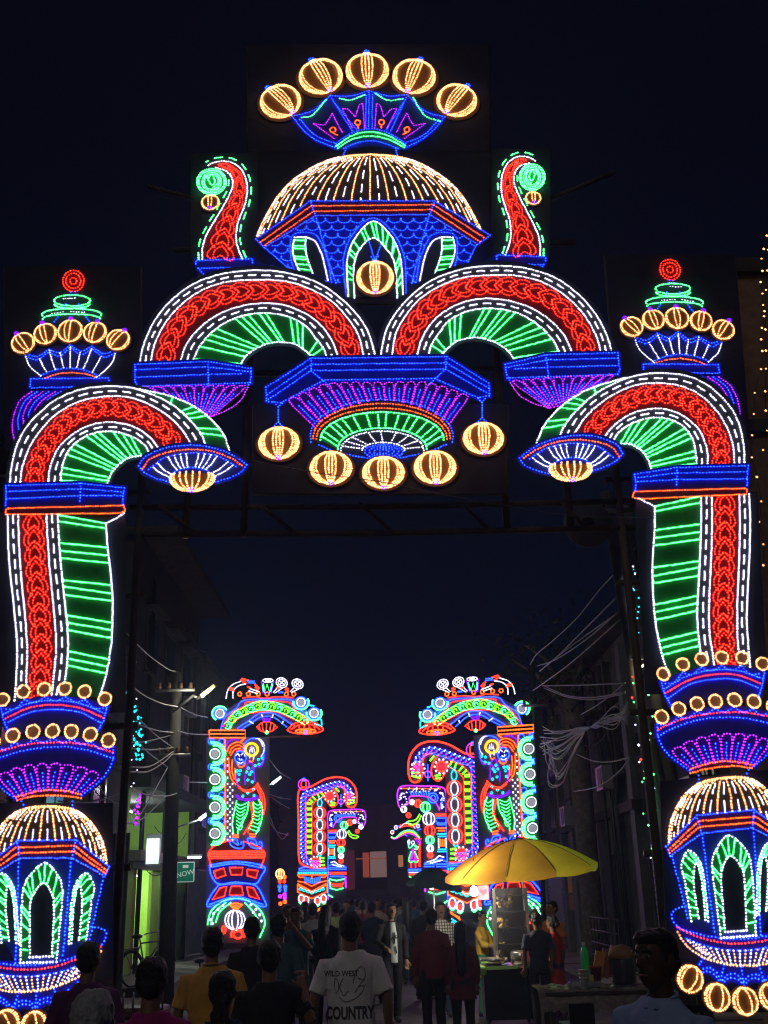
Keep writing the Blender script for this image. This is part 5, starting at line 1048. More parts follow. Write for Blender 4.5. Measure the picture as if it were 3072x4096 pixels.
# short lantern string by the left houses
B = Bd((1080, 3360, .38578), 44.0)
th = thing('lantern_pole', 'golden lantern on a short pole of blue and pink lamps between the gates', 'lamp', Vector((B.p(130, 680).x, 44, 0)))
far(B, th, 'golden_lantern', [ell(105, 352, 42, 48, n=18), ell(105, 352, 14, 44, n=12)], 'gold', .04, False); far(B, th, 'lamp_dot', [ell(100, 400, 12, 12, n=8), ell(150, 385, 12, 12, n=8), ell(108, 660, 10, 10, n=8), ell(155, 640, 12, 12, n=8)], 'orange', .05, False)
far(B, th, 'lamp_dot', [ell(100, 482, 12, 12, n=8), ell(158, 486, 12, 12, n=8), ell(100, 520, 6, 12, n=8), ell(160, 520, 6, 12, n=8)], 'blue', .05, False); far(B, th, 'lamp_dot', [ell(105, 585, 14, 12, n=8), ell(152, 566, 14, 12, n=8), ell(155, 600, 12, 8, n=8)], 'violet', .05, False); far(B, th, 'lamp_dot', [ell(100, 432, 8, 8, n=8), ell(150, 430, 8, 8, n=8)], 'red', .05, False)
p = B.p(130, 660, -.05); tubes('pole', [[(p.x, p.y, 0), (p.x, p.y, B.p(130, 300).z)]], .04, BAMBOO, th, 6)
# ------------------------------------------------------------------ poles, cables, lamps, string lights
WIRE = mat('pale_insulated_cable', (.42, .44, .5), .5)
DWIRE = mat('black_cable', (.03, .03, .035), .6)
DPOLE = mat('unlit_pole', (.035, .035, .04), .85, noise=.3, nscale=4)  # pole colour darkened to stand for a shaft left unlit
PPOLE = mat('concrete_pole', (.20, .20, .21), .85, noise=.3, nscale=4)
def utility_pole(label, base, top, r=.13, arms=(), pm=None):
    t = thing('utility_pole', label, 'pole', (base[0], base[1], 0))
    b, u = Vector((base[0], base[1], 0)), Vector(top)
    tubes('shaft', [[b, b.lerp(u, .5), u]], [r, r * .88, r * .72], pm or PPOLE, t, 10)
    for z, w in arms:
        c = b.lerp(u, z / u.z); tubes('crossarm', [[c - Vector((w, .1, 0)), c + Vector((w, -.1, 0))]], .035, STEEL, t, 6)
        for sx in (-.8, -.3, .3, .8): lathe('insulator', [(.025, 0), (.045, .03), (.03, .07), (.04, .1), (.01, .13)], c + Vector((w * sx, -.1, .035)), mat('insulator_brown', (.1, .05, .03), .3), t, 8)
    return t
pl = utility_pole('dark concrete pole beside the green shop carrying the yellow street lamp', (P(668, 3850, 21.5).x, 21.5), (P(706, 2690, 21.5).x, 21.5, P(706, 2690, 21.5).z), .16, ((5.9, .4), (4.6, .35)), DPOLE)
lp = P(828, 2768, 21.3)
t = thing('street_lamp', 'lit yellow street lamp on a slanting arm above the left pole', 'lamp', (-4.4, 21.4, 5.4))
a0 = P(690, 2850, 21.4)
tubes('arm', [[a0, a0.lerp(lp, .6) + Vector((0, 0, .1)), lp - Vector((.18, 0, .12))]], .028, STEEL, t, 6)
tubes('lamp_head', [[lp - Vector((.2, 0, .13)), lp - Vector((0, 0, .0)), lp + Vector((.22, 0, .16))]], [.03, .05, .03], DARKM, t, 8)
tubes('lamp_glass', [[lp + Vector((-.10, -.09, -.10)), lp + Vector((.16, -.09, .11))]], [.045, .035], mat('lit_yellow_glass', (1, 1, .7), .4, emit=(1.3, 1.0, .30), estr=1.2), t, 8)
lamp_light('lamp_glow', t, lp + Vector((0, -.3, -.2)), 60, (1, .93, .6), .1)
def small_lamp(px_, py, Y, label, power, pole=True):
    q = P(px_, py, Y); t = thing('street_lamp', label, 'lamp', q, 'small street lamps')
    tubes('lamp_head', [[q - Vector((.12, 0, .09)), q + Vector((.16, 0, .11))]], [.05, .04], mat('lit_cool_glass', (.9, 1, 1), .4, emit=(.85, 1, 1), estr=1.2), t, 8)
    tubes('arm', [[q - Vector((.12, 0, .09)), q - Vector((.7, -.1, .25))]], .025, STEEL, t, 6)
    lamp_light('lamp_glow', t, q - Vector((0, .25, .15)), power, (.85, 1, 1), .08)
    return q
q = small_lamp(1104, 3122, 33, 'small white street lamp high between the drummer and the serpent', 18)
q2 = small_lamp(817, 3263, 27, 'white lamp on the wall beside the green shop upper room', 18)
sp_ = thing('thin_pole', 'thin tall bamboo pole just right of the left drummer gate', 'pole', (P(1075, 3600, 27).x, 27, 0))
tubes('shaft', [[(P(1075, 3700, 27).x, 27, 0), P(1072, 3200, 27), P(1068, 2930, 27)]], .035, BAMBOO, sp_, 8)
bp_ = thing('bamboo_crosspole', 'horizontal bamboo arm under the arch of the left drummer gate', 'pole', P(1200, 2945, 25.3))
tubes('shaft', [[P(1060, 2948, 25.3), P(1280, 2946, 25.3)]], .03, BAMBOO, bp_, 8)
# right poles
base = P(2612, 3880, 13.2)
pr = utility_pole('tall dark utility pole beside the right pillar wound with string lights', (3.36, 13.2), (2.98, 13.2, 6.9), .10, ((6.6, .35),))
pr2 = utility_pole('second utility pole close behind the right pillar', (3.62, 13.5), (3.3, 13.5, 6.8), .085)
tubes('clamp', [[(3.1, 13.1, 2.2), (3.6, 13.2, 2.35)]], .05, DARKM, pr, 6); tubes('stay_rod', [[(3.2, 13.0, 3.6), (3.42, 13.0, 1.7), (3.7, 12.9, .9)]], .045, DARKM, pr, 6)
pf = utility_pole('thin far pole carrying the tangle of cables beside the right drummer gate', (P(2150, 3700, 24).x + .1, 24), (P(2130, 2640, 24).x, 24, P(2130, 2640, 24).z), .07, ((5.8, .3),), DPOLE)
def cables(label, Y0, Y1, lines, m=WIRE, r=.012, cat='cables'):
    t = thing('cable_bundle', label, cat, P(lines[0][0][0], lines[0][0][1], Y0))
    for q in lines:
        n = len(q); C = crom(q, False, 8); L = []
        for i, (x, y) in enumerate(C): L.append(P(x, y, Y0 + (Y1 - Y0) * i / (len(C) - 1)))
        tubes('cable', [L], r, m, t, 4)
    return t
k8 = .5427; f8 = lambda *q: [(2050 + u * k8, 2100 + v * k8) for u, v in q]
cables('long cables rising from the far pole to the top of the right pole', 24, 13.2, [f8((130, 1030), (180, 950), (300, 850), (480, 680), (640, 480), (760, 350)), f8((200, 1080), (340, 960), (500, 800), (770, 530)), f8((180, 1040), (330, 985), (560, 830), (780, 640)), f8((200, 1075), (330, 970), (560, 800), (775, 650)), f8((150, 1220), (250, 1150), (450, 1000), (790, 700))], r=.013)
cables('slack pale cables strung level between the far pole and the right pole', 24, 13.2, [f8((220, 1185), (500, 1180), (830, 1165)), f8((220, 1180), (400, 1255), (600, 1270), (830, 1230)), f8((230, 1200), (400, 1265), (600, 1285), (830, 1240)), f8((500, 1400), (650, 1310), (830, 1165)), f8((850, 250), (900, 175)), f8((470, 1690), (600, 1740), (720, 1745), (860, 1715)), f8((450, 1965), (620, 1930), (760, 1840), (860, 1730))], r=.012)
rr = random.Random(11); knot = (575, 1490); L = []
for k in range(15): L.append(f8((205 + rr.uniform(-10, 50), 1485 + k * 26 * (1 if k < 9 else .4)), (330 + rr.uniform(-40, 40), 1500 + k * 14 + rr.uniform(0, 40)), (480 + rr.uniform(-20, 20), 1495 + k * 6), knot))
for k in range(12): L.append(f8(knot, (650 + rr.uniform(-20, 20), 1470 + rr.uniform(-15, 50) - k * 3), (760, 1430 - k * 9 + rr.uniform(0, 70)), (845, 1305 + k * 15)))
for k in range(7): L.append(f8((230 + k * 12, 1560 + k * 10), (290 + rr.uniform(-40, 40), 1760 + k * 25), (360 + rr.uniform(-20, 20), 1870 + rr.uniform(-60, 30)), (450, 1690 - k * 4), (540, 1510)))
cables('knotted tangle of pale cables beside the right drummer gate', 24, 13.3, L, r=.011)
k7 = .45215; f7 = lambda *q: [(400 + u * k7, 2300 + v * k7) for u, v in q]
cables('pale cables sagging from the left pillar to the concrete pole', 12.0, 21.4, [f7((235, 515), (420, 700), (600, 830), (665, 850)), f7((245, 955), (400, 1070), (560, 1140), (690, 1165)), f7((260, 1290), (480, 1370), (650, 1395)), f7((260, 1700), (450, 1690), (650, 1560)), f7((260, 1740), (420, 1740), (560, 1660), (650, 1575)), f7((260, 1875), (430, 1950), (590, 1955), (680, 1930)), f7((260, 1420), (450, 1590), (600, 1700)), f7((330, 1260), (500, 1420), (655, 1535)), f7((250, 1530), (450, 1545), (640, 1530)), f7((260, 1480), (420, 1470), (620, 1420)), f7((160, 2200), (330, 2180), (450, 2090), (580, 1960)), f7((300, 2210), (430, 2000), (600, 1700))], r=.011)
cables('cable from the concrete pole to the left drummer gate', 21.4, 25, [f7((690, 1380), (800, 1405), (960, 1412)), f7((790, 1835), (950, 1835)), f7((700, 1165), (830, 1230), (950, 1260))], r=.014)
kk = .49716; fk = lambda *q: [(780 + u * kk, 2650 + v * kk) for u, v in q]
cables('faint cables drooping between the left drummer and serpent gates', 27, 38, [fk((600, 780), (680, 880), (770, 935)), fk((610, 1080), (680, 1130), (760, 1175)), fk((605, 1290), (660, 1360), (750, 1390)), fk((590, 1200), (640, 1330), (700, 1420), (750, 1370)), fk((600, 1060), (690, 1090), (770, 1100))], r=.012)
cables('single thin wire crossing under the lanterns of the central basin', 10.2, 10.1, [[(900, 1820), (1200, 1880), (1540, 1930), (1700, 1965), (2000, 2020), (2300, 2065), (2620, 2070)]], DWIRE, .005, 'wire')
def string_lights(label, Y0, Y1, path, n, cols, r=.02, jit=6, seed=1):
    rr = random.Random(seed); t = thing('string_lights', label, 'string lights', P(path[-1][0], path[-1][1], Y1))
    S = samp(path, n, True); W_ = []
    for i, (x, y) in enumerate(S):
        q = P(x + rr.gauss(0, jit), y + rr.gauss(0, 4), Y0 + (Y1 - Y0) * i / (n - 1)); W_.append(q)
        beads('bulb', [q], r * rr.uniform(.7, 1.15), led(cols[rr.randrange(len(cols))], 1.0), t)
    tubes('wire', [W_], .004, DWIRE, t, 3)
string_lights('upper string of white fairy lights on the right pole', 13.1, 13.1, f8((905, 280), (880, 400), (905, 530), (905, 700), (905, 830)), 26, ['white', 'white', 'cyan'], .014, 14, 2)
string_lights('string of green and red fairy lights hanging down the right pole', 13.0, 13.0, f8((935, 1090), (940, 1250), (960, 1400), (960, 1570), (985, 1720), (1010, 1880), (1030, 2060), (1030, 2200)), 44, ['green', 'green', 'green', 'red', 'white'], .016, 20, 3)
string_lights('lowest string of fairy lights beside the right pavilion', 13.0, 13.0, [(2590, 3190), (2600, 3260), (2612, 3330), (2610, 3430)], 26, ['white', 'green', 'white', 'red'], .014, 12, 4)
tb = P(2565, 2668, 13.0); tube_lamp('small yellow tube lamp tilted on the right pole', tb - Vector((.09, 0, .05)), tb + Vector((.10, 0, .06)), 3, (1, .8, .4), mat('lit_amber_tube', (1, .8, .4), .5, emit=(1, .75, .3), estr=5), .014)
string_lights('string of cyan fairy lights hanging beside the left pillar', 11.6, 11.6, f7((260, 1050), (300, 1200), (315, 1330), (345, 1450), (345, 1640)), 60, ['cyan'], .016, 11, 5)
string_lights('string of violet fairy lights low beside the left pillar', 11.6, 11.6, f7((350, 1960), (330, 2060), (325, 2160), (305, 2215)), 22, ['violet', 'purple', 'violet'], .016, 7, 6)
string_lights('few white fairy lights between the cyan and violet strings', 11.6, 11.6, f7((265, 660), (300, 700), (320, 1740), (345, 1840), (280, 1870)), 14, ['white'], .010, 8, 7)
for j, (path, lb) in enumerate((([(3060, 945), (3045, 1100), (3055, 1230), (3040, 1400)], 'upper string of warm lights on the house corner at the right edge'), ([(3045, 1400), (3025, 1560), (3005, 1680), (3000, 1800), (3030, 1900), (3045, 2100), (3050, 2260)], 'lower string of warm lights at the right edge beside the capital'), ([(3068, 1000), (3062, 1250), (3066, 1500), (3060, 1800)], 'outermost string of warm lights down the right edge'))):
    string_lights(lb, 11.3, 11.3, path, 11, ['gold'], .016, 6, 20 + j)
# horn loudspeaker behind the beam
hc = P(2352, 2095, 11.6); ls = thing('loudspeaker', 'big dark horn loudspeaker hanging beside the right bamboo post', 'loudspeaker', hc)
for nm, prof, m_ in (('horn', [(.29, 0), (.285, .03), (.2, .12), (.12, .24), (.07, .34)], mat('grey_horn', (.20, .21, .25), .5)), ('driver', [(.075, -.02), (.075, .2), (.07, .3), (.09, .31), (.09, .48)], DARKM)):
    o = lathe(nm, prof, (0, 0, 0), m_, None, 24); o.parent = ls; o.rotation_euler = (R(-90), 0, R(4))
# ------------------------------------------------------------------ umbrella carts and stalls
GOLDC = [(.62, .38, .02), (.60, .34, .02), (.62, .40, .02), (.62, .36, .03), (.62, .29, .03), (.50, .64, .04), (.64, .56, .03), (.56, .22, .03)]
def umbrella(label, c, Rr, H, drop, cols, tilt, pole_to, n=10, lining=None):
    t = thing('market_umbrella', label, 'umbrella', (c[0], c[1], 0)); C = Vector(c)
    M = Matrix.Rotation(R(tilt[0]), 4, 'Y') @ Matrix.Rotation(R(tilt[1]), 4, 'X')
    def pt(a, f):
        z = H * (1 - f ** 1.9); return C + M @ Vector((Rr * f * math.cos(a), Rr * f * math.sin(a), z))
    for k in range(n):
        a0, a1 = 2 * math.pi * k / n, 2 * math.pi * (k + 1) / n; V, F = [], []
        for i in range(9):
            f = i / 8
            for j in range(5):
                a = a0 + (a1 - a0) * j / 4; sagf = 1 - .045 * f * math.sin(math.pi * j / 4); p = pt(a, f * sagf); p.z -= .05 * f * math.sin(math.pi * j / 4); V.append(p)
        for i in range(8):
            for j in range(4): F.append((i * 5 + j, i * 5 + j + 1, i * 5 + j + 6, i * 5 + j + 5))
        b = len(V)
        for j in range(5):
            q = V[40 + j]; V.append(q - Vector((0, 0, drop)) * (1 + .25 * math.sin(math.pi * j / 4)))
        for j in range(4): F.append((40 + j, 41 + j, b + j + 1, b + j))
        o = mk('canopy_panel', V, F, cols[k % len(cols)], t, True)
        tubes('seam', [[pt(a0, f) + Vector((0, 0, .006)) for f in np.linspace(.02, .99, 9)]], .004, mat('umbrella_seam', (.12, .07, .02), .8), t, 4)
        tubes('rib', [[pt(a0, f) - Vector((0, 0, .02)) for f in (.05, .35, .65, .98)]], .008, STEEL, t, 4)
    tubes('pole', [[Vector(pole_to), C + Vector((0, 0, H * .95))]], .022, STEEL, t, 8)
    lathe('finial', [(.03, 0), (.02, .05), (.006, .1)], pt(0, 0), STEEL, t, 8)
    return t
UM = [mat('umbrella_%d' % i, c_, .6, noise=.12, nscale=3, trans=0) for i, c_ in enumerate(GOLDC)]
for m_ in UM:   # thin nylon lets light through
    b = m_.node_tree.nodes['Principled BSDF']; tr_ = m_.node_tree.nodes.new('ShaderNodeBsdfTranslucent'); mx = m_.node_tree.nodes.new('ShaderNodeMixShader'); mx.inputs[0].default_value = .45
    src = b.inputs['Base Color'].links[0].from_socket; m_.node_tree.links.new(src, tr_.inputs[0])
    out = m_.node_tree.nodes['Material Output']; m_.node_tree.links.new(b.outputs[0], mx.inputs[1]); m_.node_tree.links.new(tr_.outputs[0], mx.inputs[2]); m_.node_tree.links.new(mx.outputs[0], out.inputs[0])
uc = P(2085, 3480, 17.6)
umbrella('large yellow and orange market umbrella over the snack cart', (uc.x, 17.6, uc.z), 1.22, .47, .07, [UM[5], UM[0], UM[6], UM[1], UM[7], UM[7], UM[4], UM[3], UM[6], UM[5]], (-4, 4), (uc.x + .05, 17.6, 0.02))
gu = P(1735, 3545, 24.5); UG = mat('dark_green_nylon', (.02, .08, .07), .6, noise=.2)
umbrella('small dark green umbrella of the stall in front of the right serpent gate', (gu.x, 24.5, gu.z), .62, .38, .04, [UG], (8, 0), (gu.x, 24.5, 0), 8)
# snack cart
cx0, cy0 = P(2035, 3900, 17.4).x, 17.4
ct = thing('snack_cart', 'black snack cart with tall glass case under the yellow umbrella', 'cart', (cx0, cy0, 0))
BLK = mat('glossy_black_panel', (.012, .012, .016), .12, spec=.6); GLS = mat('cart_glass', (.05, .05, .055), .08, alpha=.35, spec=.5); FRM = mat('polished_steel', (.6, .58, .52), .25, metal=.9)
box('body', cx0 - .40, cx0 + .42, cy0 - .28, cy0 + .34, .10, .80, BLK, ct, bev=.02)
box('counter', cx0 - .46, cx0 + .48, cy0 - .34, cy0 + .40, .805, .84, FRM, ct)
for sx in (-.3, .3):
    w = lathe('wheel', [(.12, -.02), (.14, -.01), (.14, .01), (.12, .02)], (0, 0, 0), DARKM, None, 16); w.parent = ct; w.location = (sx, .36, .14); w.rotation_euler = (0, R(90), 0)
gx0, gx1 = P(1978, 3650, 17.5).x, P(2106, 3650, 17.5).x; gz0, gz1 = .86, P(2040, 3552, 17.5).z
for x in (gx0, gx1):
    for y in (17.42, 17.78): box('corner_post', x - .022, x + .022, y - .02, y + .02, .842, gz1, FRM, ct)
for k in range(4):
    z = gz0 + .25 + k * (gz1 - gz0 - .28) / 3.4
    box('shelf', gx0 + .023, gx1 - .023, 17.44, 17.77, z, z + .02, FRM, ct)
box('case_back', gx0 + .023, gx1 - .023, 17.79, 17.80, .9, gz1, mat('case_back_dark', (.05, .045, .05), .5), ct)
box('case_glass', gx0 + .023, gx1 - .023, 17.405, 17.41, .95, gz1, GLS, ct)
rr = random.Random(4)
for z, n, w in ((gz1 - .30, 34, .22), (gz1 - .66, 22, .16), (gz1 - 1.0, 14, .1)):
    for k in range(n):
        c = Vector((gx0 + .06 + rr.uniform(0, w), 17.5 + rr.uniform(0, .2), z + .03 + rr.uniform(0, .17))); r_ = rr.uniform(.022, .036)
        o = lathe('puffed_snack', [(r_ * .3, -r_), (r_ * .9, -r_ * .4), (r_, .1 * r_), (r_ * .7, r_ * .7), (r_ * .1, r_)], (0, 0, 0), mat('golden_snack', (.72, .46, .14), .6, noise=.2, nscale=30), None, 7); o.parent = ct; o.matrix_parent_inverse = BASE[ct.name].inverted(); o.location = c; o.rotation_euler = (rr.uniform(0, 3), rr.uniform(0, 3), 0)
pn = lathe('steel_pan', [(.10, .0), (.20, .03), (.22, .10), (.21, .10), (.19, .04), (.02, .02)], (cx0 - .22, cy0 - .1, .845), FRM, ct, 20)
lathe('steel_pot', [(.13, 0), (.15, .02), (.15, .17), (.14, .18), (.04, .2)], (cx0 + .18, cy0 - .14, .845), FRM, ct, 20)
box('green_cloth', cx0 - .52, cx0 - .36, cy0 - .36, cy0 + .1, .72, .846, mat('lime_plastic', (.25, .5, .12), .4), ct, bev=.03)
mk('counter_cloth', [(cx0 - .47, cy0 - .345, .84), (cx0 + .12, cy0 - .345, .84), (cx0 + .1, cy0 - .352, .80), (cx0 - .46, cy0 - .355, .79)], [(0, 1, 2, 3)], MATS['lime_plastic'], ct)
# reflections seen on the cart come from the boards; bulbs
def bulb(px_, py, Y, label, power, r=.05):
    q = P(px_, py, Y); t = thing('hanging_bulb', label, 'lamp', q)
    lathe('glass', [(.012, r * 1.4), (r * .7, r), (r, 0), (r * .8, -r * .7), (r * .2, -r * 1.05)], q, mat('lit_bulb_glass', (1, 1, .95), .4, emit=(1, 1, .9), estr=16), t, 12)
    tubes('cord', [[q + Vector((0, 0, r * 1.4)), q + Vector((.02, 0, .5))]], .006, DWIRE, t, 4); lamp_light('bulb_glow', t, q - Vector((0, .1, 0)), power, (1, .95, .8), r)
bulb(1896, 3568, 17.3, 'bright bare bulb hanging at the left of the snack cart', 70, .065)
bulb(1727, 3548, 24.2, 'small bare bulb under the dark green umbrella', 22, .05)
hp = P(1933, 3568, 17.5); hb_ = thing('paper_packet', 'pink paper packet with a heart hanging beside the bulb', 'packet', hp)
box('bag', hp.x - .09, hp.x + .09, 17.5, 17.53, hp.z - .12, hp.z + .10, mat('pink_paper', (.55, .14, .16), .6, noise=.2), hb_, bev=.01)
hrt = [(0, -.055), (-.055, .0), (-.055, .03), (-.03, .045), (0, .025), (.03, .045), (.055, .03), (.055, 0)]
mk('heart', [(hp.x + a, 17.494, hp.z + b) for a, b in hrt], [list(range(8))], mat('dark_pink_print', (.4, .04, .07), .6), hb_)
# stall table wrapped in plastic
tx0, tx1 = P(2165, 3900, 14.2).x, P(2560, 3900, 14.2).x
st = thing('stall_table', 'low stall table wrapped in clear plastic sheet in front of the right pole', 'table', ((tx0 + tx1) / 2, 14.3, 0))
PLS = mat('clear_wrinkled_plastic', (.22, .18, .18), .12, spec=.9, bump=.9, nscale=9, noise=.5)
box('table_top', tx0, tx1, 13.9, 14.7, .70, .735, mat('dark_wood', (.05, .035, .03), .7, noise=.3), st)
for x in (tx0 + .08, tx1 - .08):
    for y in (13.98, 14.62): box('leg', x - .03, x + .03, y - .03, y + .03, 0, .70, MATS['dark_wood'], st)
V, F = [], []; rr = random.Random(6); nx, ny = 26, 12
for i in range(nx):
    for j in range(ny):
        x = tx0 - .08 + (tx1 - tx0 + .16) * i / (nx - 1); y = 13.80 + 1.0 * j / (ny - 1); z = .745 + rr.uniform(0, .03)
        if j < 2: z -= .10 * (2 - j) + rr.uniform(0, .05); y = 13.86
        V.append((x, y, z))
for i in range(nx - 1):
    for j in range(ny - 1): F.append((i * ny + j, (i + 1) * ny + j, (i + 1) * ny + j + 1, i * ny + j + 1))
mk('plastic_sheet', V, F, PLS, st)
box('black_skirt', tx0 + .25, tx0 + .55, 13.80, 13.815, .05, .62, mat('black_polythene', (.012, .012, .015), .3), st)
q = P(2340, 3912, 14.1); bt = thing('water_bottle', 'green plastic bottle standing on the stall table', 'bottle', (P(2341, 3860, 14.4).x, 14.4, .775)); bx_ = P(2341, 3860, 14.4).x
GB = mat('green_plastic', (.02, .45, .10), .3, emit=(.01, .25, .05), estr=.06)  # faint glow put into the bottle plastic in place of light
lathe('bottle_body', [(.04, 0), (.05, .01), (.05, .22), (.045, .26), (.02, .33)], (bx_, 14.4, .775 + .12), GB, bt, 12); lathe('bottle_cap', [(.021, .33), (.021, .37)], (bx_, 14.4, .775 + .12), mat('white_cap', (.6, .6, .6), .5), bt, 10)
lathe('bottle_foot', [(.05, 0), (.052, .12)], (bx_, 14.4, .775), GB, bt, 12)
cpm = mat('cream_plastic', (.55, .55, .45), .5)
for k in range(1):
    cpx = P(2335, 3890, 14.2).x; cp = thing('cup_stack', 'stack of cream plastic cups on the stall table', 'cups', (cpx, 14.2, .775))
    for j in range(4): lathe('cup', [(.045, 0), (.06, .045), (.062, .045), (.062, .052)], (cpx, 14.2, .775 + j * .045), cpm, cp, 14)
rb = P(2382, 3880, 14.25).x; o = thing('red_tub', 'red plastic tub beside the cream cups', 'tub', (rb, 14.25, .775)); lathe('tub_body', [(.05, 0), (.075, .2), (.085, .2), (.085, .22)], (rb, 14.25, .775), mat('red_plastic', (.35, .03, .03), .4), o, 14); box('paper_slip', rb - .10, rb - .05, 14.15, 14.17, .775, .90, mat('cream_slip', (.5, .36, .2), .7), o)
ob = P(2400, 3790, 14.5); t = thing('leaning_board', 'orange foil sheet and pink framed mirror leaning on the stall', 'board', (ob.x, 14.5, .775))
def slab(nm, c, w, h, tilt, m_): 
    ca, sa = math.cos(R(tilt)), math.sin(R(tilt)); V = []
    for y in (0, .025):
        for a, b in ((-w, 0), (w, 0), (w, h), (-w, h)): V.append((c.x + a * ca + b * sa, c.y + y, .79 + b * ca - a * sa + .05))
    return mk(nm, V, [(0, 1, 2, 3), (7, 6, 5, 4), (0, 4, 5, 1), (1, 5, 6, 2), (2, 6, 7, 3), (3, 7, 4, 0)], m_, t)
slab('orange_sheet', P(2378, 3790, 14.45), .065, .32, 14, mat('orange_foil', (.55, .2, .06), .35, noise=.3, nscale=14)); slab('brown_sheet', P(2405, 3790, 14.5), .06, .34, 14, mat('brown_card', (.2, .09, .06), .6)); slab('pink_frame', P(2428, 3790, 14.56), .045, .38, 14, mat('pink_frame', (.5, .05, .22), .35))
dx = P(2490, 3850, 14.3).x; t = thing('steel_drum', 'steel milk drum with brown cloth over its lid on the stall', 'drum', (dx, 14.3, .775))
lathe('drum_body', [(.13, 0), (.15, .02), (.15, .33), (.14, .35)], (dx, 14.3, .775), mat('dull_steel', (.12, .13, .16), .3, metal=.8), t, 20); lathe('cloth_cover', [(.175, .30), (.17, .37), (.12, .43), (.02, .46)], (dx, 14.3, .775), mat('brown_cloth', (.28, .15, .07), .85, noise=.3, nscale=12, bump=.6), t, 14)
for x, w in ((2300, .1), (2370, .09)):
    tx = P(x, 3890, 14.1).x; o = thing('plastic_tray', 'clear plastic box of food on the stall table, %s of two' % ('left' if x == 2300 else 'right'), 'box', (tx, 14.05, .775)); box('tray_body', tx - w, tx + w, 13.98, 14.14, .775, .84, mat('clear_box', (.3, .3, .34), .1, alpha=.55, spec=.8), o, bev=.02)
ub = P(2310, 4010, 14.3).x; o = thing('blue_crate', 'dull blue plastic crate stored under the stall table', 'crate', (ub, 14.3, 0)); box('crate_body', ub - .2, ub + .2, 14.1, 14.5, 0.008, .32, mat('blue_crate_plastic', (.05, .16, .25), .5), o, bev=.02); box('crate_rim', ub - .22, ub + .22, 14.08, 14.52, .321, .36, MATS['blue_crate_plastic'], o)
# bicycles
def bicycle(label, x, y, z, ang, s=1.0, tilt=-6):
    t = thing('bicycle', label, 'bicycle', (x, y, z), None, ang); BM = mat('bicycle_black', (.02, .02, .022), .4); TY = mat('tyre_rubber', (.015, .015, .015), .8)
    def W_(a, b, c=0): return Vector((a * s, c * s, b * s))
    for wx in (-.52, .52):
        ty = tubes('tyre', [[W_(wx + .33 * math.cos(a), .34 + .33 * math.sin(a)) for a in np.linspace(0, 2 * math.pi, 25)]], .020 * s, TY, t, 6, True); ty.name = 'wheel'
        tubes('spokes', [[W_(wx, .34), W_(wx + .31 * math.cos(a), .34 + .31 * math.sin(a))] for a in np.linspace(0, 2 * math.pi, 17)[:-1]], .002, STEEL, ty, 3, True)
        tubes('mudguard', [[W_(wx + .37 * math.cos(a), .34 + .37 * math.sin(a)) for a in np.linspace(.2, 2.6, 10)]], .018 * s, BM, t, 5, True)
    tubes('frame', [[W_(.52, .34), W_(.38, .82)], [W_(.38, .80), W_(-.12, .36)], [W_(.37, .84), W_(-.2, .82)], [W_(-.12, .36), W_(-.24, .92)], [W_(-.12, .36), W_(-.52, .34), W_(-.2, .82)]], .016 * s, BM, t, 6, True)
    tubes('handlebar', [[W_(.38, .82), W_(.36, 1.02)], [W_(.2, 1.0, -.26), W_(.34, 1.03, -.18), W_(.38, 1.03, 0), W_(.34, 1.03, .18), W_(.2, 1.0, .26)]], .013 * s, STEEL, t, 6, True)
    o = lathe('saddle', [(.02, -.03), (.10, -.02), (.11, .02), (.06, .045)], (-.26 * s, 0, .95 * s), BM, t, 12, True); o.scale = (1.2, .8, 1)
    tubes('carrier', [[W_(-.3, .75), W_(-.75, .72)], [W_(-.3, .75, .08), W_(-.75, .72, .08)], [W_(-.72, .72), W_(-.52, .36)]], .008, STEEL, t, 5, True)
    tubes('pedal_crank', [[W_(-.2, .28, .08), W_(-.12, .36, .06), W_(-.04, .44, .06)]], .012, STEEL, t, 5, True)
    t.rotation_euler = (R(tilt), 0, ang); return t
bq = P(600, 3821, 22.6); bicycle('black bicycle parked on the lit pavement before the green shop', bq.x, 22.6, .30, R(62), .95)
bq = P(820, 3870, 19.2); bicycle('dark bicycle half hidden behind the man in yellow shirt', bq.x, 19.2, .02, R(100), .95)
rk = thing('rickshaw', 'heap of a parked cycle rickshaw in the shade by the left pillar', 'rickshaw', (P(570, 3890, 14).x, 14, 0)); rx = P(570, 3890, 14).x
for dx_, dy in ((-.35, .1), (.30, .1), (.0, 1.2)): tubes('wheel', [[(rx + dx_ , 14 + dy + .3 * math.cos(a), .32 + .3 * math.sin(a)) for a in np.linspace(0, 6.283, 21)]], .022, MATS['tyre_rubber'], rk, 6)
tubes('frame', [[(rx - .35, 14.1, .32), (rx + .3, 14.1, .32)], [(rx, 14.1, .4), (rx, 15.2, .34)], [(rx, 15.0, .4), (rx, 14.9, .8)]], .02, MATS['bicycle_black'], rk, 6)
box('seat', rx - .32, rx + .28, 13.95, 14.45, .55, .68, mat('worn_red_vinyl', (.16, .04, .035), .5, noise=.3), rk, bev=.04); box('footboard', rx - .3, rx + .26, 14.46, 14.9, .40, .43, MATS['dark_wood'], rk)
for k in range(6): tubes('seat_rail', [[(rx - .32 + k * .12, 13.92, .66), (rx - .30 + k * .118, 13.86, .86)]], .012, STEEL, rk, 5)
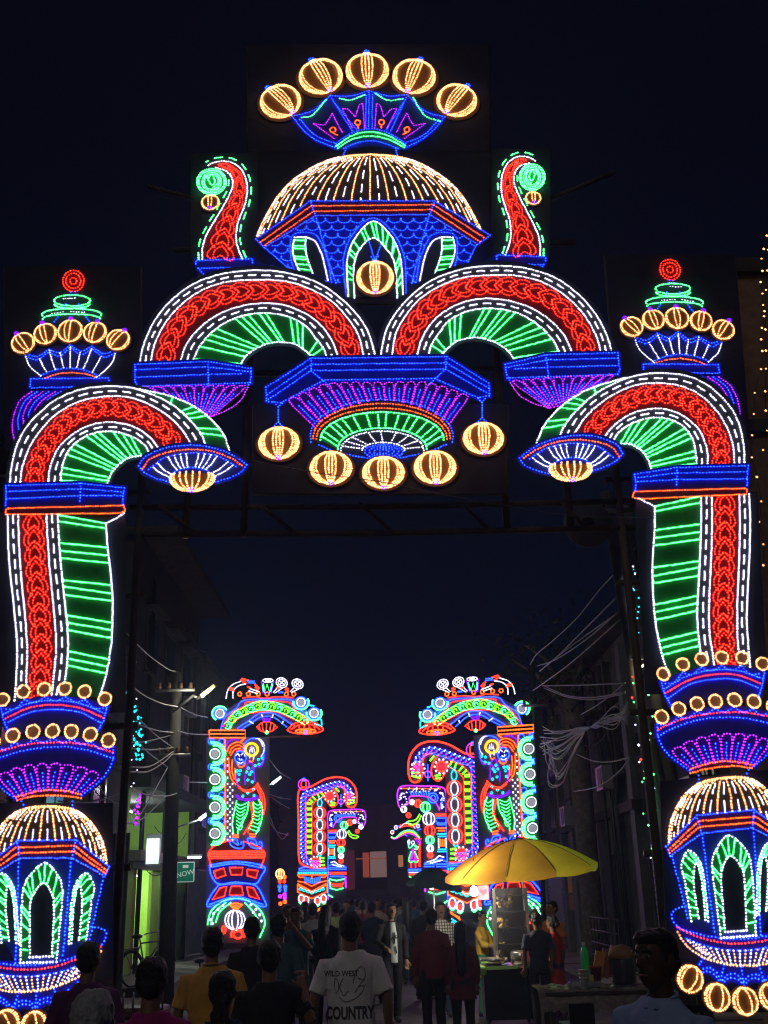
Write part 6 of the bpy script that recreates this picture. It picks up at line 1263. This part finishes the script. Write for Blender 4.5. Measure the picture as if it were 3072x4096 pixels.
# ------------------------------------------------------------------ people
SK1 = mat('brown_skin', (.22, .11, .065), .55, noise=.1, nscale=10); SK2 = mat('tan_skin', (.32, .18, .11), .55, noise=.1, nscale=10)
HAIRB = mat('black_hair', (.010, .009, .009), .45, bump=.6, nscale=60); HAIRG = mat('grey_hair', (.34, .34, .36), .6, bump=.6, nscale=60, noise=.3)
def cloth(c, key=None): return mat('cloth_%s' % (key or '%.2f_%.2f_%.2f' % c), c, .85, noise=.18, nscale=7, bump=.15)
class Sh:
    def __init__(s): s.V, s.F = [], []
    def loft(s, rings, seg=14):     # rings: (centre, rx, ry) level ellipses
        b = len(s.V)
        for c, rx, ry in rings:
            for k in range(seg): w = 2 * math.pi * k / seg; s.V.append((c[0] + rx * math.cos(w), c[1] + ry * math.sin(w), c[2]))
        n = len(rings)
        for i in range(n - 1):
            for k in range(seg): s.F.append((b + i * seg + k, b + i * seg + (k + 1) % seg, b + (i + 1) * seg + (k + 1) % seg, b + (i + 1) * seg + k))
        s.F.append([b + k for k in range(seg)][::-1]); s.F.append([b + (n - 1) * seg + k for k in range(seg)])
    def limb(s, pts, rad, seg=10):
        b = len(s.V); Q = [Vector(p) for p in pts]; n = len(Q)
        for i, q in enumerate(Q):
            t = (Q[min(i + 1, n - 1)] - Q[max(i - 1, 0)]).normalized(); a = t.orthogonal().normalized(); c = t.cross(a)
            for k in range(seg): w = 2 * math.pi * k / seg; s.V.append(tuple(q + (a * math.cos(w) + c * math.sin(w)) * rad[i]))
        for i in range(n - 1):
            for k in range(seg): s.F.append((b + i * seg + k, b + i * seg + (k + 1) % seg, b + (i + 1) * seg + (k + 1) % seg, b + (i + 1) * seg + k))
        s.F.append([b + k for k in range(seg)][::-1]); s.F.append([b + (n - 1) * seg + k for k in range(seg)])
    def ball(s, c, r, seg=12):
        rings = []
        for i in range(1, 8): a = math.pi * i / 8 - math.pi / 2; rings.append(((c[0], c[1], c[2] + r[2] * math.sin(a)), r[0] * math.cos(a), r[1] * math.cos(a)))
        s.loft(rings, seg)
    def obj(s, name, m, parent, vox, disp=0.0, smooth=2, dscale=.18):
        o = mk(name, s.V, s.F, m, parent, True, True)
        md = o.modifiers.new('skin', 'REMESH'); md.mode = 'VOXEL'; md.voxel_size = vox; md.use_smooth_shade = True
        if smooth: sm = o.modifiers.new('soft', 'SMOOTH'); sm.iterations = smooth; sm.factor = .5
        if disp:
            tx = bpy.data.textures.get('folds%g' % dscale) or bpy.data.textures.new('folds%g' % dscale, 'CLOUDS'); tx.noise_scale = dscale
            d = o.modifiers.new('folds', 'DISPLACE'); d.texture = tx; d.strength = disp; d.mid_level = .5
        return o
def hand(S, wrist, d, side, curl=.5, palm_n=None):
    w = Vector(wrist); d = Vector(d).normalized(); n = Vector(palm_n or (0, -1, 0)); u = d.cross(n).normalized() * side
    pc = w + d * .05
    S.limb([w - d * .02, w + d * .03, w + d * .09], [.026, .034, .030], 8)
    S.limb([pc - u * .02, pc + u * .022], [.030, .030], 8)
    for k, (off, L) in enumerate(((-.030, .062), (-.010, .074), (.011, .070), (.031, .054))):
        a = w + d * .085 + u * off; b = a + (d * (1 - curl * .4) + n * curl * .5).normalized() * L * .55 + u * off * .15; c = b + (d * (1 - curl) + n * curl).normalized() * L * .5
        S.limb([a, b, c], [.0105, .0098, .0085], 7)
    a = w + d * .025 - u * .03; b = a - u * .028 + d * .035 + n * .01; S.limb([a, b, b + d * .032 - u * .004 + n * .012], [.013, .0115, .0095], 7)
def person(label, px_, py, Y, yaw, top, bottom, hair='short', arms=None, sleeve='short', skin=None, female=False, stride=0.0, vox=.011, hem=.86, hairm=None, wide=1.0, collar=False, kurti=False, look=0, group=None, face=None, lean=0, z=None):
    q = P(px_, py, Y); H = z or q.z; s = H / 1.70; sk = skin or SK1; hairm = hairm or HAIRB
    B_ = Sh(); T = Sh(); L_ = Sh(); Hh = Sh()
    sw = (.170 if not female else .150) * wide
    g0 = .0
    A = {'l': [(-sw, 0, 1.362), (-sw - .055, .02, 1.12), (-sw - .045, -.04, .88)], 'r': [(sw, 0, 1.362), (sw + .055, .02, 1.12), (sw + .045, -.04, .88)]}
    if arms: A.update(arms)
    st = stride
    K = {'l': [(-.088, 0, .90), (-.092, -.02 - st * .6, .50), (-.095, .03 - st, .085)], 'r': [(.088, 0, .90), (.092, -.02 + st * .5, .50), (.095, .03 + st, .085 + abs(st) * .12)]}
    # body
    hx = .0
    B_.ball((0, -.008, 1.600), (.076, .096, .102)); B_.ball((0, -.030, 1.545), (.060, .072, .075)); B_.ball((0, -.05, 1.505), (.036, .042, .028))
    B_.limb([(0, -.108, 1.602), (0, -.122, 1.575), (0, -.112, 1.560)], [.010, .016, .013], 8)
    for sx in (-1, 1): B_.ball((sx * .079, .008, 1.580), (.012, .022, .032), 8)
    B_.limb([(0, .0, 1.53), (0, .018, 1.44), (0, .02, 1.38)], [.052, .054, .068])
    B_.loft([((0, 0, .84), .145, .098), ((0, 0, 1.0), .132, .090), ((0, 0, 1.2), .150, .100), ((0, .005, 1.32), .148, .090), ((0, .012, 1.385), .09, .062)])
    for sd, sg in (('l', -1), ('r', 1)):
        a, b, c = (Vector(x) for x in A[sd]); B_.limb([a, a.lerp(b, .5), b], [.050, .046, .039]); B_.limb([b, b.lerp(c, .4), c], [.039, .038, .026])
        hand(B_, c, c - b, sg, .45, (0, -1, 0) if abs((c - b).normalized().y) < .8 else (0, 0, -1))
        a, b, c = (Vector(x) for x in K[sd]); B_.limb([a, a.lerp(b, .5), b], [.078, .070, .052]); B_.limb([b, b.lerp(c, .35), c], [.052, .053, .036])
        B_.limb([c + Vector((0, .03, -.03)), c + Vector((0, -.06, -.045)), c + Vector((0, -.15, -.055))], [.036, .036, .026], 8)
    root = B_.obj('person', sk, None, vox)
    root.location = (q.x, Y, 0); root.scale = (s, s, s); root.rotation_euler = (R(lean), 0, R(yaw))
    tag(root, label, 'person', group)
    # shirt
    fl = .0 if not kurti else .05
    rings = [((0, 0, hem), .160 + fl, .118 + fl * .6), ((0, 0, (hem + 1.0) / 2), .156 + fl * .6, .114), ((0, 0, 1.03), .150, .108), ((0, 0, 1.15), .156, .112), ((0, 0, 1.26), .168, .116), ((0, .004, 1.325), .160, .104), ((0, .008, 1.375), .128, .086), ((0, .012, 1.410), .094, .072), ((0, .016, 1.440), .070, .062)]
    T.loft([(c, rx * wide * (.92 if female else 1), ry) for c, rx, ry in rings], 20)
    for sd in ('l', 'r'):
        a, b, c = (Vector(x) for x in A[sd]); a2 = Vector((.075 if sd == 'r' else -.075, .012, 1.408)); a = a - Vector((0, 0, .018))
        if sleeve == 'short': e = a.lerp(b, .86); T.limb([a2, a, a.lerp(b, .45), e], [.040, .060, .066, .070])
        elif sleeve == 'long': T.limb([a2, a, a.lerp(b, .5), b, b.lerp(c, .5), c - (c - b) * .06], [.040, .060, .062, .057, .050, .044])
        elif sleeve == 'half': T.limb([a2, a, a.lerp(b, .5), b, b.lerp(c, .35)], [.040, .060, .062, .060, .060])
    T.obj('shirt' if not kurti else 'tunic', top, root, vox, .030)
    if collar: C_ = Sh(); C_.limb([(.066 * math.cos(a), .016 + .060 * math.sin(a) - (.035 if abs(a) > 4.2 or a < -1.2 else 0), 1.445 + .012 * math.sin(a) - (.03 if math.sin(a) < -.6 else 0)) for a in np.linspace(-1.25, math.pi + 1.25, 17)], [.010] * 17, 6); C_.obj('collar', top, root, vox * .7)
    if collar:
        for z_ in np.linspace(1.36, .92, 6): lathe('button', [(.006, -.002), (.006, .003)], (0, -.125, z_), mat('shirt_button', (.5, .5, .5), .4), root, 6, True)
    # trousers, shoes
    L_.loft([((0, 0, 1.0), .150, .106), ((0, 0, .92), .158, .112), ((0, 0, .84), .162, .114), ((0, 0, .80), .12, .10)], 16)
    for sd in ('l', 'r'):
        a, b, c = (Vector(x) for x in K[sd]); L_.limb([a, a.lerp(b, .5), b], [.086, .080, .066]); L_.limb([b, b.lerp(c, .5), c + Vector((0, 0, -.02))], [.066, .062, .056])
    L_.obj('trousers', bottom, root, vox, .014)
    for sd in ('l', 'r'):
        c = Vector(K[sd][2]); F_ = Sh(); F_.limb([c + Vector((0, .05, -.045)), c + Vector((0, -.03, -.035)), c + Vector((0, -.11, -.05)), c + Vector((0, -.17, -.058))], [.038, .042, .042, .028], 8); F_.obj('shoe', DARKM, root, vox)
    # hair
    if hair != 'bald':
        Hh.ball((0, .018, 1.622), (.086, .100, .094)); Hh.ball((0, .045, 1.575), (.074, .070, .075))
        Hh.ball((0, -.045, 1.672), (.062, .055, .034))
    if hair == 'long': Hh.limb([(0, .06, 1.60), (0, .085, 1.45), (0, .115, 1.28), (0, .120, 1.10), (0, .11, 1.00)], [.085, .085, .080, .068, .03]); Hh.ball((-.06, .03, 1.50), (.03, .05, .11)); Hh.ball((.06, .03, 1.50), (.03, .05, .11))
    if hair == 'bun': Hh.ball((0, .115, 1.57), (.05, .05, .05)); Hh.ball((0, .03, 1.6), (.088, .095, .09))
    if hair == 'pony': Hh.ball((0, .115, 1.575), (.035, .035, .035)); Hh.limb([(0, .12, 1.57), (0, .15, 1.48), (0, .15, 1.34), (0, .14, 1.20)], [.032, .045, .042, .018])
    if hair == 'bald': Hh.limb([(-.078, .01, 1.57), (-.055, .075, 1.565), (0, .100, 1.56), (.055, .075, 1.565), (.078, .01, 1.57)], [.018, .026, .028, .026, .018])
    Hh.obj('hair', hairm, root, vox * .8, .020, 1, .035)
    if face:
        ED = mat('eye_white', (.16, .14, .13), .3); IR = mat('eye_dark', (.012, .008, .006), .2)
        for sx in (-1, 1):
            e = lathe('eye', [(.003, -.008), (.009, -.003), (.009, .003), (.003, .008)], (sx * .030, -.090, 1.602), ED, root, 8, True)
            lathe('iris', [(.002, -.006), (.006, 0), (.002, .006)], (sx * .030, -.096, 1.602), IR, e, 6, True)
            tubes('eyebrow', [[(sx * .014, -.101, 1.622), (sx * .032, -.101, 1.628), (sx * .050, -.090, 1.620)]], .005, HAIRB, root, 5, True)
        tubes('mouth', [[(-.022, -.092, 1.528), (0, -.101, 1.530), (.022, -.092, 1.528)]], .005, mat('lips', (.20, .07, .06), .5), root, 5, True)
        if face == 'moustache': tubes('moustache', [[(-.028, -.094, 1.540), (0, -.110, 1.547), (.028, -.094, 1.540)]], .007, HAIRB, root, 5, True)
    return root
W = lambda *c: tuple(c)
WHITE = cloth((.74, .71, .70), 'white_tee'); YEL = cloth((.62, .32, .06), 'mustard'); MAG = cloth((.36, .02, .16), 'magenta'); BLKC = cloth((.022, .022, .028), 'black'); NAVY = cloth((.03, .035, .07), 'navy'); MAROON = cloth((.20, .03, .035), 'maroon'); DRED = cloth((.14, .02, .03), 'dark_red'); JEAN = cloth((.05, .07, .12), 'denim'); GREYC = cloth((.25, .25, .28), 'grey'); LBLUE = cloth((.28, .36, .62), 'pale_blue'); ORC = cloth((.55, .24, .08), 'orange_silk'); REDC = cloth((.5, .03, .03), 'red'); GRNC = cloth((.03, .22, .10), 'green'); TEALC = cloth((.05, .12, .15), 'teal'); LIMEC = cloth((.45, .55, .22), 'pale_lime'); TANC = cloth((.35, .27, .20), 'tan'); PLUM = cloth((.10, .03, .10), 'plum')
CHECK = cloth((.6, .6, .56), 'checked')
def check_material(m_):
    t = m_.node_tree; b = t.nodes['Principled BSDF']; tc = t.nodes.new('ShaderNodeTexCoord'); out = None
    for ax in (0, 2):
        w = t.nodes.new('ShaderNodeTexWave'); w.bands_direction = 'X' if ax == 0 else 'Z'; w.inputs['Scale'].default_value = 7; t.links.new(tc.outputs['Object'], w.inputs['Vector'])
        r = t.nodes.new('ShaderNodeValToRGB'); r.color_ramp.interpolation = 'CONSTANT'; r.color_ramp.elements[0].color = (.12, .12, .14, 1); r.color_ramp.elements[1].color = (.75, .74, .7, 1); r.color_ramp.elements[1].position = .3; t.links.new(w.outputs['Fac'], r.inputs['Fac'])
        if out is None: out = r.outputs['Color']
        else:
            mx = t.nodes.new('ShaderNodeMixRGB'); mx.blend_type = 'MULTIPLY'; mx.inputs[0].default_value = .8; t.links.new(out, mx.inputs[1]); t.links.new(r.outputs['Color'], mx.inputs[2]); out = mx.outputs[0]
    t.links.new(out, b.inputs['Base Color'])
check_material(CHECK)
BACK = 180      # walking away from the camera
# --- near spectators
wt = person('man in white printed T-shirt walking away in the middle of the road', 1400, 3650, 8.9, BACK + 2, WHITE, JEAN, wide=1.12, stride=.08, arms={'l': [(-.185, 0, 1.362), (-.262, .03, 1.12), (-.275, -.03, .88)], 'r': [(.185, 0, 1.362), (.268, .03, 1.12), (.285, -.02, .88)]})
def print_on_back(o, s_, size, z, x=0, sx=1, bold=.02):
    M = Matrix(((-sx, 0, 0, -x), (0, 0, 1, .24), (0, 1, 0, z), (0, 0, 0, 1)))
    t = text_mesh('shirt_lettering', s_, size, cloth((.07, .065, .075), 'ink'), o, M, 0, bold)
    md = t.modifiers.new('cut', 'SUBSURF'); md.subdivision_type = 'SIMPLE'; md.levels = 1; md.render_levels = 2
    sh = [c for c in o.children if c.name.startswith('shirt') and 'lettering' not in c.name][0]
    w = t.modifiers.new('lie_on_cloth', 'SHRINKWRAP'); w.target = sh; w.wrap_method = 'PROJECT'; w.use_project_y = True; w.use_positive_direction = False; w.use_negative_direction = True; w.offset = .004; w.wrap_mode = 'ABOVE_SURFACE'
    return t
print_on_back(wt, 'WILD WEST', .052, 1.285, -.07, .9); print_on_back(wt, 'COUNTRY', .115, 1.02, -.01, .62, .035)
mk('shirt_drawing', [], [], cloth((.10, .09, .10), 'ink_grey'), wt) if False else None
def back_curve(o, pts, r=.004):
    L = [(-x, .135, z) for x, z in crom(pts)]
    t = tubes('shirt_drawing', [L], r, cloth((.28, .26, .27), 'ink_grey'), o, 4, True)
    sh = [c for c in o.children if c.name.startswith('shirt') and 'lettering' not in c.name and 'drawing' not in c.name][0]
    w = t.modifiers.new('lie_on_cloth', 'SHRINKWRAP'); w.target = sh; w.wrap_method = 'NEAREST_SURFACEPOINT'; w.offset = .003; w.wrap_mode = 'ABOVE_SURFACE'
for pts in ([(-.14, 1.25), (-.15, 1.20), (-.13, 1.15), (-.10, 1.19), (-.11, 1.25), (-.14, 1.25)], [(-.06, 1.26), (-.09, 1.20), (-.06, 1.14), (-.02, 1.17)], [(.02, 1.22), (.05, 1.31), (.10, 1.33), (.12, 1.28), (.08, 1.22), (.03, 1.16)], [(-.10, 1.13), (-.05, 1.10), (.02, 1.11), (.08, 1.15), (.12, 1.21)], [(.06, 1.25), (.11, 1.24)], [(.07, 1.20), (.11, 1.20)]): back_curve(wt, pts)
person('woman in magenta top seen from behind, hair up, near the bottom edge', 612, 3833, 6.0, BACK - 3, MAG, PLUM, 'short', female=True, sleeve='short', wide=1.15)
ym = person('man in mustard yellow shirt seen from behind', 852, 3713, 8.6, BACK + 4, YEL, BLKC, wide=1.08, collar=True)
pg = person('girl with ponytail in dark spotted top at the bottom edge', 892, 3887, 6.4, BACK, NAVY, BLKC, 'pony', female=True)
person('man in black shirt raising his right hand near the white T-shirt', 1078, 3764, 7.8, BACK + 8, BLKC, BLKC, wide=1.05, sleeve='half', arms={'l': [(-.19, 0, 1.362), (-.30, -.02, 1.16), (-.25, -.14, 1.37)]})
person('young man in dark shirt standing before the left pavilion', 360, 3772, 8.0, BACK - 8, PLUM, BLKC, wide=1.12)
person('grey haired man nearest the camera at the bottom left', 378, 3966, 4.3, BACK, NAVY, BLKC, hairm=HAIRG)
person('man in pale blue shirt facing the street at the bottom right', 2612, 3722, 5.0, -50, LBLUE, BLKC, collar=True, face='plain', wide=1.12, skin=mat('unlit_skin', (.07, .035, .022), .5))  # skin darkened in its colour for a face in shadow
person('man in dark shirt left of the man raising his hand', 1010, 3671, 11.5, BACK, BLKC, BLKC)
person('tall man in black walking away before the left drummer gate', 1115, 3660, 11.5, BACK + 5, TEALC, BLKC, sleeve='long')
# --- middle distance
wk = person('young man in open dark jacket and white tee walking towards the camera', 1563, 3612, 18.0, 18, BLKC, BLKC, sleeve='long', face='plain', stride=.10, skin=SK2, arms={'l': [(-.178, 0, 1.362), (-.25, -.02, 1.14), (-.16, -.2, 1.06)]})
T2 = Sh(); T2.loft([((0, -.035, .84), .085, .098), ((0, -.04, 1.05), .082, .090), ((0, -.045, 1.25), .080, .088), ((0, -.03, 1.42), .05, .06)], 14); tee = T2.obj('tee_front', cloth((.62, .70, .68), 'pale_tee'), wk, .011, .008)
for a, b in (((-.0, 1.28), (.0, 1.12)), ((-.04, 1.21), (.045, 1.20)), ((.01, 1.08), (.03, .98)), ((-.02, 1.18), (.03, 1.24))): tubes('tee_print', [[(a[0], -.142, a[1]), (b[0], -.142, b[1])]], .010, cloth((.07, .065, .075), 'ink'), wk, 4, True)
person('man in dark red shirt, left of the couple walking away', 1722, 3634, 14.8, BACK + 3, MAROON, BLKC, sleeve='long', stride=.10)
person('woman with long loose hair in dark red tunic beside the man in red', 1838, 3688, 14.5, BACK - 4, DRED, BLKC, 'long', female=True, kurti=True, hem=.70, sleeve='long', stride=.08)
person('man in black and white checked shirt looking down as he walks', 1760, 3608, 18.6, 8, CHECK, JEAN, sleeve='half', face='moustache', stride=.06, skin=SK2)
person('woman in yellow printed tunic and green trousers serving at the cart', 1922, 3644, 18.6, 62, cloth((.68, .42, .04), 'turmeric'), GRNC, 'bun', female=True, kurti=True, hem=.62, sleeve='half', face='plain', skin=SK2, arms={'l': [(-.158, 0, 1.362), (-.22, -.12, 1.15), (-.14, -.36, 1.12)], 'r': [(.158, 0, 1.362), (.21, -.08, 1.14), (.12, -.30, 1.0)]})
person('man in navy shirt buying at the snack cart with his back turned', 2142, 3650, 16.9, BACK + 12, NAVY, BLKC, wide=1.05)
person('woman in red top close behind the navy shirted customer', 2206, 3664, 17.2, BACK + 40, REDC, PLUM, 'bun', female=True, kurti=True, hem=.6)
person('man in shiny orange shirt facing the cart from the right', 2204, 3604, 18.4, -55, ORC, BLKC, face='plain', skin=SK2, collar=True)
person('bald man in red shirt behind the snack cart', 2136, 3634, 19.4, 20, REDC, BLKC, 'bald', face='plain', skin=SK2)
# --- crowd down the street
rr = random.Random(21)
crowd = [(1190, 3575, 15.0, TEALC, BLKC, 'short', 'black jacketed man with white bag strap in the left crowd'), (1298, 3588, 16.5, BLKC, BLKC, 'long', 'woman with long dark hair in the left crowd'), (1345, 3572, 22, LIMEC, TANC, 'short', 'man in pale lime shirt walking away in the crowd'), (1250, 3592, 20, GREYC, BLKC, 'short', 'man in grey shirt beside the serpent gate'), (1390, 3566, 26, PLUM, BLKC, 'short', 'man in plum shirt in the middle crowd'), (1425, 3576, 29, GREYC, JEAN, 'short', 'man in pale grey shirt ahead of the white T-shirt'), (1450, 3580, 24, MAROON, BLKC, 'short', 'man in dark maroon shirt right of the pale grey shirt'), (1490, 3590, 21, NAVY, BLKC, 'short', 'man in navy beside the walker in white tee'), (1510, 3566, 27, TANC, BLKC, 'short', 'man in tan shirt behind the walker in white tee'), (1600, 3578, 28, GREYC, BLKC, 'short', 'man in grey right of the walker'), (1625, 3572, 25, NAVY, BLKC, 'long', 'woman in navy near the green umbrella'), (1655, 3580, 30, TEALC, JEAN, 'short', 'man in teal under the green umbrella'), (1370, 3566, 38, BLKC, BLKC, 'short', 'far man in black left of centre'), (1405, 3566, 42, TEALC, BLKC, 'short', 'far man in teal left of centre'), (1440, 3564, 46, PLUM, BLKC, 'long', 'far woman in plum at the street end'), (1475, 3565, 40, GREYC, BLKC, 'short', 'far man in grey at the street centre'), (1520, 3563, 44, NAVY, BLKC, 'short', 'far man in navy at the street centre'), (1550, 3564, 37, DRED, BLKC, 'long', 'far woman in dark red at the street centre'), (1580, 3563, 45, BLKC, BLKC, 'short', 'far man in black right of centre'), (1610, 3564, 39, TANC, BLKC, 'short', 'far man in tan right of centre'), (1150, 3586, 18.5, PLUM, BLKC, 'short', 'man in plum under the golden lantern pole'), (1220, 3580, 24, BLKC, JEAN, 'long', 'woman in black below the serpent gate drops'), (1690, 3590, 21.5, BLKC, BLKC, 'short', 'man in black left of the checked shirt')]
UPL = {'l': [(-.170, 0, 1.362), (-.24, -.16, 1.22), (-.12, -.30, 1.45)], 'r': [(.170, 0, 1.362), (.24, -.16, 1.22), (.10, -.30, 1.45)]}
WLK = {'l': [(-.170, 0, 1.362), (-.21, .14, 1.12), (-.20, .06, .89)], 'r': [(.170, 0, 1.362), (.21, -.10, 1.13), (.18, -.26, .96)]}
for i, (x, y, Y, a, b, h, lb) in enumerate(crowd):
    z = min(1.76, max(1.52, P(x, y, Y).z)) if Y < 30 else 1.6 + .12 * rr.random()
    person(lb, x, y, Y, BACK + rr.uniform(-25, 25) if i % 4 else rr.uniform(-25, 25), a, b, h, sleeve='long' if i % 3 else 'short', female=(h == 'long'), arms=UPL if i in (0, 6, 11) else (WLK if i % 2 else None), wide=rr.uniform(.94, 1.12), lean=rr.uniform(-2, 3), stride=rr.uniform(-.16, .16), vox=.016 if Y < 25 else .024, group='people in the crowd', face='plain' if i % 4 == 0 and Y < 25 else None, z=z)
# ------------------------------------------------------------------ smoky night air that catches the glow of the lamps
hz = tag(box('haze', -60, 60, -32, 110, -1, 14.5, DARKM), 'thin smoky night air glowing around the lamps', 'haze', kind='stuff')
hm = bpy.data.materials.new('haze_air'); hm.use_nodes = True; t_ = hm.node_tree; t_.nodes.clear()
v_ = t_.nodes.new('ShaderNodeVolumePrincipled'); o_ = t_.nodes.new('ShaderNodeOutputMaterial')
v_.inputs['Density'].default_value = .0017; v_.inputs['Color'].default_value = (.50, .66, 1, 1); v_.inputs['Anisotropy'].default_value = .82
t_.links.new(v_.outputs[0], o_.inputs['Volume']); hz.data.materials.clear(); hz.data.materials.append(hm)
cy.volume_bounces = 0
